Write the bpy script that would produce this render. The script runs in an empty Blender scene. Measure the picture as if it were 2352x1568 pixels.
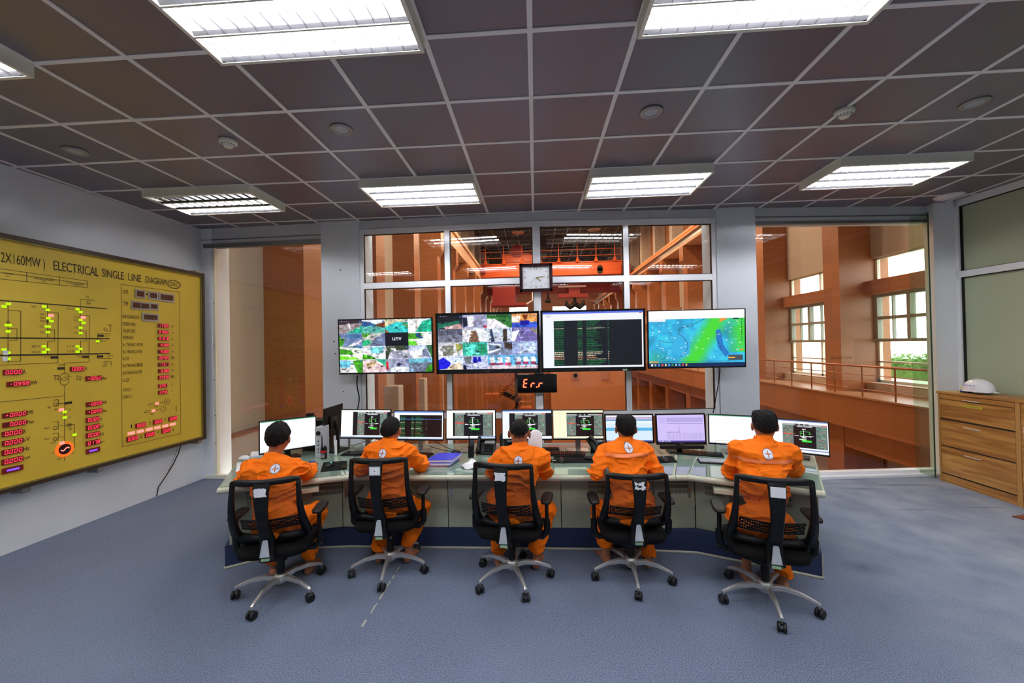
import bpy, bmesh, math, random
import numpy as np
from mathutils import Vector, Matrix
from mathutils.bvhtree import BVHTree

scene = bpy.context.scene
COL = scene.collection
rad = math.radians
H = 1.82            # camera height above the floor
CEIL = 3.582

# ---------------------------------------------------------------- camera
FPX, YAW, PITCH, ROLL = 903.8, -0.059, 0.0095, -0.0196
def cam_axes():
    cy, sy = math.cos(YAW), math.sin(YAW); cp, sp = math.cos(PITCH), math.sin(PITCH)
    cr, sr = math.cos(ROLL), math.sin(ROLL)
    f = Vector((sy*cp, cy*cp, sp)); r0 = Vector((cy, -sy, 0)); u0 = r0.cross(f)
    return cr*r0 + sr*u0, -sr*r0 + cr*u0, f
CR, CU, CF = cam_axes()
cd = bpy.data.cameras.new('camera'); cam = bpy.data.objects.new('camera', cd); COL.objects.link(cam)
cd.sensor_width = 36.0; cd.lens = FPX/2352*36.0; cd.clip_end = 500; cd.clip_start = 0.05
cam.matrix_world = Matrix(((CR.x, CU.x, -CF.x, 0), (CR.y, CU.y, -CF.y, 0), (CR.z, CU.z, -CF.z, H), (0, 0, 0, 1)))
scene.camera = cam
# ---------------------------------------------------------------- colour management, world
scene.view_settings.view_transform = 'Standard'; scene.view_settings.look = 'None'
scene.view_settings.gamma = 1.0; scene.view_settings.use_curve_mapping = False
scene.view_settings.exposure = 0.5
TUBE = 64.0        # strength of the lit fluorescent tubes
world = bpy.data.worlds.new('world'); scene.world = world; world.use_nodes = True
wn = world.node_tree.nodes; wl = world.node_tree.links
wbg = wn['Background']
tc = wn.new('ShaderNodeTexCoord'); sep = wn.new('ShaderNodeSeparateXYZ'); rmp = wn.new('ShaderNodeValToRGB')
wl.new(tc.outputs['Generated'], sep.inputs[0]); wl.new(sep.outputs['Z'], rmp.inputs[0])
rmp.color_ramp.elements[0].color = (0.80, 0.86, 0.78, 1); rmp.color_ramp.elements[1].color = (0.82, 0.92, 1.0, 1)
wl.new(rmp.outputs[0], wbg.inputs[0]); wbg.inputs[1].default_value = 4.0
# lamps of the turbine hall: warm high-bay lamps under its roof
def hall_lamp(x, y, z, power, size, col=(1.0, 0.70, 0.45), rot=(0, 0, 0)):
    ld = bpy.data.lights.new('high_bay_light', 'AREA'); ld.energy = power; ld.size = size; ld.color = col
    lo = bpy.data.objects.new('high_bay_light', ld); COL.objects.link(lo); lo.location = (x, y, z); lo.rotation_euler = rot
for hy in (19, 29, 39, 54):
    for hx in (-1.5, 6.0):
        hall_lamp(hx, hy+.1, 13.0, 560, 1.2)

# ---------------------------------------------------------------- pixel helpers (photograph 2352 x 1568 -> world)
def ray(px, py): return CR*((px-1176)/FPX) - CU*((py-784)/FPX) + CF
def at_z(px, py, z):
    v = ray(px, py); v = v*((z-H)/v.z); return Vector((v.x, v.y, v.z+H))
def at_y(px, py, Y):
    v = ray(px, py); v = v*(Y/v.y); return Vector((v.x, v.y, v.z+H))
WL_A = Vector((-4.875, 3.317, 0)); WL_D = Vector((0.0463, 0.99893, 0)).normalized(); WL_N = Vector((WL_D.y, -WL_D.x, 0))
def on_left_wall(px, py, off):
    v = ray(px, py); t = (WL_N.dot(WL_A)+off)/WL_N.dot(v); v = v*t; return Vector((v.x, v.y, v.z+H))

# ---------------------------------------------------------------- materials
def srgb(c):
    return tuple(((x/255.)/12.92 if x/255. <= .04045 else ((x/255.+.055)/1.055)**2.4) for x in c)
def mat(name, col, rough=.5, metal=0., spec=.5, emit=None, es=0., noise=None, bump=None, alpha=1., coat=0.):
    """noise=(scale, amount, second colour or None, stretch); bump=(scale, strength)"""
    m = bpy.data.materials.new(name); m.use_nodes = True
    nt = m.node_tree; b = nt.nodes['Principled BSDF']
    c = srgb(col)
    b.inputs['Base Color'].default_value = (*c, 1); b.inputs['Roughness'].default_value = rough
    b.inputs['Metallic'].default_value = metal; b.inputs['Specular IOR Level'].default_value = spec
    b.inputs['Alpha'].default_value = alpha; b.inputs['Coat Weight'].default_value = coat
    if emit is not None:
        b.inputs['Emission Color'].default_value = (*srgb(emit), 1); b.inputs['Emission Strength'].default_value = es
    tcn = None
    if noise or bump:
        tcn = nt.nodes.new('ShaderNodeTexCoord'); mp = nt.nodes.new('ShaderNodeMapping')
        nt.links.new(tcn.outputs['Object'], mp.inputs[0])
    if noise:
        st = noise[3] if len(noise) > 3 else (1, 1, 1)
        mp.inputs['Scale'].default_value = st
        n = nt.nodes.new('ShaderNodeTexNoise'); n.inputs['Scale'].default_value = noise[0]; n.inputs['Detail'].default_value = 6
        nt.links.new(mp.outputs[0], n.inputs['Vector'])
        r = nt.nodes.new('ShaderNodeValToRGB'); c2 = srgb(noise[2]) if noise[2] else tuple(x*(1-noise[1]) for x in c)
        r.color_ramp.elements[0].position = .5-noise[1]/2 if noise[2] else .3; r.color_ramp.elements[1].position = .5+noise[1]/2 if noise[2] else .7
        r.color_ramp.elements[0].color = (*c2, 1)
        r.color_ramp.elements[1].color = (*c, 1)
        nt.links.new(n.outputs['Fac'], r.inputs[0]); nt.links.new(r.outputs[0], b.inputs['Base Color'])
    if bump:
        n2 = nt.nodes.new('ShaderNodeTexNoise'); n2.inputs['Scale'].default_value = bump[0]; n2.inputs['Detail'].default_value = 4
        nt.links.new(tcn.outputs['Object'], n2.inputs['Vector'])
        bn = nt.nodes.new('ShaderNodeBump'); bn.inputs['Strength'].default_value = bump[1]; bn.inputs['Distance'].default_value = .01
        nt.links.new(n2.outputs['Fac'], bn.inputs['Height']); nt.links.new(bn.outputs[0], b.inputs['Normal'])
    return m
def glass_mat(name, tint, gloss_rough=0.0, f0=.045):
    m = bpy.data.materials.new(name); m.use_nodes = True; nt = m.node_tree; nt.nodes.clear()
    o = nt.nodes.new('ShaderNodeOutputMaterial'); mx = nt.nodes.new('ShaderNodeMixShader')
    t = nt.nodes.new('ShaderNodeBsdfTransparent'); g = nt.nodes.new('ShaderNodeBsdfGlossy'); ge = nt.nodes.new('ShaderNodeNewGeometry')
    t.inputs[0].default_value = (*tint, 1); g.inputs['Roughness'].default_value = gloss_rough
    d = nt.nodes.new('ShaderNodeVectorMath'); d.operation = 'DOT_PRODUCT'; nt.links.new(ge.outputs['Normal'], d.inputs[0]); nt.links.new(ge.outputs['Incoming'], d.inputs[1])
    def mth(op, a, b=None):
        n = nt.nodes.new('ShaderNodeMath'); n.operation = op
        for i, v in enumerate((a, b)):
            if v is None: continue
            if isinstance(v, (int, float)): n.inputs[i].default_value = v
            else: nt.links.new(v, n.inputs[i])
        return n.outputs[0]
    q = mth('SUBTRACT', 1.0, mth('ABSOLUTE', d.outputs['Value'])); q5 = mth('POWER', q, 5.0)
    fr = mth('ADD', mth('MULTIPLY', q5, 1-f0), f0)
    nt.links.new(fr, mx.inputs[0]); nt.links.new(t.outputs[0], mx.inputs[1]); nt.links.new(g.outputs[0], mx.inputs[2]); nt.links.new(mx.outputs[0], o.inputs[0])
    return m
def net_mat(name, col, scale, hole):
    """a woven net: opaque threads with see-through holes in between, procedurally"""
    m = bpy.data.materials.new(name); m.use_nodes = True; nt = m.node_tree
    b = nt.nodes['Principled BSDF']; b.inputs['Base Color'].default_value = (*srgb(col), 1); b.inputs['Roughness'].default_value = .7
    o = nt.nodes['Material Output']; mx = nt.nodes.new('ShaderNodeMixShader'); t = nt.nodes.new('ShaderNodeBsdfTransparent')
    tc = nt.nodes.new('ShaderNodeTexCoord'); v = nt.nodes.new('ShaderNodeTexVoronoi'); v.inputs['Scale'].default_value = scale; v.inputs['Randomness'].default_value = .1
    nt.links.new(tc.outputs['Object'], v.inputs['Vector'])
    c = nt.nodes.new('ShaderNodeMath'); c.operation = 'LESS_THAN'; c.inputs[1].default_value = hole
    nt.links.new(v.outputs['Distance'], c.inputs[0])
    nt.links.new(c.outputs[0], mx.inputs[0]); nt.links.new(b.outputs[0], mx.inputs[1]); nt.links.new(t.outputs[0], mx.inputs[2]); nt.links.new(mx.outputs[0], o.inputs[0])
    return m
def sheer_mat(name, col, through):
    m = bpy.data.materials.new(name); m.use_nodes = True; nt = m.node_tree
    b = nt.nodes['Principled BSDF']; b.inputs['Base Color'].default_value = (*srgb(col), 1); b.inputs['Roughness'].default_value = .7
    o = nt.nodes['Material Output']; mx = nt.nodes.new('ShaderNodeMixShader'); t = nt.nodes.new('ShaderNodeBsdfTransparent'); mx.inputs[0].default_value = through
    nt.links.new(b.outputs[0], mx.inputs[1]); nt.links.new(t.outputs[0], mx.inputs[2]); nt.links.new(mx.outputs[0], o.inputs[0])
    return m
def emit_mat(name, col, s):
    m = bpy.data.materials.new(name); m.use_nodes = True; nt = m.node_tree; nt.nodes.clear()
    o = nt.nodes.new('ShaderNodeOutputMaterial'); e = nt.nodes.new('ShaderNodeEmission')
    e.inputs[0].default_value = (*srgb(col), 1); e.inputs[1].default_value = s; nt.links.new(e.outputs[0], o.inputs[0]); return m
def screen_mat(name, s):
    m = bpy.data.materials.new(name); m.use_nodes = True; nt = m.node_tree; b = nt.nodes['Principled BSDF']
    b.inputs['Base Color'].default_value = (.01, .01, .012, 1); b.inputs['Roughness'].default_value = .25
    a = nt.nodes.new('ShaderNodeVertexColor'); a.layer_name = 'pixels'
    nt.links.new(a.outputs[0], b.inputs['Emission Color']); b.inputs['Emission Strength'].default_value = s
    return m

M = {}
M['wallpaint'] = mat('wall_paint', (224, 229, 234), .65, noise=(1.3, .08, None), bump=(60, .05))
M['column_paint'] = mat('column_paint', (222, 228, 236), .6, noise=(1.5, .08, None))
M['header_paint'] = mat('header_paint', (206, 210, 216), .5)
M['alu'] = mat('white_aluminium', (240, 242, 246), .35, .0, .5)
M['alu_dark'] = mat('grey_aluminium', (120, 122, 124), .4, .3)
M['gasket'] = mat('black_gasket', (20, 20, 20), .6)
M['green_board'] = mat('pale_green_panel', (186, 196, 166), .35, noise=(.8, .05, None))
M['tbar'] = mat('ceiling_tbar', (240, 238, 238), .45)
M['glass'] = glass_mat('window_glass', (.97, .97, .97))
M['glass_green'] = glass_mat('green_edge_glass', (.80, .88, .80))
M['glass_edge'] = mat('glass_edge', (40, 80, 62), .2)
M['desk'] = mat('grey_green_laminate', (164, 172, 146), .4)
M['desk_edge'] = mat('pale_rounded_edge', (196, 200, 178), .35)
M['desk_glass'] = mat('desk_glass_sheet', (128, 150, 134), .06, 0, .6, coat=.6)
M['vent'] = mat('vent_slots', (30, 32, 26), .7)
M['chrome'] = mat('chrome', (200, 200, 200), .15, 1.)
M['alu_pol'] = mat('polished_aluminium', (206, 204, 200), .34, .75)
M['black'] = mat('black_plastic', (11, 11, 12), .42, spec=.35)
M['black_soft'] = mat('black_fabric', (13, 13, 14), .9, spec=.2, bump=(300, .3))
M['black_gloss'] = mat('black_gloss', (10, 10, 11), .15)
M['rubber'] = mat('caster_rubber', (16, 16, 17), .5)
M['net'] = sheer_mat('chair_netting', (12, 10, 10), .40)
M['lumbar'] = net_mat('perforated_plastic', (12, 12, 13), 75, .36)
M['grey_plate'] = mat('grey_plate', (178, 184, 190), .4)
M['green_sticker'] = mat('green_sticker', (150, 190, 150), .5)
M['white'] = mat('white_paper', (235, 236, 240), .6)
M['white_gloss'] = mat('white_gloss', (236, 236, 238), .2, coat=.4)
M['orange'] = mat('orange_coverall_cloth', (255, 122, 14), .8, spec=.2, noise=(9, .10, None), bump=(26, .45))
M['tape'] = mat('reflective_tape', (255, 140, 84), .5)
M['skin'] = mat('skin', (176, 112, 78), .55, noise=(14, .08, None))
M['skin_fade'] = mat('shaved_nape', (92, 64, 48), .7, noise=(120, .3, None))
M['hair'] = mat('black_hair', (9, 8, 8), .62, spec=.22, bump=(220, .6))
M['eye'] = mat('eye_white', (220, 215, 210), .2)
M['logo_white'] = mat('emblem_white', (228, 226, 236), .6)
M['logo_blue'] = mat('emblem_blue', (60, 50, 90), .6)
M['logo_orange'] = mat('emblem_orange', (220, 120, 60), .6)
M['dark_text'] = mat('dark_lettering', (44, 36, 10), .6)
M['brown_frame'] = mat('brown_metal_frame', (58, 42, 24), .4)
M['led_off'] = mat('led_window', (70, 8, 12), .3, emit=(120, 6, 12), es=.25)
M['led_dark'] = mat('led_window_unlit', (96, 46, 20), .35)
M['led_dim'] = mat('led_unlit_segment', (66, 22, 10), .4)
M['led_red'] = emit_mat('red_led', (255, 60, 80), 1.5)
M['led_green'] = emit_mat('green_led', (180, 235, 20), .9)
M['led_pink'] = emit_mat('pink_led', (255, 130, 120), 1.3)
M['led_blue'] = emit_mat('violet_led', (110, 70, 255), 1.4)
M['led_orange'] = emit_mat('orange_led', (255, 70, 20), 2.2)
M['led_clock'] = emit_mat('orange_red_led', (255, 92, 60), 2.6)
M['clock_frame'] = mat('dark_maroon_frame', (40, 12, 16), .2)
M['clock_face'] = mat('clock_face', (235, 238, 246), .5)
M['gold'] = mat('gold', (150, 140, 80), .35, .6)
M['tube'] = emit_mat('lit_fluorescent_tube', (250, 250, 255), TUBE)
M['tube_off'] = mat('unlit_tube', (225, 220, 205), .3)
M['fixture'] = mat('fixture_enamel', (238, 235, 218), .4)
M['louvre'] = mat('louvre_enamel', (66, 66, 70), .5)
M['reflector'] = mat('fixture_reflector', (120, 120, 122), .3)
M['window_grey'] = mat('grey_window_frame', (158, 160, 146), .45)
M['screen_white'] = emit_mat('screen_white', (250, 250, 255), .7)
M['hall_white'] = mat('hall_plaster', (196, 184, 170), .7, noise=(.6, .06, None))
M['plinth'] = mat('blue_plinth_carpet', (44, 58, 96), .95, noise=(140, .35, None), bump=(400, .3))
M['trim'] = mat('plinth_trim', (178, 178, 158), .45)
M['folder'] = mat('blue_folder', (52, 56, 210), .4)
M['red'] = mat('red_paint', (200, 30, 26), .45)
M['crane_orange'] = mat('crane_orange_paint', (232, 104, 44), .4)
M['crane_red'] = mat('crane_red_paint', (150, 38, 30), .45)
M['stair_paint'] = mat('brown_stair_paint', (176, 96, 46), .5)
M['steel_dark'] = mat('dark_roof_steel', (70, 62, 60), .5, .3)
M['steel_pale'] = mat('galvanised_steel', (150, 140, 134), .4, .6)
M['wood_rail'] = mat('polished_rail_tube', (170, 110, 78), .25, .6)
M['leaf'] = mat('green_leaves', (136, 178, 100), .8, noise=(6, .5, (96, 142, 66)))
M['lawn'] = mat('pale_lawn', (206, 222, 190), .9, noise=(3, .3, None))
M['bark'] = mat('bark', (90, 70, 50), .9)
M['pink_wall'] = mat('hall_end_wall', (196, 138, 112), .7, noise=(.5, .08, None))
M['tan_wall'] = mat('tan_wall', (216, 148, 100), .6, noise=(.5, .06, None))
M['beam_conc'] = mat('painted_beam', (214, 172, 138), .6)
M['yellow_label'] = mat('yellow_label', (214, 196, 60), .5)
M['blue_plastic'] = mat('blue_plastic', (40, 40, 130), .4)
M['brown_mat'] = mat('brown_mat', (120, 66, 44), .9)
M['teal_led'] = emit_mat('teal_glow', (90, 255, 220), 1.0)
M['steel'] = mat('satin_steel', (160, 160, 158), .35, .9)
M['olive'] = mat('mat_print', (92, 92, 30), .8)

def granite(name, c1, c2, blk=(1.2, .9)):
    m = bpy.data.materials.new(name); m.use_nodes = True; nt = m.node_tree; b = nt.nodes['Principled BSDF']
    tc = nt.nodes.new('ShaderNodeTexCoord'); n = nt.nodes.new('ShaderNodeTexNoise'); n.inputs['Scale'].default_value = 40; n.inputs['Detail'].default_value = 8
    nt.links.new(tc.outputs['Object'], n.inputs['Vector'])
    r = nt.nodes.new('ShaderNodeValToRGB'); r.color_ramp.elements[0].position = .35; r.color_ramp.elements[1].position = .65
    r.color_ramp.elements[0].color = (*srgb(c2), 1); r.color_ramp.elements[1].color = (*srgb(c1), 1)
    nt.links.new(n.outputs['Fac'], r.inputs[0])
    # slabs: a small tone change from slab to slab
    mp = nt.nodes.new('ShaderNodeMapping'); mp.inputs['Scale'].default_value = (1/blk[0], 1/blk[0], 1/blk[1])
    nt.links.new(tc.outputs['Object'], mp.inputs[0])
    fl = nt.nodes.new('ShaderNodeVectorMath'); fl.operation = 'FLOOR'; nt.links.new(mp.outputs[0], fl.inputs[0])
    wn_ = nt.nodes.new('ShaderNodeTexWhiteNoise'); nt.links.new(fl.outputs[0], wn_.inputs['Vector'])
    ma = nt.nodes.new('ShaderNodeMapRange'); ma.inputs['To Min'].default_value = .84; ma.inputs['To Max'].default_value = 1.08
    nt.links.new(wn_.outputs['Value'], ma.inputs['Value'])
    mu = nt.nodes.new('ShaderNodeVectorMath'); mu.operation = 'SCALE'; nt.links.new(r.outputs[0], mu.inputs[0]); nt.links.new(ma.outputs[0], mu.inputs['Scale'])
    nt.links.new(mu.outputs[0], b.inputs['Base Color']); b.inputs['Roughness'].default_value = .38
    return m
M['granite'] = granite('orange_brown_granite', (188, 124, 78), (152, 94, 54))
M['granite_floor'] = granite('polished_granite_floor', (200, 150, 110), (170, 120, 84))
def carpet():
    m = bpy.data.materials.new('blue_grey_carpet'); m.use_nodes = True; nt = m.node_tree; b = nt.nodes['Principled BSDF']
    tc = nt.nodes.new('ShaderNodeTexCoord')
    def nz(s, d=5, st=(1, 1, 1)):
        mp = nt.nodes.new('ShaderNodeMapping'); mp.inputs['Scale'].default_value = st; nt.links.new(tc.outputs['Object'], mp.inputs[0])
        n = nt.nodes.new('ShaderNodeTexNoise'); n.inputs['Scale'].default_value = s; n.inputs['Detail'].default_value = d
        nt.links.new(mp.outputs[0], n.inputs['Vector']); return n
    def mix(fac, a, c):
        x = nt.nodes.new('ShaderNodeMix'); x.data_type = 'RGBA'
        nt.links.new(fac, x.inputs['Factor'])
        for s, v in (('A', a), ('B', c)):
            i = [k for k in x.inputs if k.name == s and k.type == 'RGBA'][0]
            if isinstance(v, tuple): i.default_value = (*v, 1)
            else: nt.links.new(v, i)
        return [k for k in x.outputs if k.type == 'RGBA'][0]
    def ramp(o, a, c):
        r = nt.nodes.new('ShaderNodeMapRange'); r.inputs['From Min'].default_value = a; r.inputs['From Max'].default_value = c; nt.links.new(o, r.inputs['Value']); return r.outputs[0]
    fine = nz(210, 3); big = nz(.8, 4); mid = nz(3, 6)
    base = mix(ramp(fine.outputs['Fac'], .35, .65), srgb((62, 73, 96)), srgb((138, 149, 171)))
    worn = mix(ramp(big.outputs['Fac'], .45, 1.2), base, srgb((126, 138, 158)))
    # paler, uneven tone towards the right-hand side of the room
    sp = nt.nodes.new('ShaderNodeSeparateXYZ'); nt.links.new(tc.outputs['Object'], sp.inputs[0])
    wk = nt.nodes.new('ShaderNodeMath'); wk.operation = 'MULTIPLY'; nt.links.new(ramp(sp.outputs['X'], 1.8, 3.6), wk.inputs[0]); nt.links.new(ramp(mid.outputs['Fac'], .2, .8), wk.inputs[1])
    w2 = mix(wk.outputs[0], worn, srgb((150, 159, 173)))
    # a few dark scuffs where furniture has stood
    last = w2
    for cx, cy, sx, sy in ((3.35, 5.05, .28, .035), (3.9, 5.02, .30, .05), (3.4, 4.42, .20, .016), (4.0, 4.42, .30, .016), (4.65, 4.48, .28, .025), (4.9, 5.0, .3, .03), (3.2, 5.2, .9, .05), (4.5, 5.15, .5, .04), (2.6, 3.3, .2, .12)):
        vs = nt.nodes.new('ShaderNodeVectorMath'); vs.operation = 'SUBTRACT'; nt.links.new(tc.outputs['Object'], vs.inputs[0]); vs.inputs[1].default_value = (cx, cy, 0)
        vm = nt.nodes.new('ShaderNodeVectorMath'); vm.operation = 'MULTIPLY'; nt.links.new(vs.outputs[0], vm.inputs[0]); vm.inputs[1].default_value = (1/sx, 1/sy, 0)
        ln = nt.nodes.new('ShaderNodeVectorMath'); ln.operation = 'LENGTH'; nt.links.new(vm.outputs[0], ln.inputs[0])
        mr = nt.nodes.new('ShaderNodeMapRange'); mr.inputs['From Min'].default_value = .2; mr.inputs['From Max'].default_value = 1.1; mr.inputs['To Min'].default_value = .7; mr.inputs['To Max'].default_value = 0; nt.links.new(ln.outputs['Value'], mr.inputs['Value'])
        mm = nt.nodes.new('ShaderNodeMath'); mm.operation = 'MULTIPLY'; nt.links.new(mr.outputs[0], mm.inputs[0]); nt.links.new(ramp(mid.outputs['Fac'], .3, .6), mm.inputs[1])
        last = mix(mm.outputs[0], last, srgb((84, 92, 112)))
    w2 = last
    nt.links.new(w2, b.inputs['Base Color']); b.inputs['Roughness'].default_value = .95; b.inputs['Specular IOR Level'].default_value = .1
    bn = nt.nodes.new('ShaderNodeBump'); bn.inputs['Strength'].default_value = .25; bn.inputs['Distance'].default_value = .004
    nt.links.new(fine.outputs['Fac'], bn.inputs['Height']); nt.links.new(bn.outputs[0], b.inputs['Normal'])
    return m
M['carpet'] = carpet()
def ceiling_mat():
    m = bpy.data.materials.new('dark_metal_ceiling_tile'); m.use_nodes = True; nt = m.node_tree; b = nt.nodes['Principled BSDF']
    tc = nt.nodes.new('ShaderNodeTexCoord'); mp = nt.nodes.new('ShaderNodeMapping'); mp.inputs['Location'].default_value = (-.0045/.6, -2.791/.6, 0); mp.inputs['Scale'].default_value = (1/.6, 1/.6, 1)
    nt.links.new(tc.outputs['Object'], mp.inputs[0]); fl = nt.nodes.new('ShaderNodeVectorMath'); fl.operation = 'FLOOR'; nt.links.new(mp.outputs[0], fl.inputs[0])
    w = nt.nodes.new('ShaderNodeTexWhiteNoise'); nt.links.new(fl.outputs[0], w.inputs['Vector'])
    r = nt.nodes.new('ShaderNodeValToRGB'); r.color_ramp.elements[0].color = (*srgb((122, 114, 123)), 1); r.color_ramp.elements[1].color = (*srgb((136, 128, 138)), 1)
    nt.links.new(w.outputs['Value'], r.inputs[0]); nt.links.new(r.outputs[0], b.inputs['Base Color'])
    b.inputs['Roughness'].default_value = .36; b.inputs['Metallic'].default_value = .35
    return m
M['ceiling'] = ceiling_mat()
def wood():
    m = bpy.data.materials.new('golden_oak_laminate'); m.use_nodes = True; nt = m.node_tree; b = nt.nodes['Principled BSDF']
    tc = nt.nodes.new('ShaderNodeTexCoord'); mp = nt.nodes.new('ShaderNodeMapping'); mp.inputs['Scale'].default_value = (1.0, .4, 5.0); nt.links.new(tc.outputs['Object'], mp.inputs[0])
    n = nt.nodes.new('ShaderNodeTexNoise'); n.inputs['Scale'].default_value = 3.2; n.inputs['Detail'].default_value = 7; n.inputs['Distortion'].default_value = .6
    nt.links.new(mp.outputs[0], n.inputs['Vector'])
    r = nt.nodes.new('ShaderNodeValToRGB'); e = r.color_ramp.elements
    e[0].position = .36; e[0].color = (*srgb((150, 98, 46)), 1); e[1].position = .66; e[1].color = (*srgb((206, 156, 84)), 1)
    x = e.new(.5); x.color = (*srgb((178, 124, 62)), 1)
    nt.links.new(n.outputs['Fac'], r.inputs[0]); nt.links.new(r.outputs[0], b.inputs['Base Color']); b.inputs['Roughness'].default_value = .32
    return m
M['wood'] = wood()
M['wood_edge'] = mat('oak_edge_strip', (186, 138, 78), .4)
def board_mat():
    return mat('yellow_mosaic_board', (220, 188, 58), .45, noise=(2.0, .10, None))
M['board'] = board_mat()
M['tv'] = screen_mat('tv_picture', .74)
M['mon'] = screen_mat('monitor_picture', .74)
# ---------------------------------------------------------------- objects, tags
def tag(o, label=None, cat=None, group=None, kind=None):
    if label: o['label'] = label
    if cat: o['category'] = cat
    if group: o['group'] = group
    if kind: o['kind'] = kind
    return o
def thing(name, label, cat, loc=(0, 0, 0), rotz=0, group=None):
    o = bpy.data.objects.new(name, None); COL.objects.link(o); o.empty_display_size = .1
    o.location = loc; o.rotation_euler = (0, 0, rotz); return tag(o, label, cat, group)
class MB:
    """collects shapes in one mesh; build() links it"""
    def __init__(s): s.v = []; s.f = []; s.mi = []; s.mats = []; s.sm = []
    def m(s, name):
        if name not in s.mats: s.mats.append(name)
        return s.mats.index(name)
    def add(s, vs, fs, mat, smooth=False):
        b = len(s.v); k = s.m(mat); s.v += [tuple(v) for v in vs]
        for f in fs: s.f.append([b+i for i in f]); s.mi.append(k); s.sm.append(smooth)
        return s
    def box(s, x0, x1, y0, y1, z0, z1, mat):
        v = [(x0,y0,z0),(x1,y0,z0),(x1,y1,z0),(x0,y1,z0),(x0,y0,z1),(x1,y0,z1),(x1,y1,z1),(x0,y1,z1)]
        return s.add(v, [(0,3,2,1),(4,5,6,7),(0,1,5,4),(1,2,6,5),(2,3,7,6),(3,0,4,7)], mat)
    def obox(s, c, ax, ay, az, mat):
        """box at centre c with half-extent vectors ax, ay, az"""
        c, ax, ay, az = map(Vector, (c, ax, ay, az))
        v = [c+i*ax+j*ay+k*az for k in (-1, 1) for i, j in ((-1,-1),(1,-1),(1,1),(-1,1))]
        return s.add(v, [(0,3,2,1),(4,5,6,7),(0,1,5,4),(1,2,6,5),(2,3,7,6),(3,0,4,7)], mat)
    def rbox(s, x0, x1, y0, y1, z0, z1, mat, r=.01, n=3):
        """box with corners rounded in plan"""
        pts = []
        for cx, cy, a0 in ((x1-r, y1-r, 0), (x0+r, y1-r, 90), (x0+r, y0+r, 180), (x1-r, y0+r, 270)):
            for i in range(n+1):
                a = rad(a0+90*i/n); pts.append((cx+r*math.cos(a), cy+r*math.sin(a)))
        return s.prism(pts, z0, z1, mat)
    def prism(s, pts, z0, z1, mat, smooth=False):
        n = len(pts); v = [(p[0], p[1], z0) for p in pts]+[(p[0], p[1], z1) for p in pts]
        s.add(v, [tuple(range(n))[::-1], tuple(range(n, 2*n))]+[(i, (i+1) % n, n+(i+1) % n, n+i) for i in range(n)], mat, smooth); return s
    def pprism(s, pts, d, mat):
        """polygon of 3D points, thickened along vector d"""
        n = len(pts); d = Vector(d); v = [Vector(p) for p in pts]; v += [p+d for p in v]
        return s.add(v, [tuple(range(n))[::-1], tuple(range(n, 2*n))]+[(i, (i+1) % n, n+(i+1) % n, n+i) for i in range(n)], mat)
    def tube(s, pts, r, mat, n=10, cap=True, smooth=True, flat=None):
        pts = [Vector(p) for p in pts]; rs = r if isinstance(r, (list, tuple)) else [r]*len(pts)
        vs = []; up = None
        for i, p in enumerate(pts):
            t = (pts[min(i+1, len(pts)-1)]-pts[max(i-1, 0)])
            if t.length < 1e-9: t = Vector((0, 0, 1))
            t.normalize()
            if up is None:
                up = Vector((0, 0, 1)) if abs(t.z) < .9 else Vector((1, 0, 0))
            a = t.cross(up).normalized(); b = a.cross(t).normalized(); up = b
            for k in range(n):
                w = 2*math.pi*k/n; vs.append(p+a*(math.cos(w)*rs[i])+b*(math.sin(w)*rs[i]*(flat or 1)))
        fs = [(i*n+k, i*n+(k+1) % n, (i+1)*n+(k+1) % n, (i+1)*n+k) for i in range(len(pts)-1) for k in range(n)]
        s.add(vs, [f[::-1] for f in fs], mat, smooth)
        if cap:
            s.add(vs[:n], [tuple(range(n))], mat); s.add(vs[-n:], [tuple(range(n))[::-1]], mat)
        return s
    def cyl(s, p0, p1, r, mat, n=16, r1=None): return s.tube([p0, p1], [r, r if r1 is None else r1], mat, n)
    def lathe(s, prof, c, mat, n=24, smooth=True):
        """prof: (radius, z) list turned about the z axis at c"""
        vs = []; c = Vector(c)
        for r, z in prof:
            for k in range(n):
                w = 2*math.pi*k/n; vs.append((c.x+r*math.cos(w), c.y+r*math.sin(w), c.z+z))
        fs = [(i*n+k, i*n+(k+1) % n, (i+1)*n+(k+1) % n, (i+1)*n+k) for i in range(len(prof)-1) for k in range(n)]
        return s.add(vs, fs, mat, smooth)
    def loft(s, rings, mat, close=True, cap=True, smooth=True):
        n = len(rings[0]); vs = [p for r in rings for p in r]; m_ = n if close else n-1
        fs = [(i*n+k, i*n+(k+1) % n, (i+1)*n+(k+1) % n, (i+1)*n+k) for i in range(len(rings)-1) for k in range(m_)]
        s.add(vs, fs, mat, smooth)
        if cap and close: s.add(rings[0], [tuple(range(n))[::-1]], mat); s.add(rings[-1], [tuple(range(n))], mat)
        return s
    def text(s, txt, o, ux, uz, height, mat, width=None, depth=.0015, align='L'):
        """flat raised lettering; o = lower-left point, ux/uz unit vectors of the line and of its up"""
        vs, fs = text_geo(txt)
        if not vs: return s
        o, ux, uz = Vector(o), Vector(ux), Vector(uz); n = ux.cross(uz)
        w = max(v[0] for v in vs)-min(v[0] for v in vs); x0 = min(v[0] for v in vs)
        k = height/.70; kx = (width/w) if width else k
        if align == 'C': x0 += w/2
        return s.add([o+ux*((v[0]-x0)*kx)+uz*(v[1]*k)+n*depth for v in vs], fs, mat)
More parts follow.
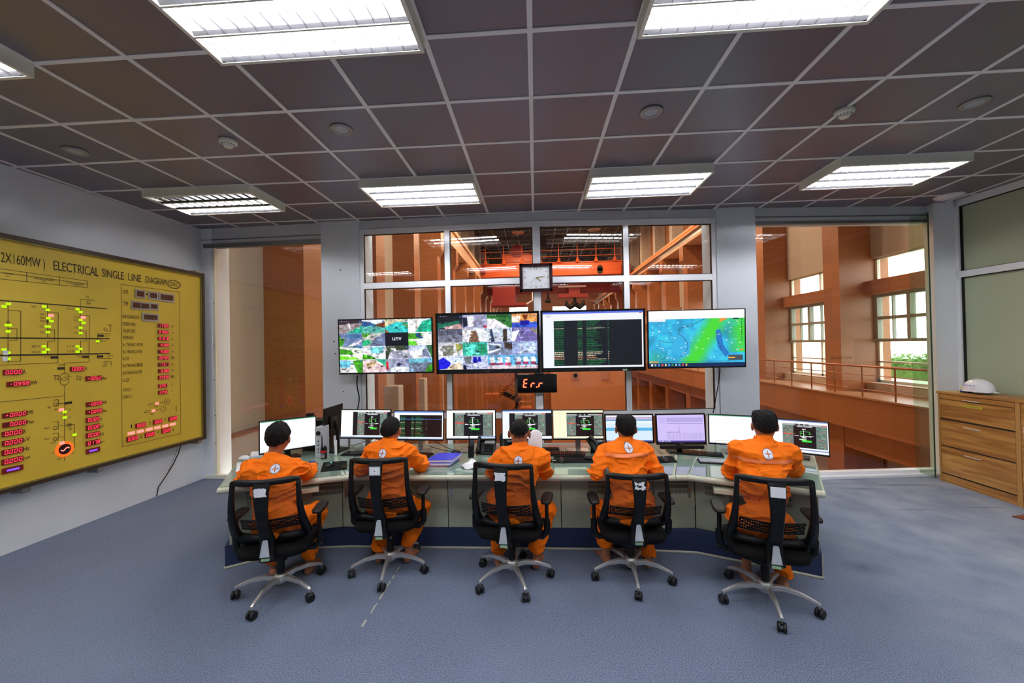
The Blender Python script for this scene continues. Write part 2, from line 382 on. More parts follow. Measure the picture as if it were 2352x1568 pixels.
    def seg7(s, txt, o, ux, uz, h, mat, w=None, off=None, depth=.002, slant=.12):
        o, ux, uz = Vector(o), Vector(ux), Vector(uz); n = ux.cross(uz)
        cells = sum(1 for c in txt if c not in '.:'); cw = (w/cells) if w else h*.62
        dw = cw*(.72 if '.r' not in txt else .60); t = min(h, dw*1.6)*(.14 if '.r' not in txt else .17)
        S = {'0':'abcdef','1':'bc','2':'abged','3':'abgcd','4':'fgbc','5':'afgcd','6':'afgedc','7':'abc','8':'abcdefg','9':'abcdfg','-':'g','E':'afged','r':'eg','+':'gx',' ':''}
        R = {'a':(t*.6,h-t,dw-t*.6,h),'d':(t*.6,0,dw-t*.6,t),'g':(t*.6,h/2-t/2,dw-t*.6,h/2+t/2),'f':(0,h/2+t*.3,t,h-t*.5),'e':(0,t*.5,t,h/2-t*.3),'b':(dw-t,h/2+t*.3,dw,h-t*.5),'c':(dw-t,t*.5,dw,h/2-t*.3),'x':(dw/2-t/2,h*.25,dw/2+t/2,h*.75)}
        def rect(x, r, mt):
            x0, y0, x1, y1 = r; P = []
            for a, b in ((x0,y0),(x1,y0),(x1,y1),(x0,y1)):
                P.append(o+ux*(x+a+b*slant)+uz*b+n*depth)
            s.add(P, [(0,1,2,3)], mt)
        x = cw*.10
        for c in txt:
            if c == '.': rect(x-cw*.22-(cw*.04 if '.r' in txt else 0), (0, 0, t*1.05, t*1.05), mat); continue
            if c == ':': rect(x-cw*.2, (0, h*.25, t, h*.25+t), mat); rect(x-cw*.2, (0, h*.65, t, h*.65+t), mat); continue
            for k in 'abcdefg':
                if k in S.get(c, ''): rect(x, R[k], mat)
                elif off: rect(x, R[k], off)
            if 'x' in S.get(c, ''): rect(x, R['x'], mat)
            x += cw
        return s
    def build(s, name, parent=None, origin=None, bevel=0, seg=2, label=None, world=True):
        me = bpy.data.meshes.new(name)
        o0 = Vector(origin) if origin is not None else (Vector(parent.location) if (parent is not None and world and parent.parent is None) else Vector((0, 0, 0)))
        if parent is not None and world and parent.parent is not None:
            pp = parent.parent; o0 = Vector(pp.location)+Vector(parent.location)
        if parent is not None and world and parent.parent is None and parent.type == 'MESH': o0 = Vector(parent.location)
        me.from_pydata([Vector(v)-o0 for v in s.v] if o0.length > 0 else s.v, [], s.f)
        for k in s.mats: me.materials.append(M[k])
        me.polygons.foreach_set('material_index', s.mi); me.polygons.foreach_set('use_smooth', s.sm)
        me.update(); me.validate()
        o = bpy.data.objects.new(name, me); COL.objects.link(o)
        if parent is not None: o.parent = parent
        elif origin is not None: o.location = o0
        if bevel:
            b = o.modifiers.new('bevel', 'BEVEL'); b.width = bevel; b.segments = seg; b.limit_method = 'ANGLE'; b.angle_limit = rad(40)
        if label: o['label'] = label
        return o
_tg = {}
def text_geo(txt):
    if txt in _tg: return _tg[txt]
    c = bpy.data.curves.new('t', 'FONT'); c.body = txt; c.size = 1.0; c.fill_mode = 'BOTH'; c.resolution_u = 3
    o = bpy.data.objects.new('t', c); COL.objects.link(o)
    dg = bpy.context.evaluated_depsgraph_get(); dg.update()
    me = bpy.data.meshes.new_from_object(o.evaluated_get(dg))
    vs = [tuple(v.co) for v in me.vertices]; fs = [tuple(p.vertices) for p in me.polygons]
    bpy.data.objects.remove(o); bpy.data.curves.remove(c); bpy.data.meshes.remove(me)
    _tg[txt] = (vs, fs); return vs, fs
def struct(mb, name, **k):
    return tag(mb.build(name, **k), kind='structure')
X_, Y_, Z_ = Vector((1, 0, 0)), Vector((0, 1, 0)), Vector((0, 0, 1))

# ---------------------------------------------------------------- implicit surfaces for bodies and cloth
class SDF:
    def __init__(s, lo, hi, h):
        s.lo = np.array(lo, float); s.h = h; s.n = np.ceil((np.array(hi)-s.lo)/h).astype(int)+1
        s.F = np.full(s.n, .25, np.float32)
    def region(s, a, b):
        i0 = np.clip(np.floor((np.minimum(a, b)-s.lo)/s.h).astype(int), 0, s.n-1); i1 = np.clip(np.ceil((np.maximum(a, b)-s.lo)/s.h).astype(int)+1, 1, s.n)
        g = [(s.lo[d]+np.arange(i0[d], i1[d])*s.h).astype(np.float32) for d in range(3)]
        return tuple(slice(i0[d], i1[d]) for d in range(3)), g[0][:, None, None], g[1][None, :, None], g[2][None, None, :]
    def comb(s, sl, d, k, op='u'):
        f = s.F[sl]
        if op == 'u':
            t = np.clip(.5+.5*(f-d)/k, 0, 1); s.F[sl] = f*(1-t)+d*t-k*t*(1-t)
        elif op == 's':
            s.F[sl] = np.maximum(f, -d)
    def cone(s, p0, r0, p1, r1, k=.02, sq=(1, 1, 1), op='u'):
        p0, p1 = np.array(p0, float), np.array(p1, float); R = max(r0, r1)/min(sq)+k*1.2+.03
        sl, X, Y, Z = s.region(np.minimum(p0, p1)-R, np.maximum(p0, p1)+R)
        d = p1-p0; L = max((d*d).sum(), 1e-9)
        t = np.clip(((X-p0[0])*d[0]+(Y-p0[1])*d[1]+(Z-p0[2])*d[2])/L, 0, 1)
        q = np.sqrt(((X-p0[0]-t*d[0])*sq[0])**2+((Y-p0[1]-t*d[1])*sq[1])**2+((Z-p0[2]-t*d[2])*sq[2])**2)
        s.comb(sl, q-(r0+(r1-r0)*t), k, op)
    def ell(s, c, r, k=.02, yaw=0, pitch=0, op='u'):
        c = np.array(c, float); R = max(r)+k*1.2+.03; sl, X, Y, Z = s.region(c-R, c+R)
        x, y, z = X-c[0], Y-c[1], Z-c[2]; cy, sy = math.cos(yaw), math.sin(yaw)
        x, y = x*cy+y*sy, -x*sy+y*cy
        cp, sp = math.cos(pitch), math.sin(pitch); y, z = y*cp+z*sp, -y*sp+z*cp
        k0 = np.sqrt((x/r[0])**2+(y/r[1])**2+(z/r[2])**2); k1 = np.sqrt((x/r[0]**2)**2+(y/r[1]**2)**2+(z/r[2]**2)**2)
        s.comb(sl, k0*(k0-1)/np.maximum(k1, 1e-6), k, op)
    def halfspace(s, p, n, keep_below=True):
        n = np.array(n, float); n /= np.linalg.norm(n)
        sl, X, Y, Z = s.region(s.lo, s.lo+s.n*s.h)
        d = (X-p[0])*n[0]+(Y-p[1])*n[1]+(Z-p[2])*n[2]
        s.F = np.maximum(s.F, d if keep_below else -d).astype(np.float32)
    def displace(s, amp, freq, seed, ridge=True, mask=None):
        rng = np.random.RandomState(seed); L = rng.rand(24, 24, 24).astype(np.float32)
        I = np.argwhere(np.abs(s.F) < .02)
        P = s.lo+I*s.h
        def vn(Q):
            i = np.floor(Q).astype(int); f = Q-i; f = f*f*(3-2*f); r = 0
            for a in (0, 1):
                for b in (0, 1):
                    for c in (0, 1):
                        r = r+L[(i[:, 0]+a) % 24, (i[:, 1]+b) % 24, (i[:, 2]+c) % 24]*(f[:, 0] if a else 1-f[:, 0])*(f[:, 1] if b else 1-f[:, 1])*(f[:, 2] if c else 1-f[:, 2])
            return r
        w = vn(P*6+5)*1.6-.8
        q = vn(P*np.array(freq)+w[:, None]*np.array([1.0, .6, 1.4]))
        if ridge: q = 1.25*np.clip(1-np.abs(q*2-1)*1.5, 0, 1)**1.7-.45
        else: q = q*2-1
        dsp = amp*q
        if mask is not None: dsp = dsp*mask(P)
        s.F[I[:, 0], I[:, 1], I[:, 2]] -= dsp.astype(np.float32)
    def mesh(s):
        F = s.F; ins = F < 0; nx, ny, nz = F.shape
        c = np.zeros((nx-1, ny-1, nz-1), np.int8)
        for a in (0, 1):
            for b in (0, 1):
                for d in (0, 1): c += ins[a:nx-1+a, b:ny-1+b, d:nz-1+d]
        act = (c > 0) & (c < 8); I = np.argwhere(act); idx = np.full(act.shape, -1, np.int32); idx[act] = np.arange(len(I))
        acc = np.zeros((len(I), 3)); cnt = np.zeros(len(I))
        for ax in range(3):
            o1, o2 = [(1, 2), (0, 2), (0, 1)][ax]
            for a in (0, 1):
                for b in (0, 1):
                    A = I.copy(); A[:, o1] += a; A[:, o2] += b; B = A.copy(); B[:, ax] += 1
                    fa = F[A[:, 0], A[:, 1], A[:, 2]]; fb = F[B[:, 0], B[:, 1], B[:, 2]]
                    m_ = (fa < 0) != (fb < 0); t = np.where(m_, fa/(fa-fb+1e-12), 0)
                    P = A.astype(float); P[:, ax] += t; acc[m_] += P[m_]; cnt[m_] += 1
        V = s.lo+acc/np.maximum(cnt, 1)[:, None]*s.h
        Q = []
        for ax in range(3):
            o1, o2 = [(1, 2), (2, 0), (0, 1)][ax]
            sa = [slice(None)]*3; sb = [slice(None)]*3; sa[ax] = slice(0, -1); sb[ax] = slice(1, None)
            ch = ins[tuple(sa)] != ins[tuple(sb)]
            E = np.argwhere(ch); E = E[(E[:, o1] > 0) & (E[:, o2] > 0) & (E[:, o1] < F.shape[o1]-1) & (E[:, o2] < F.shape[o2]-1)]
            def cell(a, b):
                C = E.copy(); C[:, o1] -= a; C[:, o2] -= b; return idx[C[:, 0], C[:, 1], C[:, 2]]
            q = np.stack([cell(1, 1), cell(0, 1), cell(0, 0), cell(1, 0)], 1)
            fl = ~ins[E[:, 0], E[:, 1], E[:, 2]]; q[fl] = q[fl][:, ::-1]
            Q.append(q)
        Q = np.concatenate(Q); Q = Q[(Q >= 0).all(1)]
        return V, Q
def np_mesh(name, V, Q, mats, parent=None, mi=None, smooth=True):
    me = bpy.data.meshes.new(name); o0 = np.array(parent.location) if parent is not None else 0
    V = V-o0
    me.vertices.add(len(V)); me.vertices.foreach_set('co', V.astype(np.float32).ravel())
    me.loops.add(Q.size); me.loops.foreach_set('vertex_index', Q.astype(np.int32).ravel())
    me.polygons.add(len(Q)); k = Q.shape[1]
    me.polygons.foreach_set('loop_start', np.arange(0, Q.size, k, dtype=np.int32))
    try: me.polygons.foreach_set('loop_total', np.full(len(Q), k, np.int32))
    except Exception: pass
    for m_ in mats: me.materials.append(M[m_])
    me.polygons.foreach_set('use_smooth', np.full(len(Q), smooth))
    if mi is not None: me.polygons.foreach_set('material_index', mi.astype(np.int32))
    me.update(calc_edges=True)
    o = bpy.data.objects.new(name, me); COL.objects.link(o)
    if parent is not None: o.parent = parent
    return o
# ================================================================ the room
BW = [(-4.778, 5.41), (-2.94, 5.35), (-2.40, 5.33), (.04, 5.24), (2.40, 5.40), (2.93, 5.42), (5.475, 5.636)]
def yb(x):
    for (a, b), (c, d) in zip(BW, BW[1:]):
        if x <= c: return b+(d-b)*(x-a)/(c-a)
    return BW[-1][1]
def xl(y): return -4.875+(y-3.317)*.04635
def xr(y): return 5.475+.1*(5.636-y)
YF = -4.2           # the wall behind the camera
b = MB(); b.prism([(xl(YF), YF), (xr(YF), YF)]+[(x, y+.05) for x, y in BW[::-1]], -.12, 0, 'carpet'); struct(b, 'floor')
b = MB(); b.prism([(xl(YF), YF), (xr(YF), YF)]+[(x, y+.05) for x, y in BW[::-1]], CEIL, CEIL+.05, 'ceiling')
t = .015
for i in range(-9, 11):
    x = .0045+.6*i
    if xl(YF) < x < xr(5): b.box(x-t, x+t, YF, yb(x), CEIL-.006, CEIL+.01, 'tbar')
for j in range(-12, 6):
    y = 2.791+.6*j
    if y > YF and y < 5.25: b.box(xl(y), xr(y), y-t, y+t, CEIL-.005, CEIL+.01, 'tbar')
struct(b, 'ceiling')
# left wall, back wall pieces, wall behind the camera, right-hand partition
b = MB(); b.prism([(xl(YF), YF), (xl(5.41), 5.41), (xl(5.41)-.2, 5.61), (xl(YF)-.2, YF)], -.12, CEIL+.05, 'wallpaint'); struct(b, 'wall_left')
b = MB(); b.box(xl(YF)-.2, xr(YF)+.2, YF-.15, YF, -.12, CEIL+.05, 'wallpaint'); struct(b, 'wall_front')
def along(b, x0, x1, z0, z1, f, k, mat, yoff=0):
    """piece of the back wall between x0 and x1: f metres in front of the wall line, k behind it"""
    a, c = (x0, yb(x0)+yoff), (x1, yb(x1)+yoff)
    b.prism([(a[0], a[1]-f), (c[0], c[1]-f), (c[0], c[1]+k), (a[0], a[1]+k)], z0, z1, mat)
b = MB()
for x0, x1 in ((-4.80, -2.94), (-2.40, .04), (.04, 2.40), (2.93, 5.40)):
    z0 = 3.46 if x0 < -2.9 or x0 > 2.9 else 3.47
    if x0 < -3: z0 = 3.36
    if x0 > 2.9: z0 = 3.40
    along(b, x0, x1, z0, CEIL, .02, .25, 'header_paint')
    if x0 < -3 or x0 > 2.9: along(b, x0, x1, z0+.05, z0+.065, .03, 0, 'alu_dark')
struct(b, 'wall_back')
b = MB(); along(b, -2.945, -2.40, -.1, CEIL, .06, .40, 'column_paint')
for px, pz in ((767, 784), (770, 812), (789, 899), (799, 900), (782, 620)):
    p = at_y(px, pz, yb(-2.7)-.06); b.cyl((p.x, p.y+.004, p.z), (p.x, p.y-.003, p.z), .009, 'vent', 8)
struct(b, 'column_1')
b = MB(); along(b, 2.42, 2.93, -.1, CEIL, .06, .40, 'column_paint')
for px, pz in ((1720, 784),): pass
struct(b, 'column_2')
# windows ------------------------------------------------------------
def member(b, x0, x1, z0, z1, mat='alu', f=.035, k=.035): along(b, x0, x1, z0, z1, f, k, mat)
def pane(win, x0, x1, z0, z1, m='glass', name='pane'):
    p = MB(); a, c = (x0, yb(x0)), (x1, yb(x1)); p.prism([(a[0], a[1]-.004), (c[0], c[1]-.004), (c[0], c[1]+.004), (a[0], a[1]+.004)], z0, z1, m)
    return p.build(name, win)
def win_root(n, x, label):
    w = bpy.data.objects.new('window_%d' % n, None); COL.objects.link(w); w.location = (x, yb(x), 0); return tag(w, label, kind='structure')
w1 = win_root(1, -3.8, 'tall single pane left of the left column, with a cream frame')
b = MB(); member(b, -4.84, -4.62, -.1, CEIL, 'alu', .03, .30); member(b, -4.62, -4.58, 0.04, 3.34, 'fixture', .02); member(b, -4.74, -2.95, 3.30, 3.36, 'alu_dark'); member(b, -4.74, -2.95, 0, .05, 'fixture')
for z in (.5, .9, 1.4, 1.9, 2.5, 3.0): b.cyl((-4.60, yb(-4.6)-.024, z), (-4.60, yb(-4.6)-.018, z), .006, 'vent', 8)
b.build('window_frame', w1); pane(w1, -4.6, -2.95, .05, 3.31)
def centre(n, x0, xm, x1, label):
    w = win_root(n, (x0+x1)/2, label); b = MB()
    member(b, x0, x1, 3.385, 3.46); member(b, x0, x1, 2.635, 2.715); member(b, x0, x1, .85, .925); member(b, x0, x1, .05, .14)
    for x, h in ((xm, .035),): member(b, x-h, x+h, .1, 3.44, f=.04)
    hx = .055 if x0 < -1 else .045
    member(b, x0, x0+.05, .1, 3.44, f=.04); member(b, x1-.05, x1, .1, 3.44, f=.04)
    # black gaskets round each light
    for a, c in ((x0+.05, xm-.035), (xm+.035, x1-.05)):
        for z0, z1 in ((2.715, 3.385), (.925, 2.635), (.14, .85)):
            for (u0, u1, v0, v1) in ((a, a+.008, z0, z1), (c-.008, c, z0, z1), (a, c, z0, z0+.008), (a, c, z1-.008, z1)): member(b, u0, u1, v0, v1, 'gasket', .02, .01)
    b.build('window_frame', w)
    for a, c in ((x0+.05, xm-.035), (xm+.035, x1-.05)):
        for z0, z1 in ((2.715, 3.385), (.925, 2.635), (.14, .85)): pane(w, a, c, z0, z1)
    return w
centre(2, -2.395, -1.165, .04, 'left half of the middle window, white aluminium frame, six panes')
centre(3, .04, 1.225, 2.415, 'right half of the middle window, white aluminium frame, six panes')
w4 = win_root(4, 4.1, 'frameless tall glass right of the right column, with a white floor track')
b = MB(); member(b, 2.93, 5.30, 0, .03, 'alu', .14, .03); member(b, 2.93, 5.30, .03, .065, 'alu', .06, .03); member(b, 2.93, 5.30, 3.36, 3.40, 'alu_dark', .03); b.build('window_frame', w4)
pane(w4, 2.94, 5.05, .06, 3.37, 'glass'); pane(w4, 5.06, 5.28, .06, 3.37, 'glass')
b = MB(); b.box(5.05, 5.06, 5.34, 5.60, .03, 3.42, 'glass_green'); b.box(5.048, 5.062, 5.335, 5.341, .03, 3.42, 'glass_edge'); b.build('glass_fin', w4)
b = MB(); o = at_y(1909, 824.5, yb(4.05)-.006); b.text('ĐỀ NGHỊ KHÔNG TỰA VÀO KÍNH', o, (.996, .085, 0), Z_, .030, 'black', width=.285); b.build('lettering', w4)
# right-hand partition of pale green boards in aluminium
b = MB()
def rw(b, y0, y1, z0, z1, inn, out, mat): b.prism([(xr(y0)-inn, y0), (xr(y0)+out, y0), (xr(y1)+out, y1), (xr(y1)-inn, y1)], z0, z1, mat)
rw(b, YF, 5.50, -.1, CEIL+.05, -.03, .12, 'green_board')
rw(b, YF, 5.50, 2.58, 2.66, .02, .05, 'alu'); rw(b, YF, 5.50, 3.50, CEIL, .02, .05, 'alu'); rw(b, YF, 5.5, 0, .10, .02, .05, 'alu')
rw(b, 5.40, 5.50, 0, CEIL, .02, .05, 'alu')
for y in (3.2, 1.0, -1.2, -3.4): rw(b, y, y+.08, 0, CEIL, .02, .05, 'alu')
for z0, z1 in ((2.66, 2.668), (2.572, 2.58), (3.492, 3.5)): rw(b, YF, 5.4, z0, z1, .0, .05, 'gasket')
rw(b, 5.392, 5.40, .1, 3.5, .0, .05, 'gasket')
struct(b, 'wall_right')
b = MB(); b.prism([(5.27, 5.50), (xr(5.5), 5.44), (xr(5.5)+.5, 5.66), (5.30, 5.66)], -.1, CEIL, 'alu'); struct(b, 'column_3')

# ================================================================ the turbine hall beyond the glass
LX, RX, RW, FZ = -6.0, 10.4, 11.62, -8.0
YC = [9.62+4.43*k for k in range(14)]       # near edges of the right-hand columns
YL = [9.92+4.75*k for k in range(14)]        # near edges of the left-hand columns
b = MB(); b.box(-7.4, 12, 5.9, 71, FZ-.2, FZ, 'granite_floor'); struct(b, 'floor_hall')
b = MB(); b.box(-7.5, -7.1, 5.7, 71, -.1, 15.2, 'hall_white'); b.box(-7.5, -6.85, 5.7, 71, FZ, -.14, 'hall_white'); b.box(-7.5, -6.80, 5.7, 71, -.14, -.1, 'granite'); struct(b, 'wall_hall_left')
for i, y in enumerate(YL):
    b = MB(); b.box(-7.1, LX, y, y+.85, FZ, 9.05, 'granite')
    if i > 2: b.pprism([(LX, y, 9.05), (LX+.25, y, 9.05), (LX+.25, y, 7.9), (LX, y, 7.5)], (0, .8, 0), 'granite')
    b.box(-7.1, -6.6, y+.1, y+.7, 9.05, 15, 'hall_white')
    struct(b, 'column_hall_left' if i == 0 else 'column_hall_left')
b = MB(); b.box(LX-1, LX+.2, 24, 70, 9.06, 9.25, 'beam_conc'); b.box(LX-.3, LX+.05, 24, 70, 9.25, 10.25, 'beam_conc'); b.box(LX-.9, LX+.2, 24, 70, 10.25, 10.5, 'beam_conc'); struct(b, 'trim_1')
for i, y in enumerate(YC):
    b = MB(); b.box(RX, RW+.1, y, y+.75, FZ, 8.37, 'granite')
    if i > 2: b.pprism([(RX, y, 8.37), (RX-.25, y, 8.37), (RX-.25, y, 7.4), (RX, y, 7.0)], (0, .75, 0), 'granite')
    b.box(11.0, 12, y+.05, y+.7, 9.4, 15, 'hall_white')
    struct(b, 'column_hall_right')
b = MB(); b.box(RX-.2, RX+1.2, 16, 70, 8.38, 8.55, 'beam_conc'); b.box(RX-.05, RX+.3, 16, 70, 8.55, 8.95, 'steel'); b.box(RX-.2, RX+1.2, 16, 70, 8.95, 9.05, 'beam_conc')
b.box(RX+.4, RX+1.2, 16, 70, 9.45, 9.75, 'beam_conc'); b.box(RX-.15, RX-.08, 16, 70, 9.10, 9.2, 'orange'); struct(b, 'trim_2')
# outer wall on the right: panels above the windows, slit windows, gallery slab and its parapet
b = MB(); b.box(11.45, 11.95, 5.7, 71, 4.52, 8.6, 'hall_white')
for i, y in enumerate(YC):
    y0, y1 = y+.75, y+4.43
    b.box(RW+.05, 12, y, y+.8, -8, 9.6, 'granite')
    b.box(11.85, 12, y0, (y0+y1)/2-.25, 9.6, 15.2, 'granite'); b.box(11.85, 12, (y0+y1)/2+.25, y1, 9.6, 15.2, 'granite'); b.box(11.85, 12, (y0+y1)/2-.25, (y0+y1)/2+.25, 9.6, 11.3, 'granite')
b.box(11.2, 12, 5.7, 71, 3.28, 3.74, 'granite')
struct(b, 'wall_hall_right')
b = MB(); b.box(9.85, 12, 5.7, 71, -.02, .04, 'granite_floor'); b.box(9.85, 10.05, 5.7, 71, -1.0, -.02, 'granite'); b.box(9.80, 9.90, 5.7, 71, .0, .05, 'granite_floor')
b.box(10.43, 10.7, 5.7, 71, -1.82, -.9, 'granite'); b.box(11.2, 12, 5.7, 71, .04, .34, 'hall_white'); b.box(11.8, 12, 5.7, 71, FZ, .0, 'hall_white')
struct(b, 'floor_gallery')
def hall_window(n, y0, y1, first=None):
    if first is not None:
        c = first.copy(); COL.objects.link(c); c.name = 'window_%d' % n; c.location = (RW, y0, 0)
        for ch in first.children:
            d = ch.copy(); COL.objects.link(d); d.parent = c
        c['label'] = 'tall hall window on the gallery, bay behind the ones before it'; return c
    w = bpy.data.objects.new('window_%d' % n, None); COL.objects.link(w); w.location = (RW, y0, 0); tag(w, 'tall hall window on the gallery, the nearest bay with a hedge behind it', kind='structure')
    b = MB(); L = y1-y0
    def fr(a, c, z0, z1, d=.05, m='fixture'): b.box(RW-d, RW+.05, y0+a, y0+c, z0, z1, m)
    # clerestory
    for z in (3.74, 4.46): fr(0, L, z, z+.06)
    for a in (0, L/2-.04, L-.08): fr(a, a+.08, 3.74, 4.5)
    # middle sliding lights, set forward in a deep grey frame
    fr(0, L, 3.18, 3.28, .16, 'window_grey'); fr(0, L, 1.70, 1.80, .16, 'window_grey'); fr(0, L, 2.44, 2.54, .10, 'window_grey')
    for a in (0, L/3-.06, 2*L/3-.06, L-.12): fr(a, a+.12, 1.7, 3.28, .12, 'window_grey')
    for a in (L/6, L/2, 5*L/6): fr(a, a+.03, 1.7, 3.28, .05, 'window_grey')
    # lower fixed lights
    fr(0, L, .34, .42); fr(0, L, 1.0, 1.05)
    for a in (0, L/2-.05, L-.09): fr(a, a+.09, .34, 1.7)
    b.build('window_frame', w)
    p = MB(); p.box(RW+.0, RW+.01, y0, y1, .34, 4.52, 'glass'); p.build('pane', w)
    return w
hw = hall_window(5, YC[0]+.75, YC[1])
for k in range(1, 12): hall_window(5+k, YC[k]+.75, YC[k+1], hw)
# end wall with its strip of windows, roof
b = MB()
xs = [-7.5, -4.5, -1.2, .5, 1.3, 3.2, 9.1, 12]
for i in range(len(xs)-1):
    if i in (1, 3, 5): b.box(xs[i], xs[i+1], 70, 70.4, FZ, 6.6, 'pink_wall'); b.box(xs[i], xs[i+1], 70, 70.4, 8.55, 15.2, 'pink_wall')
    else: b.box(xs[i], xs[i+1], 70, 70.4, FZ, 15.2, 'pink_wall')
for x in (4.2, 5.2, 6.2, 7.2, 8.2, -3.4, -2.3): b.box(x-.04, x+.04, 70, 70.1, 6.6, 8.55, 'steel')
struct(b, 'wall_hall_end')
b = MB(); b.box(-7.5, 12, 5.9, 71, 15.2, 15.4, 'steel_dark')
for y in range(8, 70, 2): b.box(-7.5, 12, y, y+.12, 14.7, 14.85, 'steel_pale' if y % 4 else 'steel_dark')
for x in np.arange(-6, 11, 1.4): b.box(x, x+.07, 6, 70, 14.5, 14.6, 'steel_pale')
struct(b, 'ceiling_hall')
for y in range(9, 70, 5):
    b = MB(); b.box(-7.5, 12, y, y+.2, 14.9, 15.1, 'steel_dark'); b.box(-7.5, 12, y, y+.2, 13.6, 13.75, 'steel_dark')
    for x in np.arange(-7, 11.5, 1.5): b.tube([(x, y+.1, 13.7), (x+.75, y+.1, 15), (x+1.5, y+.1, 13.7)], .04, 'steel_pale', 5)
    struct(b, 'roof_truss')
b = MB(); b.box(-7.5, 12, 5.7, 5.9, CEIL+.05, 15.4, 'hall_white'); b.box(-7.5, 12, 5.70, 5.9, FZ, -.12, 'hall_white'); b.box(-7.5, -4.9, 5.65, 5.85, -.12, CEIL+.05, 'hall_white')
b.box(6.3, 12, 5.75, 5.9, -.12, CEIL+.05, 'hall_white'); struct(b, 'wall_hall_near')
# lamp housings of the high-bay lights
for hy in (19, 29, 39, 54):
    for hx in (-1.5, 6.0):
        t_ = thing('high_bay_lamp', 'round high-bay lamp hanging under the dark hall roof', 'lamp', (hx, hy+.1, 13.1), group='high-bay lamps under the hall roof')
        b = MB(); b.lathe([(.02, .45), (.15, .4), (.3, .1), (.62, .0), (.63, .03), (.32, .14), (.16, .44)], (hx, hy+.1, 13.02), 'steel'); b.build('lamp_shade', t_)
        b = MB(); b.cyl((hx, hy+.1, 13.4), (hx, hy+.1, 13.6), .02, 'steel_dark', 6); b.build('rod', t_)
# gallery railing
rl = thing('gallery_railing', 'polished metal railing along the edge of the granite gallery', 'railing', (9.85, 12, .04))
b = MB(); b.cyl((9.88, 5.9, .98), (9.88, 69, .98), .035, 'wood_rail', 10); b.build('handrail', rl)
b = MB()
for z in (.28, .50, .72): b.cyl((9.88, 5.9, z), (9.88, 69, z), .014, 'wood_rail', 8)
b.build('rail', rl)
y = 5.96
while y < 30:
    b = MB(); b.cyl((9.88, y, .04), (9.88, y, .97), .022, 'wood_rail', 8); b.build('post', rl); y += 1.1
b = MB()
while y < 69: b.cyl((9.88, y, .04), (9.88, y, .97), .022, 'wood_rail', 6); y += 1.1
tag(b.build('post', rl), kind='stuff')
# overhead crane
cr = thing('overhead_crane', 'orange travelling crane spanning the hall above the middle window', 'crane', (2, 44, 9.4))
b = MB(); b.box(-6.2, 10.4, 44, 44.6, 9.5, 10.85, 'crane_orange'); b.box(-6.2, 10.4, 43.9, 44.7, 10.85, 10.95, 'crane_orange')
b.cyl((7.3, 43.99, 10.2), (7.3, 43.90, 10.2), .30, 'vent', 16); b.cyl((7.3, 43.99, 9.85), (7.3, 43.90, 9.85), .30, 'vent', 16); b.box(7.0, 7.6, 43.9, 43.99, 9.85, 10.2, 'vent'); b.build('front_girder', cr)
b = MB(); b.box(-6.2, 10.4, 48, 48.6, 8.0, 10.2, 'crane_red'); b.build('rear_girder', cr)
for xe, z0_, z1_ in ((-6.2, 9.9, 10.6), (9.6, 9.4, 10.4)): MB().box(xe, xe+.8, 43, 49.5, z0_, z1_, 'crane_red').build('end_carriage', cr)
b = MB()
for z in (11.6, 12.3): b.cyl((-6, 43.95, z), (10.4, 43.95, z), .03, 'crane_orange', 6)
b.build('guard_rail', cr)
for x in np.arange(-5.4, 10.4, 2.05):
    b = MB(); b.cyl((x, 43.95, 10.9), (x, 43.95, 13.0), .05, 'crane_orange', 6); b.tube([(x, 43.95, 10.9), (x, 43.95, 11.5)], [.30, .05], 'crane_orange', 6); b.build('guard_post', cr)
b = MB(); b.box(-3.6, .6, 45, 47.6, 10.9, 12.3, 'crane_orange'); b.cyl((-1.9, 44.8, 12.6), (-1.9, 47.5, 12.6), .75, 'crane_red', 20); b.box(-.4, 1.5, 45, 47.5, 12.2, 14.2, 'steel_dark'); b.build('trolley', cr)
b = MB(); b.box(2.8, 6.2, 46, 47, 7.25, 7.65, 'crane_red'); b.box(2.8, 6.0, 45.9, 46.0, 8.4, 8.6, 'white'); b.box(4.0, 5.3, 46, 47, 7.65, 9, 'crane_red'); b.build('hoist_frame', cr)
b = MB(); b.cyl((4.7, 46.2, 7.4), (4.7, 46.2, 6.4), .18, 'black', 8)
b.tube([(4.7, 46.2, 6.5), (4.1, 46.2, 6.1), (3.75, 46.2, 6.4), (3.7, 46.2, 6.9)], [.3, .3, .25, .1], 'black', 8); b.tube([(4.7, 46.2, 6.5), (5.3, 46.2, 6.1), (5.65, 46.2, 6.4), (5.7, 46.2, 6.9)], [.3, .3, .25, .1], 'black', 8); b.build('hook', cr)
b = MB(); b.box(-5.0, -.9, 45, 47.6, 6.4, 6.7, 'crane_red'); b.tube([(-.9, 45, 6.5), (-.2, 45, 6.9), (-.2, 45, 8.6)], .1, 'white', 6); b.box(-4.8, -2.2, 45.2, 47.4, 6.7, 9.3, 'crane_red'); b.box(-1.0, -.2, 45, 45.2, 8.8, 9.0, 'white'); b.build('operator_cab', cr)
b = MB(); b.tube([(1.6, 46, 8.4), (1.6, 46, 7.2), (1.3, 46, 6.9), (1.9, 46, 6.9)], [.1, .12, .2, .3], 'black', 8); b.build('hook', cr)
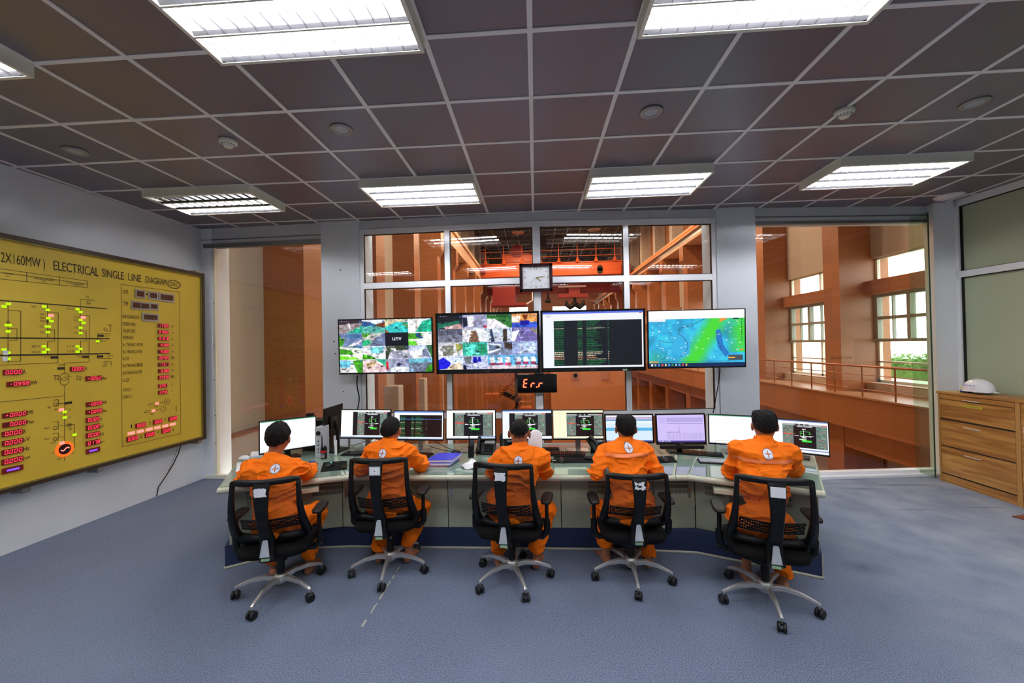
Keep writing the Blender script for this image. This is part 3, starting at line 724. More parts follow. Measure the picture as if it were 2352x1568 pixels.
# machine block with two vents, steel stair, pale ducts
mh = thing('machine_house', 'tan walled machine house standing low in the hall, behind the red digits', 'machine house', (4.2, 33, FZ))
b = MB(); b.box(1.2, 7.1, 32, 36, FZ, .2, 'tan_wall'); b.build('body', mh)
for px in (1322, 1391):
    p = at_y(px, 862, 31.9); b = MB(); b.box(p.x-.33, p.x+.33, 31.92, 32, p.z-.33, p.z+.33, 'pink_wall')
    if px < 1350: b.cyl((p.x, 31.93, p.z), (p.x, 31.85, p.z), .17, 'black', 16)
    b.build('vent', mh)
st = thing('steel_stair', 'orange brown steel stair with railings left of the tan machine house', 'stair', (-2, 30, FZ))
def land(x0, x1, z, yy=30):
    b = MB(); b.box(x0, x1, yy, yy+1.2, z-.35, z, 'stair_paint'); 
    for zz in (.5, 1.0): b.cyl((x0, yy, z+zz), (x1, yy, z+zz), .025, 'wood_rail', 6)
    for x in (x0, (x0+x1)/2, x1): b.cyl((x, yy, z), (x, yy, z+1.0), .025, 'wood_rail', 6)
    b.build('landing', st)
def flight(x0, z0, x1, z1, yy=30, m='stair_paint'):
    b = MB(); b.obox(((x0+x1)/2, yy+.05, (z0+z1)/2), Vector((x1-x0, 0, z1-z0))/2, (0, .05, 0), Vector((-(z1-z0), 0, x1-x0)).normalized()*.17, m)
    n = 9
    for i in range(n): x = x0+(x1-x0)*i/n; z = z0+(z1-z0)*i/n; b.box(x, x+.28, yy, yy+1.1, z, z+.05, 'steel_dark')
    for zz in (.55, 1.0): b.cyl((x0, yy, z0+zz), (x1, yy, z1+zz), .025, 'wood_rail', 6)
    b.build('flight', st)
P = [at_y(*q, 30) for q in ((1113, 906), (1147, 906), (1150, 902), (1190, 858), (1193, 937), (1222, 937), (1192, 925), (1158, 958))]
land(P[0].x, P[1].x, P[0].z); flight(P[2].x, P[2].z, P[3].x, P[3].z); land(P[4].x, P[5].x, P[4].z); flight(P[7].x, P[7].z, P[6].x, P[6].z)
flight(P[2].x, P[2].z-.1, P[6].x, P[6].z, 31, 'steel_dark'); b = MB(); b.box(P[4].x-.3, P[4].x-.1, 30, 30.2, FZ, .2, 'steel_dark'); b.build('stair_post', st)
b = MB(); b.box(-4.0, 1.2, 33, 33.3, FZ, .3, 'granite'); struct(b, 'trim_3')
for (x0, x1, y0, z1, lb) in ((-5.15, -4.62, 13, .52, 'wide pale boxed duct by the left hall columns, nearer of the two'), (-5.45, -5.17, 18, .36, 'narrow pale boxed duct by the left hall columns, farther of the two')):
    tag(MB().box(x0, x1, y0, y0+.5, FZ, z1, 'hall_white').build('boxed_duct', origin=((x0+x1)/2, y0, FZ), bevel=.03), lb, 'duct')
# outside: lawn, hedge and trees beyond the gallery windows
b = MB(); b.box(12.2, 60, -10, 90, -.5, -.3, 'lawn'); struct(b, 'ground')
def foliage(b, c, r, n, seed, s=.12):
    rg = random.Random(seed)
    for _ in range(n):
        th, ph = rg.uniform(0, 2*math.pi), math.acos(rg.uniform(-1, 1)); q = rg.uniform(.5, 1)
        p = Vector((c[0]+r[0]*q*math.sin(ph)*math.cos(th), c[1]+r[1]*q*math.sin(ph)*math.sin(th), c[2]+r[2]*q*math.cos(ph)))
        a = Vector((rg.uniform(-1, 1), rg.uniform(-1, 1), rg.uniform(-1, 1))).normalized()*s; e = a.orthogonal().normalized()*s*.6
        b.add([p-a, p+e, p+a, p-e], [(0, 1, 2, 3)], 'leaf')
b = MB(); rg = random.Random(5)
for k in range(14): foliage(b, (19.5, 8+k*1.4, .45), (.5, .9, .55), 420, k, .09)
b.box(19.3, 19.7, 7.5, 27, -.3, .7, 'leaf'); tag(b.build('hedge', origin=(19.5, 17, -.3)), 'clipped green hedge outside the gallery windows', 'hedge')
tr = thing('garden_tree', 'small leafy tree outside, seen through the nearest gallery window', 'tree', (20.8, 19.6, -.3))
b = MB(); b.tube([(20.8, 19.6, -.3), (20.8, 19.6, 1.0), (20.9, 19.5, 1.7)], [.1, .08, .05], 'bark', 8); b.build('trunk', tr)
b = MB(); foliage(b, (20.8, 19.6, 1.9), (1.2, 1.2, .75), 1500, 77, .11); b.build('crown', tr)
# ================================================================ ceiling fixtures and fittings
FIX = {}
def fixture(x0, y0, label, lit=(1, 1, 1), group=None):
    t_ = thing('ceiling_light', label, 'ceiling light', (x0+.6, y0+.3, CEIL-.09), group=group)
    key = tuple(lit)
    cx, cy, z = 0, 0, 0
    if key in FIX:
        for ch in FIX[key].children:
            c = ch.copy(); COL.objects.link(c); c.parent = t_
        return t_
    b = MB(); W, D, h = .605, .305, .085
    for (a0, a1, c0, c1) in ((-W, W, -D, -D+.022), (-W, W, D-.022, D), (-W, -W+.022, -D+.0221, D-.0221), (W-.022, W, -D+.0221, D-.0221)): b.box(a0, a1, c0, c1, 0, h, 'fixture')
    for sx in (-1, 1):
        for sy in (-1, 1): b.box(sx*.565-.008, sx*.565+.008, sy*.272-.004, sy*.272+.004, -.001, .001, 'vent')
    b.build('housing', t_, world=False, bevel=.003)
    b = MB(); b.box(-W+.02, W-.02, -D+.02, D-.02, h-.006, h-.001, 'reflector')
    b.build('reflector', t_, world=False)
    for k, yy in enumerate((-.19, 0, .19)):
        b = MB(); b.cyl((-.56, yy, .055), (.56, yy, .055), .013, 'tube' if lit[k] else 'tube_off', 10)
        b.cyl((-.585, yy, .055), (-.56, yy, .055), .015, 'fixture', 10); b.cyl((.56, yy, .055), (.585, yy, .055), .015, 'fixture', 10); b.build('tube', t_, world=False)
    # parabolic louvre: three long cells, cross blades open at the top
    b = MB()
    for yc in (-.19, 0, .19):
        for sy in (-1, 1):
            for (a0, a1) in ((-W+.022, W-.022),):
                y0_, y1_ = yc+sy*.092, yc+sy*.075
                b.add([(a0, y0_, .002), (a1, y0_, .002), (a1, y1_, .022), (a0, y1_, .022)], [(0, 1, 2, 3)], 'louvre')
        for i in range(1, 13):
            x = -W+.022+(2*W-.044)*i/13
            b.add([(x, yc-.09, .002), (x, yc+.09, .002), (x, yc+.07, .018), (x, yc-.07, .018)], [(0, 1, 2, 3)], 'louvre')
            b.add([(x+.002, yc-.09, .002), (x+.002, yc+.09, .002), (x+.002, yc+.07, .018), (x+.002, yc-.07, .018)], [(0, 1, 2, 3)], 'louvre')
    for y_ in (-.095, .095): b.box(-W+.02, W-.02, y_-.006, y_+.006, .001, .006, 'fixture')
    b.build('louvre', t_, world=False)
    FIX[key] = t_
    return t_
fixture(-1.8, 3.99, 'louvred ceiling light over the middle left, above the first two televisions')
fixture(.6, 3.99, 'louvred ceiling light above the television with the green text')
fixture(3.0, 3.99, 'louvred ceiling light at the right, nearest to the green board wall')
fixture(-4.2, 3.99, 'louvred ceiling light at the left with only its rear tube lit', (0, 0, 1))
fixture(-1.8, 1.59, 'biggest nearest louvred ceiling light at the top left of the photo')
fixture(.6, 1.59, 'near louvred ceiling light cut off at the top right of the photo')
fixture(-4.2, 1.59, 'near louvred ceiling light, only its corner showing at the left edge')
for x in (-4.2, -1.8, .6, 3.0):
    fixture(x, -.81, 'louvred ceiling light behind the camera', group='ceiling lights behind the camera')
fixture(3.0, 1.59, 'louvred ceiling light just outside the top right corner of the photo')
def downlight(x, y, label):
    t_ = thing('downlight', label, 'downlight', (x, y, CEIL-.012))
    MB().lathe([(.055, .004), (.058, -.002), (.078, -.004), (.086, .004), (.086, .011), (.055, .011)], (x, y, CEIL-.012), 'steel').build('ring', t_)
    MB().lathe([(.0, .010), (.030, .009), (.042, .006), (.050, .001), (.055, .004)], (x, y, CEIL-.012), 'grey_plate').build('bulb', t_)
for (x, y), lb in zip(((-3.948, 3.173), (-1.519, 3.058), (.92, 3.047), (3.348, 3.159)), ('small round downlight nearest the left wall', 'small round downlight right of the left smoke detector', 'small round downlight with a rusty ring, right of the centre line', 'small round downlight at the far right of the ceiling')): downlight(x, y, lb)
for (x, y), lb in zip(((-2.533, 3.135), (2.415, 3.167)), ('white smoke detector on the left half of the ceiling', 'white smoke detector on the right half of the ceiling')):
    t_ = thing('smoke_detector', lb, 'smoke detector', (x, y, CEIL-.06))
    MB().lathe([(0, .002), (.03, .0), (.034, .014), (.034, .018), (.055, .02), (.066, .034), (.066, .058), (0, .058)], (x, y, CEIL-.06), 'fixture').build('housing', t_)
    b = MB()
    for k in range(14): a = k*math.pi/7; b.obox((x+.046*math.cos(a), y+.046*math.sin(a), CEIL-.0405), (.007*math.cos(a), .007*math.sin(a), 0), (-.003*math.sin(a), .003*math.cos(a), 0), (0, 0, .002), 'vent')
    b.build('grille', t_)
t_ = thing('dome_light', 'flat white dome light in the right rear ceiling corner', 'ceiling light', (5.2, 5.22, CEIL-.05))
MB().lathe([(0, 0), (.06, .003), (.11, .015), (.14, .035), (.145, .048), (0, .048)], (5.2, 5.22, CEIL-.05), 'white_gloss').build('cover', t_)
# ================================================================ the yellow mimic board on the left wall
OFF = .13
BN = WL_N.copy(); BD = WL_D.copy()                     # BD runs away from the camera, BN points into the room
def bpt(zx, zy, off=OFF+.002):
    return on_left_wall(zx/2.6133, 540+zy/2.6133, off)
c0 = on_left_wall(430, 640, OFF)
def board_at(y, z, off=0): 
    p = WL_A+WL_D*((y-WL_A.y)/WL_D.y)+WL_N*(OFF+off); return Vector((p.x, p.y, z))
bd = thing('mimic_board', 'big yellow electrical diagram board in a brown frame on the left wall', 'diagram board', (-4.9, 3.4, .595))
YB0, YB1, ZB0, ZB1 = 1.0, 5.235, .63, 2.87
def bslab(b, y0, y1, z0, z1, d0, d1, mat):
    P = [board_at(y0, z0, d0), board_at(y1, z0, d0), board_at(y1, z1, d0), board_at(y0, z1, d0)]
    b.pprism(P, WL_N*(d1-d0), mat)
b = MB(); bslab(b, YB0, YB1, ZB0, ZB1, -.10, 0, 'board'); b.build('panel', bd)
b = MB()
for y0, y1, z0, z1 in ((YB0-.04, YB1+.035, ZB1, ZB1+.04), (YB0-.04, YB1+.035, ZB0-.035, ZB0), (YB1, YB1+.035, ZB0, ZB1), (YB0-.04, YB0, ZB0, ZB1)): bslab(b, y0, y1, z0, z1, -.11, .03, 'brown_frame')
bslab(b, YB0, YB1, ZB0, ZB0+.012, 0, .02, 'gold'); bslab(b, YB1-.012, YB1, ZB0, ZB1, 0, .02, 'gold'); bslab(b, YB0, YB1, ZB1-.012, ZB1, 0, .02, 'gold')
b.build('frame', bd)
for (y, z) in ((5.20, ZB1+.05), (5.20, ZB0-.05), (4.0, ZB0-.06), (3.40, ZB0-.06)):
    b = MB(); bslab(b, y-.03, y+.03, z-.03, z+.02, -.128, .0, 'steel'); b.build('bracket', bd)
def bd_uz(p0, p1):
    return BD, Z_
def btext(b, s, x0, y0, x1, y1, h, mat='dark_text', fit=True, align='L'):
    """lettering on the board; (x0,y0)-(x1,y1) baseline, h letter height, all in crop pixels at the left end"""
    p0, p1 = bpt(x0, y0), bpt(x1, y1); hh = (bpt(x0, y0-h)-p0).z
    b.text(s, p0, BD, Z_, hh, mat, width=(p1-p0).length if fit else None, depth=.001)
for a_ in (('2X160MW )', 4, 160, 270, 195, 60), ('ELECTRICAL', 322, 207, 592, 238, 56), ('SINGLE', 612, 248, 744, 264, 48), ('LINE', 770, 270, 848, 280, 44), ('DIAGRAM', 873, 284, 1000, 305, 40)):
    b = MB(); btext(b, *a_); b.build('title_lettering', bd)
b = MB(); cc = bpt(1045, 295)
ring = [cc+BD*(.085*math.cos(a))+Z_*(.052*math.sin(a)) for a in np.linspace(0, 2*math.pi, 29)]
b.tube([p+BN*.002 for p in ring], .004, 'dark_text', 6, cap=False); b.text('DEC', cc-BD*.058-Z_*.025+BN*.001, BD, Z_, .05, 'dark_text', width=.116); b.build('maker_mark', bd)
# ruled lines
def line(b, pts, w=.004, mat='dark_text'):
    P = [bpt(x, y) for x, y in pts]
    for p, q in zip(P, P[1:]):
        d = (q-p)
        if d.length < 1e-4: continue
        e = d.normalized(); s_ = BN.cross(e)*w/2; ee = e*w/2; b.add([p-ee-s_, q+ee-s_, q+ee+s_, p-ee+s_], [(0, 1, 2, 3)], mat)
def circ(b, x, y, r, w=.004, mat='dark_text'):
    c = bpt(x, y)+BN*.001; rr = (bpt(x, y-r)-c).z; n = 24
    for k in range(n):
        a0, a1 = 2*math.pi*k/n, 2*math.pi*(k+1)/n
        b.add([c+BD*(ra*math.cos(a))+Z_*(ra*math.sin(a)) for ra, a in ((rr-w/2, a0), (rr+w/2, a0), (rr+w/2, a1), (rr-w/2, a1))], [(0, 1, 2, 3)], mat)
b = MB()
line(b, [(-300, 370), (0, 390), (640, 441)], .010); line(b, [(-300, 614), (655, 621)], .012); line(b, [(-300, 726), (0, 721), (655, 710)], .014)
for pts in ([(48, 395), (48, 625)], [(48, 632), (48, 770)], [(48, 450), (125, 455), (125, 757), (48, 760)], [(48, 560), (102, 562), (102, 630), (48, 632)],
            [(285, 415), (285, 612)], [(285, 637), (285, 715)], [(287, 465), (350, 467), (348, 765), (0, 780)], [(287, 567), (328, 568), (328, 635), (287, 637)],
            [(482, 600), (482, 383), (570, 390)], [(484, 480), (536, 482), (534, 760), (388, 767), (388, 828)], [(484, 573), (518, 574), (518, 634), (484, 636), (484, 705)],
            [(388, 902), (388, 1255)], [(-200, 1010), (0, 1001), (388, 963)], [(388, 845), (430, 845)], [(348, 797), (388, 798)],
            [(387, 1140), (448, 1134), (448, 1275)], [(350, 1210), (388, 1212)], [(350, 1140), (388, 1142)], [(350, 1010), (388, 1008), (430, 1003)],
            [(320, 990), (350, 985), (350, 1025), (325, 1025)], [(320, 1120), (350, 1117), (350, 1165), (325, 1167)], [(320, 1190), (350, 1187), (350, 1230), (325, 1232)],
            [(586, 618), (586, 590), (665, 592)], [(586, 712), (586, 738), (668, 740)], [(586, 650), (586, 620)], [(640, 577), (665, 577), (665, 548)], [(640, 757), (667, 757), (667, 783)],
            [(388, 1310), (388, 1355)]): line(b, pts)
for x, y, r in ((387, 850, 22), (387, 877, 22), (410, 1139, 8), (422, 1138, 8), (534, 400, 9), (48, 523, 6), (287, 518, 6), (484, 512, 6), (633, 565, 9), (633, 765, 9), (330, 1015, 9), (330, 1155, 9), (330, 1222, 9)): circ(b, x, y, r)
for x, y in ((327, 733), (515, 729), (604, 603), (601, 727), (368, 799), (411, 1006)):
    p = bpt(x, y); b.obox(p, BD*.030, BN*.001, Z_*.012, 'dark_text')
# the table under the title
line(b, [(-200, 178), (0, 200), (525, 275), (523, 315), (0, 262), (-200, 240)]); line(b, [(-200, 200), (0, 222), (524, 292)]); line(b, [(160, 223), (160, 282)]); line(b, [(358, 251), (358, 300)])
# right-hand panel outline
line(b, [(727, 295), (1078, 342), (1085, 1190), (733, 1271), (727, 295)])
line(b, [(890, 1020), (900, 1010), (988, 1000)]); line(b, [(865, 1065), (875, 1055), (965, 1045)]); line(b, [(890, 1020), (925, 1017)]); line(b, [(865, 1065), (898, 1062)])
circ(b, 1002, 999, 16); circ(b, 980, 1043, 16); line(b, [(1058, 1025), (1058, 1055)], .008)
b.build('diagram_line', bd)
# captions
b = MB()
for s_, x0, y0, x1, y1, h in (('DATE:', 738, 350, 770, 355, 24), ('TIME:', 740, 420, 771, 424, 24), ('SAFE RUNNING DAYS:', 735, 498, 838, 505, 22), ('FOREBAY LEVEL', 735, 541, 814, 546, 20), ('TAILBAY LEVEL', 736, 582, 813, 586, 20),
    ('WATER HEAD', 737, 624, 800, 627, 20), ('No.1 TRASHRACK BEFORE', 736, 667, 857, 667, 20), ('No.1 TRASHRACK AFTER', 737, 709, 853, 708, 20), ('No.1DP', 737, 751, 775, 750, 20), ('No.2 TRASHRACK BEFORE', 737, 793, 857, 791, 20),
    ('No.2 TRASHRACK AFTER', 738, 836, 853, 832, 20), ('No.2DP', 738, 880, 775, 877, 20), ('220VDC  I', 739, 938, 790, 935, 18), ('220VDC  II', 740, 980, 791, 977, 18),
    ('m', 1030, 552, 1041, 552, 14), ('m', 1030, 590, 1041, 590, 14), ('m', 1030, 628, 1041, 628, 14), ('m', 1030, 665, 1041, 665, 14), ('m', 1030, 704, 1041, 704, 14), ('kPa', 1028, 744, 1048, 743, 18), ('m', 1030, 780, 1041, 779, 14), ('m', 1030, 816, 1041, 815, 14), ('kPa', 1028, 857, 1048, 855, 18), ('V', 1030, 905, 1038, 905, 16), ('V', 1030, 942, 1038, 942, 16),
    ('A', 136, 832, 156, 830, 26), ('MW', 186, 898, 224, 892, 24), ('MW', 162, 1076, 202, 1070, 24), ('Mvar', 162, 1132, 204, 1126, 22), ('A', 138, 1190, 156, 1186, 24), ('kV', 138, 1240, 180, 1234, 26), ('Hz', 140, 1296, 178, 1290, 26), ('rpm', 140, 1346, 180, 1338, 20),
    ('A', 510, 808, 524, 806, 20), ('T2', 320, 870, 356, 868, 30), ('ΣQ:', 456, 870, 492, 868, 26), ('Mvar', 612, 866, 640, 864, 18), ('MW', 616, 1014, 642, 1011, 20), ('Mvar', 614, 1062, 642, 1058, 18), ('A', 602, 1112, 614, 1110, 20), ('kV', 600, 1160, 624, 1156, 22), ('Hz', 602, 1204, 624, 1200, 22), ('rpm', 602, 1248, 626, 1243, 16),
    ('1', 785, 1158, 792, 1157, 22), ('3', 893, 1136, 900, 1135, 22), ('5', 989, 1116, 996, 1115, 20), ('2', 842, 1218, 850, 1217, 22), ('4', 944, 1194, 951, 1193, 22), ('6', 1036, 1176, 1044, 1175, 20), ('1', 999, 1005, 1004, 1004, 12), ('2', 977, 1049, 982, 1048, 12), ('No.1', 928, 1035, 948, 1033, 14), ('No.2', 904, 1080, 924, 1078, 14)):
    btext(b, s_, x0, y0, x1, y1, h)
for s_, x, y in (('2201', 188, 432), ('220-1', 240, 478), ('220-2', 240, 500), ('220-3', 240, 520), ('220-4', 236, 553), ('220-5', 236, 587), ('2202-17', 190, 672), ('2202-27', 190, 706), ('212-17', 400, 445), ('212-1', 442, 495), ('212-2', 442, 515), ('212', 448, 558), ('212-4', 442, 590), ('212-19', 402, 672), ('212-29', 402, 702), ('TMB', 512, 375), ('OKMC', 516, 415), ('2211', 628, 608), ('219-17', 596, 640), ('2212', 645, 545), ('2213', 648, 728), ('2214', 614, 790),
    ('T2-17', 260, 737), ('T2-18', 458, 733), ('T2-27', 350, 785), ('902', 285, 1040), ('902-1', 325, 1052), ('G2', 312, 1312), ('900', 345, 1350), ('EXC', 425, 1312), ('9021', 268, 1165), ('9022', 268, 1230), ('22', 410, 1052), ('12', 412, 1098), ('TE2', 410, 1170), ('G2-1', 302, 1252)):
    btext(b, s_, x, y, x+len(s_)*7, y, 11)
for s_, x, y in (('LINE TRANSMISSION', 205, 262), ('DATA', 250, 280), ('TO TRANSMISSION', 396, 288), ('LINE 2', 440, 300), ('UNIT DATA', 20, 232), ('NOTE', 32, 250)): btext(b, s_, x, y, x+len(s_)*7, y+8, 10)
b.build('caption', bd)
# digital read-outs
def readout(x0, y0, x1, y1, txt, mat='led_red', back='led_off', off='led_dim', pad=.08, yr=None, surround=None):
    p0, p1 = bpt(x0, y1), bpt(x1, y1 if yr is None else yr[1]); top = bpt(x0, y0)
    w = (p1-p0).length; h = top.z-p0.z; z0 = (p0.z+p1.z)/2
    b = MB(); o = Vector((p0.x, p0.y, p0.z)); 
    if surround: b.pprism([o-BD*.02-Z_*.02, o+BD*(w+.02)-Z_*.02, o+BD*(w+.02)+Z_*(h+.02), o-BD*.02+Z_*(h+.02)], BN*.006, surround)
    b.pprism([o, o+BD*w, o+BD*w+Z_*h, o+Z_*h], BN*.009, back)
    b.seg7(txt, o+BD*(w*.07)+Z_*(h*.14)+BN*.009, BD, Z_, h*.72, mat, w=w*.90, off=off)
    b.build('readout', bd)
# each: left-top, right-bottom at the left edge; sizes follow the photo
for x0, y0, x1, y1, t in ((15, 808, 130, 840, '0.000'), (38, 880, 176, 910, '-0.998'), (12, 1070, 155, 1100, '+0.000'), (12, 1126, 155, 1156, ' 0.000'), (10, 1180, 130, 1212, '0.000'), (10, 1236, 130, 1268, '0.000'), (8, 1292, 130, 1325, '0.000'), (8, 1348, 130, 1382, '0.000'),
    (420, 790, 502, 818, '0.000'), (512, 847, 607, 875, '+0.062'), (515, 1003, 609, 1031, '-0.000'), (515, 1050, 609, 1078, '+0.000'), (515, 1097, 592, 1127, '0.000'), (515, 1143, 594, 1174, '0.000'), (515, 1190, 594, 1220, '0.000'), (515, 1237, 596, 1268, '0.178'),
    (946, 530, 1010, 553, '177.05'), (946, 569, 1010, 591, '076.02'), (947, 609, 1011, 630, '0101.0'), (947, 648, 1011, 670, '153.00'), (947, 687, 1011, 709, '153.00'), (947, 726, 1011, 748, '024.05'), (948, 766, 1012, 787, '173.11'), (948, 805, 1012, 827, '153.00'), (948, 843, 1012, 865, '039.36'), (949, 895, 1002, 917, '229.1'), (949, 934, 1002, 956, '234.6'),
    (757, 1212, 822, 1242, '0.000'), (868, 1187, 926, 1216, '0.000'), (968, 1164, 1020, 1191, '0.000'), (812, 1132, 872, 1160, '0.000'), (918, 1110, 972, 1137, '0.000'), (1010, 1092, 1060, 1117, '0.000')):
    readout(x0, y0, x1, y1, t)
for x0, y0, x1, y1, t in ((820, 333, 862, 365, '88'), (898, 344, 938, 376, '88'), (962, 353, 1036, 386, '8888'), (797, 402, 838, 434, '88'), (849, 408, 892, 438, '88'), (904, 412, 942, 440, '88'), (862, 475, 942, 505, '8888')):
    readout(x0, y0, x1, y1, t, mat='led_dim', back='led_dark', off=None, surround='steel')
b = MB(); line(b, [(866, 353), (892, 356)], .016, 'clock_frame'); line(b, [(940, 364), (958, 366)], .016, 'clock_frame'); b.build('dash', bd)
for x0, y0, x1, y1, r in ((10, 1402, 130, 1435, 0), (515, 1285, 594, 1314, 0)):
    p0, p1, tp = bpt(x0, y1), bpt(x1, y1), bpt(x0, y0); w = (p1-p0).length; h = tp.z-p0.z; b = MB()
    b.pprism([p0, p0+BD*w, p0+BD*w+Z_*h, p0+Z_*h], BN*.009, 'led_off'); q = p0+BD*w*.2+Z_*h*.3+BN*.0095; b.add([q, q+BD*w*.6, q+BD*w*.6+Z_*h*.36, q+Z_*h*.36], [(0, 1, 2, 3)], 'led_blue'); b.build('bar_indicator', bd)
for x, y in ((50, 412), (24, 428), (265, 428), (287, 448), (465, 444), (484, 461), (290, 498), (308, 516), (484, 509), (502, 526), (49, 540), (286, 548), (484, 555), (49, 577), (287, 582), (484, 587), (264, 667), (465, 667), (286, 686), (484, 682), (24, 686), (49, 705), (264, 702), (465, 699), (49, 742), (586, 636), (388, 1060), (388, 1094), (448, 1197)):
    p = bpt(x, y); MB().obox(p, BD*(.015+.007*(y == 540 or y == 548)), BN*.004, Z_*.011, 'led_green').build('indicator', bd)
for x, y in ((306, 482), (499, 493), (368, 1047), (371, 1247), (943, 1009), (921, 1053)):
    p = bpt(x, y); MB().obox(p, BD*.020, BN*.004, Z_*.014, 'led_pink').build('indicator', bd)
for x0, y0, x1, y1 in ((768, 1189, 808, 1187), (822, 1178, 862, 1175), (876, 1166, 914, 1163), (927, 1155, 962, 1153), (976, 1145, 1008, 1143), (1020, 1135, 1052, 1133)):
    p, q = bpt(x0, y0), bpt(x1, y1); MB().obox((p+q)/2, BD*((q-p).length/2), BN*.004, Z_*.016, 'led_pink').build('indicator', bd)
b = MB(); c = bpt(388, 1283)+BN*.003
for k in range(28):
    a0, a1 = 2*math.pi*k/28, 2*math.pi*(k+1)/28
    b.add([c+BD*(r*math.cos(a))+Z_*(r*math.sin(a)) for r, a in ((.052, a0), (.074, a0), (.074, a1), (.052, a1))], [(0, 1, 2, 3)], 'led_orange')
disc = [c+BD*(.052*math.cos(a))+Z_*(.052*math.sin(a)) for a in np.linspace(0, 2*math.pi, 25)[:-1]]; b.add(disc, [tuple(range(24))], 'clock_frame')
b.tube([c+BD*u+Z_*(.014*math.sin(u/.036*math.pi))+BN*.004 for u in np.linspace(-.034, .034, 9)], .005, 'led_pink', 5); b.build('generator_lamp', bd)
for x, y in ((32, 705), (28, 742)):
    p = bpt(x, y); MB().obox(p+BN*.002, BD*.016, BN*.003, Z_*.020, 'white').build('sticker', bd)
# the cable hanging from its corner
b = MB(); pts = [on_left_wall(x, y, o_) for x, y, o_ in ((417, 1016, .08), (410, 1040, .05), (398, 1066, .04), (380, 1095, .02), (364, 1118, .02), (360, 1139, .02))]; b.tube(pts, .006, 'black', 8)
b.tube([on_left_wall(x, y, o_) for x, y, o_ in ((410, 1018, .05), (404, 1040, .04), (392, 1070, .03), (386, 1082, .02))], .002, 'black', 6)
tag(b.build('power_cable', origin=pts[-1]), 'black cable hanging from the corner of the yellow board down the left wall', 'cable')
# ================================================================ console desk
DZ = .715
def D(px, py, z=DZ): p = at_z(px, py, z); return (p.x, p.y)
dk = thing('console_desk', 'long pale green console desk with angled wings and a glass top', 'desk', (0, 3.9, 0))
front = [D(499, 1121), D(700, 1099.5), D(795, 1091), D(820, 1090.5), D(1551, 1091), D(1580, 1090), D(1896, 1128)]
back = [D(1871, 1043), D(1600, 1010), D(1545, 1004), D(830, 1008), D(780, 1014), D(555, 1044)]
fl, fw1, fw2, fc1, fc2, fw3, fr_ = [Vector((*p, 0)) for p in front]
br_, bw3, bc2, bc1, bw1, bl = [Vector((*p, 0)) for p in back]
Yb = 4.45; bc1.y = Yb; bc2.y = Yb; bw1.y = Yb-.04; bw3.y = Yb-.02
sections = [('left', [fl, fw2, bw1, bl]), ('wedge', [fw2, fc1, bc1, bw1]), ('middle', [fc1, fc2, bc2, bc1]), ('wedge', [fc2, fw3, bw3, bc2]), ('right', [fw3, fr_, br_, bw3])]
for nme, poly in sections:
    b = MB(); c = sum(poly, Vector())/4
    P = [p+(c-p).normalized()*.002 for p in poly]
    b.prism([(p.x, p.y) for p in P], DZ-.030, DZ-.006, 'desk')
    # rounded front lip
    a, e = P[0], P[1]; d = (e-a).normalized(); n = Vector((d.y, -d.x, 0))
    rings = []
    for q in (a, e):
        rings.append([q+n*(o)+Z_*z for o, z in ((0.005, DZ-.006), (-.004, DZ-.003), (-.03, DZ-.004), (-.03, DZ-.052), (-.006, DZ-.052), (.012, DZ-.042), (.018, DZ-.026), (.014, DZ-.012))])
    b.loft([[Vector(p) for p in rings[0]], [Vector(p) for p in rings[1]]], 'desk_edge', smooth=False)
    b.build('worktop', dk, bevel=.003)
    b = MB(); Q = [p+(c-p).normalized()*(.022 if i < 2 else .03) for i, p in enumerate(P)]
    b.prism([(p.x, p.y) for p in Q], DZ-.006, DZ, 'desk_glass'); b.build('glass_sheet', dk)
# under-desk cabinets: a faceted front
cf = [Vector((*at_z(x, y, .19).xy, 0)) for x, y in ((527, 1252), (660, 1224), (790, 1207), (1030, 1210), (1290, 1211), (1500, 1210), (1598, 1212), (1680, 1228), (1884, 1266))]
cf[3].y = cf[4].y = cf[5].y = 3.53
cf[2].y = 3.52
ctop = DZ-.052
for i, (p, q) in enumerate(zip(cf, cf[1:])):
    d = (q-p).normalized(); n = Vector((-d.y, d.x, 0)); L = (q-p).length
    b = MB(); b.obox((p+q)/2+n*.01+Z_*((.19+ctop)/2), d*(L/2-.003), n*.01, Z_*((ctop-.19)/2), 'desk')
    b.build('cabinet_door', dk, bevel=.002)
    if i in (0, 1, 2, 4, 6, 7) or i == 5:
        b = MB(); s0 = p+d*(L*.45 if i in (1,) else L*.3)
        for r in range(3):
            for k in range(30): 
                if k*.0085 < L*.55: b.obox(s0+d*(k*.0085)-n*.0005+Z_*(.60-.045*r), d*.0018, n*.001, Z_*.017, 'vent')
        b.build('vent', dk)
    if i in (2, 3, 5):
        b = MB(); s0 = p+d*(.035 if i != 5 else L-.05); b.obox(s0-n*.004+Z_*.50, d*.011, n*.004, Z_*.045, 'steel'); b.obox(s0-n*.009+Z_*.52, d*.005, n*.002, Z_*.018, 'chrome'); b.cyl(s0-n*.007+Z_*.47, s0-n*.011+Z_*.47, .006, 'chrome', 10); b.build('latch', dk)
for p, r in ((cf[0], bl), (cf[-1], br_)):
    d = (r-p).normalized(); n = Vector((-d.y, d.x, 0)); e = p+d*((r-p).length*.95)
    b = MB(); b.obox((p+e)/2+Z_*((.19+ctop+.02)/2)-n*(.012 if p is cf[-1] else -.012)*-1, d*((e-p).length/2), n*.011, Z_*((ctop+.02-.19)/2), 'desk'); b.build('side_panel', dk, bevel=.002)
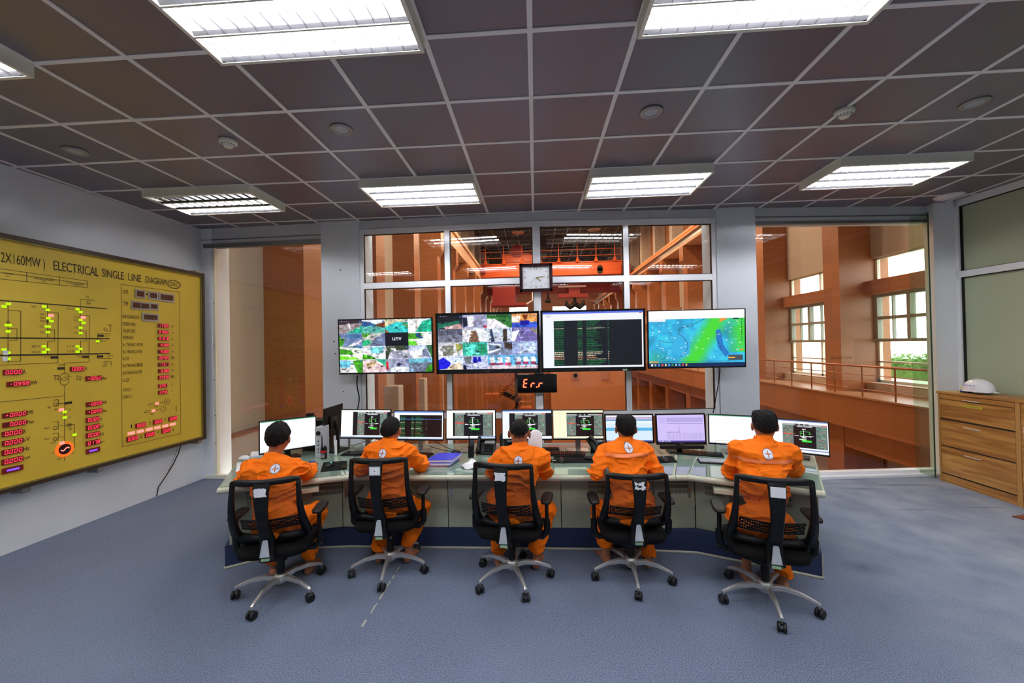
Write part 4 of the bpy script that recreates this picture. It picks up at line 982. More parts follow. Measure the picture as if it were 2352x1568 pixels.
b = MB(); b.prism([(p.x, p.y) for p in (cf[0]+Vector((.05, .6, 0)), cf[2]+Vector((0, .7, 0)), cf[5]+Vector((.1, .7, 0)), cf[-1]+Vector((0, .6, 0)), br_, bw3, bw1, bl)], .19, .66, 'desk'); b.build('rear_cabinet', dk)
# plinth covered in dark blue carpet with a pale trim along the floor
pf = [at_z(x, y, 0).xy for x, y in ((517, 1306), (640, 1275), (725, 1262), (800, 1258), (1030, 1258), (1250, 1260), (1450, 1262), (1600, 1270), (1700, 1290), (1890, 1329))]
for k in (3, 4, 5, 6): pf[k].y = 3.53
pf[2].y = 3.50
b = MB(); b.prism([tuple(p) for p in pf]+[(br_.x-.05, br_.y), (bw3.x, bw3.y), (bw1.x, bw1.y), (bl.x+.05, bl.y)], 0.001, .188, 'plinth'); b.build('plinth', dk)
b = MB(); b.tube([(p.x, p.y-.005, .008) for p in pf], .011, 'trim', 8); b.tube([(pf[0].x, pf[0].y, .008), (bl.x+.04, bl.y, .008)], .011, 'trim', 8); b.tube([(pf[-1].x, pf[-1].y, .008), (br_.x-.04, br_.y, .008)], .011, 'trim', 8)
b.tube([(pf[-1].x, pf[-1].y, .008), (pf[-1].x, pf[-1].y, .188)], .005, 'trim', 6); b.build('plinth_trim', dk)
# keyboard trays under the wings
for (x0, y0, x1, y1) in ((625, 1140, 732, 1124), (1640, 1128, 1712, 1136)):
    p, q = Vector(at_z(x0, y0, .62)), Vector(at_z(x1, y1, .62)); d = (q-p); d.z = 0; L = d.length; d.normalize(); n = Vector((-d.y, d.x, 0))
    b = MB(); b.obox((p+q)/2+n*.12, d*L/2, n*.12, Z_*.018, 'desk_edge'); b.build('keyboard_tray', dk, bevel=.004)
# stain-shaped seam line of worn yellow tape on the carpet, rug corner at the right edge
b = MB(); p0, p1 = Vector((*at_z(917, 1303, 0).xy, .0)), Vector((*at_z(824, 1452, 0).xy, .0)); d = (p1-p0).normalized(); n = Vector((-d.y, d.x, 0)); rg = random.Random(3)
L = (p1-p0).length; u = 0
while u < L:
    l = rg.uniform(.02, .07); w = rg.uniform(.002, .007)
    if rg.random() < .8: q = p0+d*(u+l/2)+n*rg.uniform(-.003, .003)+Z_*.002; b.obox(q, d*l/2, n*w, Z_*.001, 'trim')
    u += l
tag(b.build('tape_residue', origin=p0), 'worn yellowish tape line on the carpet below the second chair', 'tape', kind='stuff')
b = MB(); p = at_z(2325, 1187, 0); b.prism([(p.x, p.y), (p.x+.5, p.y+.12), (p.x+.5, p.y-.45), (p.x+.06, p.y-.14)], .0, .012, 'brown_mat'); tag(b.build('floor_mat', origin=(p.x, p.y, 0)), 'brown mat, only its corner showing at the right edge near the wooden cabinet', 'mat')

# ================================================================ painted rasters for the screens
def fnoise(w, h, cell, seed):
    g = np.random.RandomState(seed).rand(h//cell+2, w//cell+2); yy = np.arange(h)/cell; xx = np.arange(w)/cell; i = yy.astype(int); j = xx.astype(int); fy = (yy-i)[:, None]; fx = (xx-j)[None]; fy = fy*fy*(3-2*fy); fx = fx*fx*(3-2*fx)
    return (g[i][:, j]*(1-fy)+g[i+1][:, j]*fy)*(1-fx)+(g[i][:, j+1]*(1-fy)+g[i+1][:, j+1]*fy)*fx
class Ras:
    def __init__(s, w, h, bg): s.w, s.h = w, h; s.a = np.zeros((h, w, 3)); s.a[:] = bg; s.rg = np.random.RandomState(1)
    def rect(s, x0, y0, x1, y1, c):        # 0..1, origin top-left
        s.a[int(round(y0*s.h)):max(int(round(y1*s.h)), int(round(y0*s.h))+1), int(round(x0*s.w)):max(int(round(x1*s.w)), int(round(x0*s.w))+1)] = c
    def poly(s, pts, c, box=(0, 0, 1, 1)):
        bx0, by0, bx1, by1 = box; P = [(bx0+(bx1-bx0)*x, by0+(by1-by0)*y) for x, y in pts]
        X = (np.arange(s.w)+.5)/s.w; Y = (np.arange(s.h)+.5)/s.h; XX, YY = np.meshgrid(X, Y); ins = np.zeros(XX.shape, bool)
        for (x1, y1), (x2, y2) in zip(P, P[1:]+P[:1]):
            if y1 == y2: continue
            c_ = ((y1 > YY) != (y2 > YY)) & (XX < (x2-x1)*(YY-y1)/(y2-y1)+x1); ins ^= c_
        ins &= (XX >= bx0) & (XX < bx1) & (YY >= by0) & (YY < by1); s.a[ins] = c
    def noise(s, x0, y0, x1, y1, amt, cell=1):
        i0, i1, j0, j1 = int(y0*s.h), int(y1*s.h), int(x0*s.w), int(x1*s.w)
        n = s.rg.rand((i1-i0)//cell+1, (j1-j0)//cell+1).repeat(cell, 0).repeat(cell, 1)[:i1-i0, :j1-j0]
        s.a[i0:i1, j0:j1] *= (1-amt+2*amt*n[..., None])
    def mesh(s, name, parent, o, ux, uz, w, h, matn='tv', flip=False):
        """grid of pixel faces; o lower-left corner"""
        W, Hh = s.w, s.h; o, ux, uz = np.array(o), np.array(ux), np.array(uz)
        gx, gz = np.meshgrid(np.arange(W+1)/W*w, np.arange(Hh+1)/Hh*h)
        V = o+gx.ravel()[:, None]*ux+gz.ravel()[:, None]*uz
        j, i = np.meshgrid(np.arange(W), np.arange(Hh)); k = (i*(W+1)+j).ravel(); Q = np.stack([k, k+1, k+W+2, k+W+1], 1)
        ob = np_mesh(name, V, Q, [matn], parent, smooth=False)
        at = ob.data.color_attributes.new('pixels', 'FLOAT_COLOR', 'CORNER')
        c = np.clip(s.a[::-1].reshape(-1, 3), 0, 255)/255.; c = np.where(c <= .04045, c/12.92, ((c+.055)/1.055)**2.4)
        c = np.concatenate([c, np.ones((len(c), 1))], 1).repeat(4, 0); at.data.foreach_set('color', c.astype(np.float32).ravel())
        return ob
W_ = (250, 252, 255); sky = (226, 240, 250)
def cctv(r, kind, cells):
    for n, (bg, polys) in enumerate(cells):
        cx, cy = n % 4, n//4; box = (cx/4, cy/4, cx/4+.25, cy/4+.25)
        r.rect(box[0], box[1], box[2], box[3], bg)
        for c, pts in polys: r.poly(pts, c, box)
        if bg != (8, 8, 26):
            rq = random.Random(n*17+kind)
            for k in range(16):
                x, y = rq.uniform(.02, .9), rq.uniform(.22, .9); i_, j_ = min(int((box[1]+y*.25)*r.h), r.h-1), min(int((box[0]+x*.25)*r.w), r.w-1); c0 = r.a[i_, j_]*rq.choice((.45, .6, .75, 1.3, 1.5)); c0 = np.clip(c0, 0, 255)
                a_, b_ = rq.uniform(.03, .16), rq.uniform(.02, .12); sk = rq.uniform(-.1, .1); r.poly([(x, y), (x+a_, y+sk*.5), (x+a_+sk, y+b_), (x+sk, y+b_)], c0, box)
        if bg != (8, 8, 26):
            i0, i1, j0, j1 = int(box[1]*r.h), int(box[3]*r.h), int(box[0]*r.w), int(box[2]*r.w); A = r.a[i0:i1, j0:j1]
            for ps in range(2):      # soften the outlines a little
                A[1:-1, 1:-1] = (A[1:-1, 1:-1]*2+A[:-2, 1:-1]+A[2:, 1:-1]+A[1:-1, :-2]+A[1:-1, 2:])/6
            hh, ww = A.shape[:2]; nz_ = (fnoise(ww, hh, 9, n*3+kind)-.5)*.34+(fnoise(ww, hh, 4, n*5+kind)-.5)*.26+(fnoise(ww, hh, 2, n*7+kind)-.5)*.14
            tint = np.stack([fnoise(ww, hh, 6, n*11+c_) for c_ in range(3)], -1)-.5
            A *= 1+nz_[..., None]+tint*.07; A[:] = np.clip((A-118)*1.15+120, 0, 255)
            for k in range(7): r.rect(box[0]+.012+k*.014, box[1]+.012, box[0]+.02+k*.014, box[1]+.025, (200, 205, 215) if k % 2 else (60, 60, 70))
            r.rect(box[2]-.028, box[1]+.02, box[2]-.012, box[1]+.04, (60, 110, 190))
G_, T_, K_, S_, B_ = (70, 150, 40), (40, 165, 140), (150, 150, 165), (235, 235, 240), (70, 110, 150)
q = [(0, 0), (1, 0), (1, 1), (0, 1)]
tv1 = [((150, 138, 140), [((60, 50, 60), [(0, 0), (1, 0), (1, .2), (0, .35)]), (T_, [(.3, 1), (1, .4), (1, 1)]), (S_, [(.4, .2), (.45, .2), (.52, .8), (.47, .8)])]),
       ((90, 175, 165), [(sky, [(0, 0), (1, 0), (1, .2), (.6, .35), (0, .1)]), ((50, 80, 130), [(0, .1), (.35, .15), (.6, .45), (0, .5)]), ((120, 70, 50), [(.5, .45), (1, .15), (1, .6)])]),
       ((60, 185, 185), [((200, 190, 160), [(0, 0), (1, 0), (1, .25), (.5, .2), (.1, .5), (0, .6)]), ((90, 130, 60), [(.7, .3), (1, .4), (1, .7)]), ((150, 100, 70), [(0, .7), (.2, 1), (0, 1)])]),
       ((235, 240, 240), [((40, 160, 130), [(.3, 1), (.5, .5), (.62, .2), (1, 0), (1, 1)]), ((180, 170, 160), [(.32, .05), (.4, .05), (.4, .8), (.32, .8)])]),
       ((110, 125, 165), [(G_, [(0, .2), (.25, .5), (.1, 1), (0, 1)]), (B_, [(.2, .1), (.9, .05), (.9, .4), (.4, .35)]), (S_, [(.3, 1), (.95, .5), (1, .6), (.6, 1)])]),
       ((190, 190, 185), [((50, 170, 120), [(0, .55), (.3, .5), (.4, .8), (.1, 1), (0, 1)]), (G_, [(0, 0), (.4, 0), (.2, .3), (0, .3)]), ((110, 120, 150), [(.55, .4), (1, 0), (1, 1), (.3, 1)])]),
       ((8, 8, 26), []),
       ((240, 245, 235), [(G_, [(0, .1), (.6, .1), (.5, .5), (0, .55)]), ((110, 210, 60), [(0, .6), (.3, .7), (.4, 1), (0, 1)]), ((40, 70, 120), [(.3, .1), (.5, .05), (.5, .4), (.35, .4)])]),
       ((225, 235, 220), [(G_, [(0, .15), (.5, .3), (.6, .6), (0, .6)]), ((120, 220, 50), [(0, .7), (.6, .8), (.9, 1), (0, 1)]), (B_, [(.1, 0), (1, 0), (1, .15)])]),
       ((225, 225, 230), [((120, 200, 210), [(.3, .1), (.9, .05), (.9, .5), (.4, .55)]), (G_, [(0, .6), (.4, .75), (.6, 1), (0, 1)]), ((60, 60, 90), [(.55, .55), (.75, .5), (.75, .65)])]),
       ((190, 190, 205), [((70, 80, 60), [(0, 0), (1, 0), (1, .3), (.1, .4)]), (S_, [(.2, .2), (.45, .2), (.45, .4), (.22, .4)]), ((60, 70, 50), [(0, .4), (.2, .4), (.1, 1), (0, 1)]), ((150, 150, 170), [(.3, .4), (.6, .35), (1, .9), (.3, 1)])]),
       ((180, 190, 215), [(S_, [(0, .5), (.5, .3), (.6, 1), (.2, 1)]), ((60, 110, 60), [(.75, 0), (1, 0), (1, 1), (.9, .6)]), ((110, 115, 140), [(.6, .3), (.8, .3), (.9, .9), (.6, .8)])]),
       ((215, 220, 220), [((110, 190, 220), [(0, .05), (.5, .1), (.4, .6), (0, .6)]), (G_, [(.55, .1), (1, 0), (1, 1), (.75, 1)]), ((90, 60, 50), [(0, .7), (.3, .6), (.2, .8)])]),
       ((225, 195, 200), [((60, 170, 130), [(.55, 0), (1, 0), (1, .6)]), ((190, 170, 130), [(.1, .3), (.6, .1), (.6, .4), (.2, .7)]), (S_, [(0, 0), (.5, 0), (.2, .2)])]),
       ((150, 155, 180), [((190, 30, 30), [(.02, .2), (.1, .2), (.12, .8), (.02, .8)]), ((40, 45, 70), [(.48, .3), (.6, .3), (.6, .55), (.48, .55)]), ((210, 215, 225), [(.2, .6), (1, .6), (1, 1), (.2, 1)])]),
       ((130, 150, 180), [((110, 180, 200), [(0, 0), (1, 0), (1, .25), (0, .35)]), ((110, 120, 140), [(.1, .4), (.9, .35), (.8, 1), (.3, 1)]), (G_, [(.8, .6), (1, .3), (1, 1), (.7, 1)])])]
P2 = (205, 190, 200)
tv2 = [((22, 20, 30), [((40, 110, 90), [(0, .55), (1, .35), (.8, .7), (0, 1)]), ((190, 150, 150), [(.25, .85), (.95, .6), (1, 1), (.3, 1)])]),
       ((150, 150, 180), [(S_, [(.2, .1), (.45, .1), (.5, .8), (.25, .9)]), ((30, 35, 60), [(0, .2), (.2, .2), (.22, .8), (.05, .9)]), ((170, 40, 60), [(.85, .8), (1, .8), (1, .95), (.85, .95)])]),
       ((60, 120, 60), [((230, 225, 235), [(0, .3), (.3, .3), (.9, 1), (0, 1)]), ((40, 90, 40), [(0, 0), (1, 0), (1, .25), (0, .2)])]),
       ((232, 160, 96), [((60, 90, 200), [(0, .65), (1, .6), (1, 1), (0, 1)]), ((24, 24, 150), [(.33, .5), (.7, .5), (.7, .8), (.33, .8)]), ((240, 225, 210), [(0, .2), (.35, .2), (.3, .6), (0, .6)]), ((120, 60, 30), [(.4, .1), (.65, .05), (.6, .4), (.5, .45)])]),
       ((120, 122, 140), [((90, 92, 110), [(0, 0), (1, 0), (1, .4), (0, .5)])]),
       ((205, 205, 215), [((120, 90, 70), [(.35, .2), (.55, .2), (.7, 1), (.25, 1)]), (S_, [(.6, .1), (.9, .1), (.95, 1), (.65, .9)])]),
       ((190, 200, 215), [((50, 60, 90), [(.1, .1), (.2, .1), (.3, 1), (.15, 1)]), ((70, 60, 50), [(.65, .1), (.8, .1), (.8, 1), (.62, 1)])]),
       ((120, 110, 170), [((230, 232, 235), [(0, .3), (.3, .2), (.1, 1), (0, 1)]), ((150, 140, 110), [(.7, .1), (1, .1), (1, .5)])]),
       ((200, 200, 205), [((120, 122, 110), [(.15, .25), (.62, .2), (.62, .95), (.2, 1)]), ((140, 140, 80), [(.7, .1), (1, .1), (1, .5), (.75, .7)])]),
       ((60, 165, 150), [((90, 215, 190), [(.1, .2), (.5, .15), (.5, 1), (.15, 1)]), ((40, 135, 100), [(.62, .2), (.95, .15), (.95, .85), (.65, .95)])]),
       ((120, 130, 160), [((235, 238, 245), [(0, .1), (.55, .2), (.55, .6), (0, .9)]), ((100, 115, 140), [(.05, .2), (.5, .3), (.5, .5), (.05, .7)]), ((70, 55, 50), [(.68, .05), (1, .1), (1, .6), (.7, .5)])]),
       ((150, 165, 205), [((180, 195, 225), [(.3, .1), (.9, .05), (.95, .9), (.3, .8)])]),
       ((200, 210, 235), [((30, 30, 200), [(0, .3), (.2, .1), (.5, .5), (.4, .9), (0, 1)]), ((225, 205, 180), [(.4, .8), (.9, .4), (1, 1), (.3, 1)])]),
       ((185, 190, 220), [((110, 120, 120), [(.05, .1), (.35, .05), (.3, .6), (.08, .55)]), ((20, 20, 190), [(.42, .1), (.55, .1), (.6, .5), (.4, .5)]), ((20, 20, 190), [(.62, .1), (.7, .1), (.75, .45), (.6, .45)]), ((20, 20, 60), [(-.1, .7), (.12, .7), (.15, 1), (-.1, 1)])]),
       ((100, 170, 215), [(P2, [(0, .75), (1, .75), (1, 1), (0, 1)])]+[((225, 228, 232), [(a, .15), (a+.2, .15), (a+.22, .7), (a+.02, .7)]) for a in (.08, .38, .7)]+[((150, 60, 90), [(a, .55), (a+.25, .55), (a+.25, .72), (a, .72)]) for a in (.08, .38, .7)]),
       ((100, 170, 215), [(P2, [(0, .75), (1, .75), (1, 1), (0, 1)])]+[((225, 228, 232), [(a, .15), (a+.2, .15), (a+.22, .65), (a+.02, .65)]) for a in (.12, .42, .72)]+[((150, 60, 90), [(a, .5), (a+.22, .5), (a+.22, .68), (a, .68)]) for a in (.12, .42, .72)])]
def code_lines(r, x0, y0, x1, y1, rows, warm=(4, 18, 19, 20, 22), pale=(), left=True):
    rg = random.Random(9); h = (y1-y0)/rows
    for k in range(rows):
        y = y0+h*(k+.25); c = (30, 112, 60) if k not in warm else (235, 225, 190)
        if k == 21: c = (220, 140, 80)
        W = x1-x0; 
        for a, ln in ((.0, .11), (.27, .055), (.37, rg.uniform(.09, .24)), (.62, .01)):
            x = x0+a*W; e = x+ln*W
            while x < e: l = rg.uniform(.4, 1)*.012*W; r.rect(x, y, min(x+l, e), y+h*.45, c); x += l+.004*W
def overview(r, x0, y0, x1, y1, side=True):
    """dark plant overview picture with a green bar, side tables in grey-green"""
    W, Hh = x1-x0, y1-y0; R_ = lambda a, b_, c, d, col: r.rect(x0+a*W, y0+b_*Hh, x0+c*W, y0+d*Hh, col)
    rg = random.Random(4); R_(0, 0, 1, 1, (108, 124, 118)); R_(0, 0, 1, .07, (176, 180, 182)); R_(.88, .01, .99, .05, (226, 90, 80))
    for a in (.28, .40, .52): R_(a, .0, a+.09, .06, (50, 54, 60))
    for xa in (.02, .78):
        for yy in np.arange(.10, .97, .035):
            for k in range(4): R_(xa+k*.05, yy, xa+k*.05+rg.uniform(.02, .042), yy+.018, rg.choice([(150, 196, 176), (196, 120, 90), (60, 84, 84), (90, 150, 136)]))
    R_(.01, .42, .24, .47, (220, 84, 66))
    R_(.25, .08, .76, 1, (12, 8, 14)); R_(.34, .10, .68, .135, (190, 190, 196))
    R_(.45, .20, .53, .235, W_); R_(.40, .30, .62, .31, (90, 200, 90)); R_(.40, .30, .405, .45, (90, 200, 90)); R_(.62, .30, .625, .42, (90, 200, 90)); R_(.475, .24, .485, .60, W_)
    for a, c in ((.42, .38), (.60, .38), (.48, .44)): R_(a, c, a+.04, c+.03, (60, 230, 80))
    for a, c, e in ((.27, .49, .10), (.40, .50, .26), (.62, .48, .08), (.44, .56, .10)): R_(a, c, a+e, c+.022, W_)
    R_(.38, .63, .54, .67, (190, 240, 190)); R_(.44, .67, .66, .74, (60, 226, 70)); R_(.26, .43, .30, .44, (200, 80, 60))
def taskbar(r, c=(200, 220, 250), y=.955, icons=True):
    r.rect(0, y, 1, 1, c)
    if icons:
        for k in range(11): r.rect(.02+k*.025, y+.012, .032+k*.025, .99, (90, 100, 120) if sum(c) > 400 else (210, 220, 235))
def tv(name_lab, x0, x1, z0, z1, Y, ras, bz, label, tilt=0.03, yaw=0., extra=None, mark=None):
    """wall television: bz = bezel left/right, top, bottom"""
    t_ = thing('wall_television', label, 'television', ((x0+x1)/2, Y, z0)); uy = Vector((math.cos(yaw), math.sin(yaw), 0)); w = (x1-x0)/math.cos(yaw)
    uz = Vector((math.sin(tilt)*math.sin(yaw), -math.sin(tilt)*math.cos(yaw), math.cos(tilt))); n = uy.cross(uz)
    o = Vector((x0, Y-.0, z0)); h = z1-z0
    b = MB(); c = o+uy*w/2+uz*h/2
    bl_, bt_, bb_ = bz
    b.obox(c-n*.018, uy*w/2, n*.016, uz*h/2, 'black')
    for (a0, a1, e0, e1) in ((0, bl_, 0, h), (w-bl_, w, 0, h), (0, w, 0, bb_), (0, w, h-bt_, h)): b.obox(o+uy*(a0+a1)/2+uz*(e0+e1)/2+n*.001, uy*(a1-a0)/2, n*.004, uz*(e1-e0)/2, 'black_gloss')
    b.build('housing', t_, bevel=.003)
    b = MB(); b.obox(c-n*.05-uz*.05, uy*w*.30, n*.02, uz*h*.28, 'black'); b.build('rear_cover', t_, bevel=.01)
    ras.mesh('screen', t_, o+uy*bl_+uz*bb_+n*.0012, uy, uz, w-2*bl_, h-bb_-bt_, 'tv')
    if mark:
        b = MB(); b.text(mark, o+uy*w*.5+uz*bb_*.3+n*.005, uy, uz, bb_*.32, 'steel', align='C'); b.build('lettering', t_)
    b = MB()
    yw = yb((x0+x1)/2)
    for sx in (-.22, .22): b.box(c.x+sx-.02, c.x+sx+.02, Y+.05, yw-.02, c.z-.16, c.z+.02, 'steel')
    b.box(x0+.25*w, x1-.25*w, yw-.045, yw-.02, c.z-.02, c.z+.03, 'steel'); b.box(x0+.25*w, x1-.25*w, yw-.045, yw-.02, c.z-.16, c.z-.11, 'steel'); b.build('wall_bracket', t_)
    if extra: extra(t_, o, uy, uz, n, w, h)
    return t_
TY = 5.05
r = Ras(288, 164, (0, 0, 0)); cctv(r, 1, tv1); 
def unv(t_, o, uy, uz, n, w, h):
    b = MB(); b.text('unv', o+uy*(w*.625)+uz*(h*.60)+n*.004, uy, uz, .060, 'screen_white', width=.12, align='C'); b.build('on_screen_lettering', t_)
tv('a', -2.588, -1.325, 1.478, 2.205, TY, r, (.016, .016, .022), 'leftmost wall television, sixteen outdoor camera pictures', extra=unv)
r = Ras(300, 168, (0, 0, 0)); cctv(r, 2, tv2)
tv('b', -1.287, .055, 1.462, 2.252, TY, r, (.030, .030, .058), 'second wall television from the left, sixteen camera pictures of machine rooms', mark='SONY')
r = Ras(220, 124, (240, 242, 252)); r.rect(0, 0, 1, .035, (90, 110, 225)); r.rect(.03, .05, .08, .09, (210, 214, 224)); r.rect(.965, .035, .985, .05, (210, 90, 90)); r.rect(.11, .15, .985, .965, (10, 14, 26)); code_lines(r, .115, .155, .98, .96, 26)
def lab3(t_, o, uy, uz, n, w, h):
    b = MB(); b.obox(o+uy*w*.80+uz*.016+n*.006, uy*.028, n*.001, uz*.009, 'green_sticker'); b.build('sticker', t_)
tv('c', .072, 1.385, 1.468, 2.252, TY, r, (.028, .026, .052), 'third wall television from the left, rows of green text on black', mark='SONY', extra=lab3)
r = Ras(240, 136, (60, 190, 220)); rg = np.random.RandomState(2)
n1 = fnoise(240, 136, 26, 3)*.6+fnoise(240, 136, 9, 4)*.4; XX, YY = np.meshgrid(np.arange(240)/240, np.arange(136)/136)
g_ = np.clip(1-np.abs((XX-.42-.35*(1-YY))/.17), 0, 1)*1.3+np.clip((XX-.80)/.15, 0, 1)*.9*(YY < .75)+.25*np.clip(1-np.hypot(XX-.05, YY-.85)/.2, 0, 1)+(n1-.5)*.5
g_ = np.clip(g_, 0, 1)[..., None]; bl2 = np.clip(n1*1.6-.45, 0, 1)[..., None]
col = np.array((60, 200, 232))*(1-bl2)+np.array((36, 130, 214))*bl2; r.a = col*(1-g_)+np.array((72, 216, 56))*g_
r.poly([(.74, .14), (.86, .13), (.78, .19), (.74, .22)], (230, 150, 60)); r.poly([(.7, .36), (.75, .34), (.78, .62), (.84, .78), (.80, .84), (.72, .66)], (40, 120, 200)); r.poly([(.24, .52), (.33, .38), (.44, .56), (.42, .78), (.34, .84), (.25, .7)], (60, 176, 226))
for pts in ([(.33, .3), (.31, .4), (.36, .47), (.40, .56), (.41, .66), (.37, .76), (.31, .84)], [(.25, .55), (.18, .56), (.12, .52), (.11, .64)], [(.33, .3), (.44, .27), (.52, .2), (.60, .14)], [(.18, .75), (.16, .84), (.12, .87)], [(.72, .4), (.70, .5), (.74, .6), (.76, .72)]):
    for (a, b_), (c, d) in zip(pts, pts[1:]):
        for k in range(30): u = k/30; r.rect(a+(c-a)*u, b_+(d-b_)*u, a+(c-a)*u+.003, b_+(d-b_)*u+.005, (30, 70, 90))
rr = random.Random(8)
for k in range(60): x, y = rr.uniform(.02, .95), rr.uniform(.2, .86); r.rect(x, y, x+.016, y+.010, (225, 240, 245))
r.rect(0, 0, 1, .145, (250, 250, 250)); r.rect(.0, .145, .18, .19, (236, 238, 240)); r.rect(.88, .15, .94, .17, (30, 40, 60)); r.rect(.01, .90, .10, .925, (230, 180, 60)); r.rect(.83, .80, .98, .90, (70, 80, 90)); r.rect(.83, .84, .90, .86, (230, 180, 70)); r.rect(.95, .70, .985, .72, (230, 130, 50)); r.rect(.03, .905, .86, .912, (40, 70, 110))
for k in range(9): r.rect(.965, .16+k*.045, .975, .185+k*.045, (30, 40, 50))
r.rect(0, .935, 1, 1, (12, 40, 84)); ic = [(240,)*3, (180,)*3, (90, 160, 210), (230, 80, 60), (240, 220, 140), (70, 150, 220), (40, 160, 80), (150, 210, 220), (90, 160, 220), (220, 80, 60), (240, 180, 90)]
for k, c in enumerate(ic): r.rect(.022+k*.036, .95, .040+k*.036, .985, c)
tv('d', 1.412, 2.605, 1.490, 2.222, TY, r, (.013, .012, .020), 'rightmost wall television, a blue and green weather map', yaw=0.0)
# cables below and beside the televisions
def cable(pts, r_, label, name='cable', cat='cable', mat='black'):
    b = MB(); P = [Vector(p) for p in pts]; Q = []
    for i in range(len(P)-1):
        p0, p1, p2, p3 = P[max(i-1, 0)], P[i], P[i+1], P[min(i+2, len(P)-1)]
        for k in range(6):
            t = k/6; Q.append(.5*((2*p1)+(p2-p0)*t+(2*p0-5*p1+4*p2-p3)*t*t+(3*p1-p0-3*p2+p3)*t**3))
    Q.append(P[-1]); b.tube(Q, r_, mat, 7); return tag(b.build(name, origin=min(P, key=lambda v: v.z)), label, cat)
cable([at_y(x, y, 5.2) for x, y in ((821, 862), (820, 885), (825, 915), (820, 945))], .008, 'black cable hanging below the leftmost television along the column')
cable([at_y(x, y, 5.2) for x, y in ((1654, 846), (1650, 880), (1644, 915), (1638, 948))], .006, 'black cable hanging below the weather map television')
b = MB()
for z in (1.83, 1.99): b.box(2.63, 2.68, 5.20, 5.36, z-.05, z+.05, 'white_gloss')
tag(b.build('wall_socket', origin=(2.66, 5.3, 1.78), bevel=.004), 'white sockets on the right column beside the weather map television', 'socket')

# clock and red digital display
ck = thing('wall_clock', 'square dark framed clock with a pale face above the televisions', 'clock', (.025, 5.16, 2.51))
b = MB(); x0, x1, z0, z1 = -.190, .243, 2.512, 2.882; yy = 5.13
for a0, a1, c0, c1 in ((x0, x0+.042, z0, z1), (x1-.042, x1, z0, z1), (x0, x1, z0, z0+.042), (x0, x1, z1-.042, z1)): b.box(a0, a1, yy, yy+.055, c0, c1, 'clock_frame')
b.build('frame', ck, bevel=.008)
MB().box(x0+.04, x1-.04, yy+.022, yy+.05, z0+.04, z1-.04, 'clock_face').build('dial', ck)
cx, cz = (x0+x1)/2, (z0+z1)/2; b = MB()
for s_, dx, dz in (('12', 0, .105), ('6', 0, -.135), ('9', -.148, -.015), ('3', .150, -.015)): b.text(s_, (cx+dx, yy+.020, cz+dz), X_, Z_, .036, 'gold', align='C')
b.build('numeral', ck)
b = MB()
for k in range(12):
    if k % 3: a = math.pi/2-k*math.pi/6; rx, rz = .135*min(1/abs(math.cos(a)), 1.05), .120; m_ = min(.140/abs(math.cos(a)), .115/abs(math.sin(a))); d = Vector((math.cos(a), 0, math.sin(a))); b.obox(Vector((cx, yy+.020, cz))+d*m_, d*.018, Y_*.001, Vector((-d.z, 0, d.x))*.0025, 'gold')
b.build('hour_mark', ck)
for ang, L, w in ((math.pi/2-rad(127), .075, .006), (math.pi/2-rad(84), .115, .005), (math.pi/2-rad(232), .10, .0015)):
    d = Vector((math.cos(ang), 0, math.sin(ang))); b = MB(); b.obox(Vector((cx, yy+.016, cz))+d*L/2, d*L/2, Y_*.001, Vector((-d.z, 0, d.x))*w, 'gold'); b.build('hand', ck)
dd = thing('digital_display', 'black box with red digits reading Er.r under the televisions', 'digital display', (.01, 5.16, 1.195))
b = MB(); b.box(-.245, .270, 5.13, 5.19, 1.195, 1.437, 'black_gloss'); b.build('housing', dd, bevel=.006)
b = MB(); b.seg7('Er.r ', (-.185, 5.129, 1.262), X_, Z_, .115, 'led_clock', w=.40, off='clock_frame'); b.build('digits', dd)
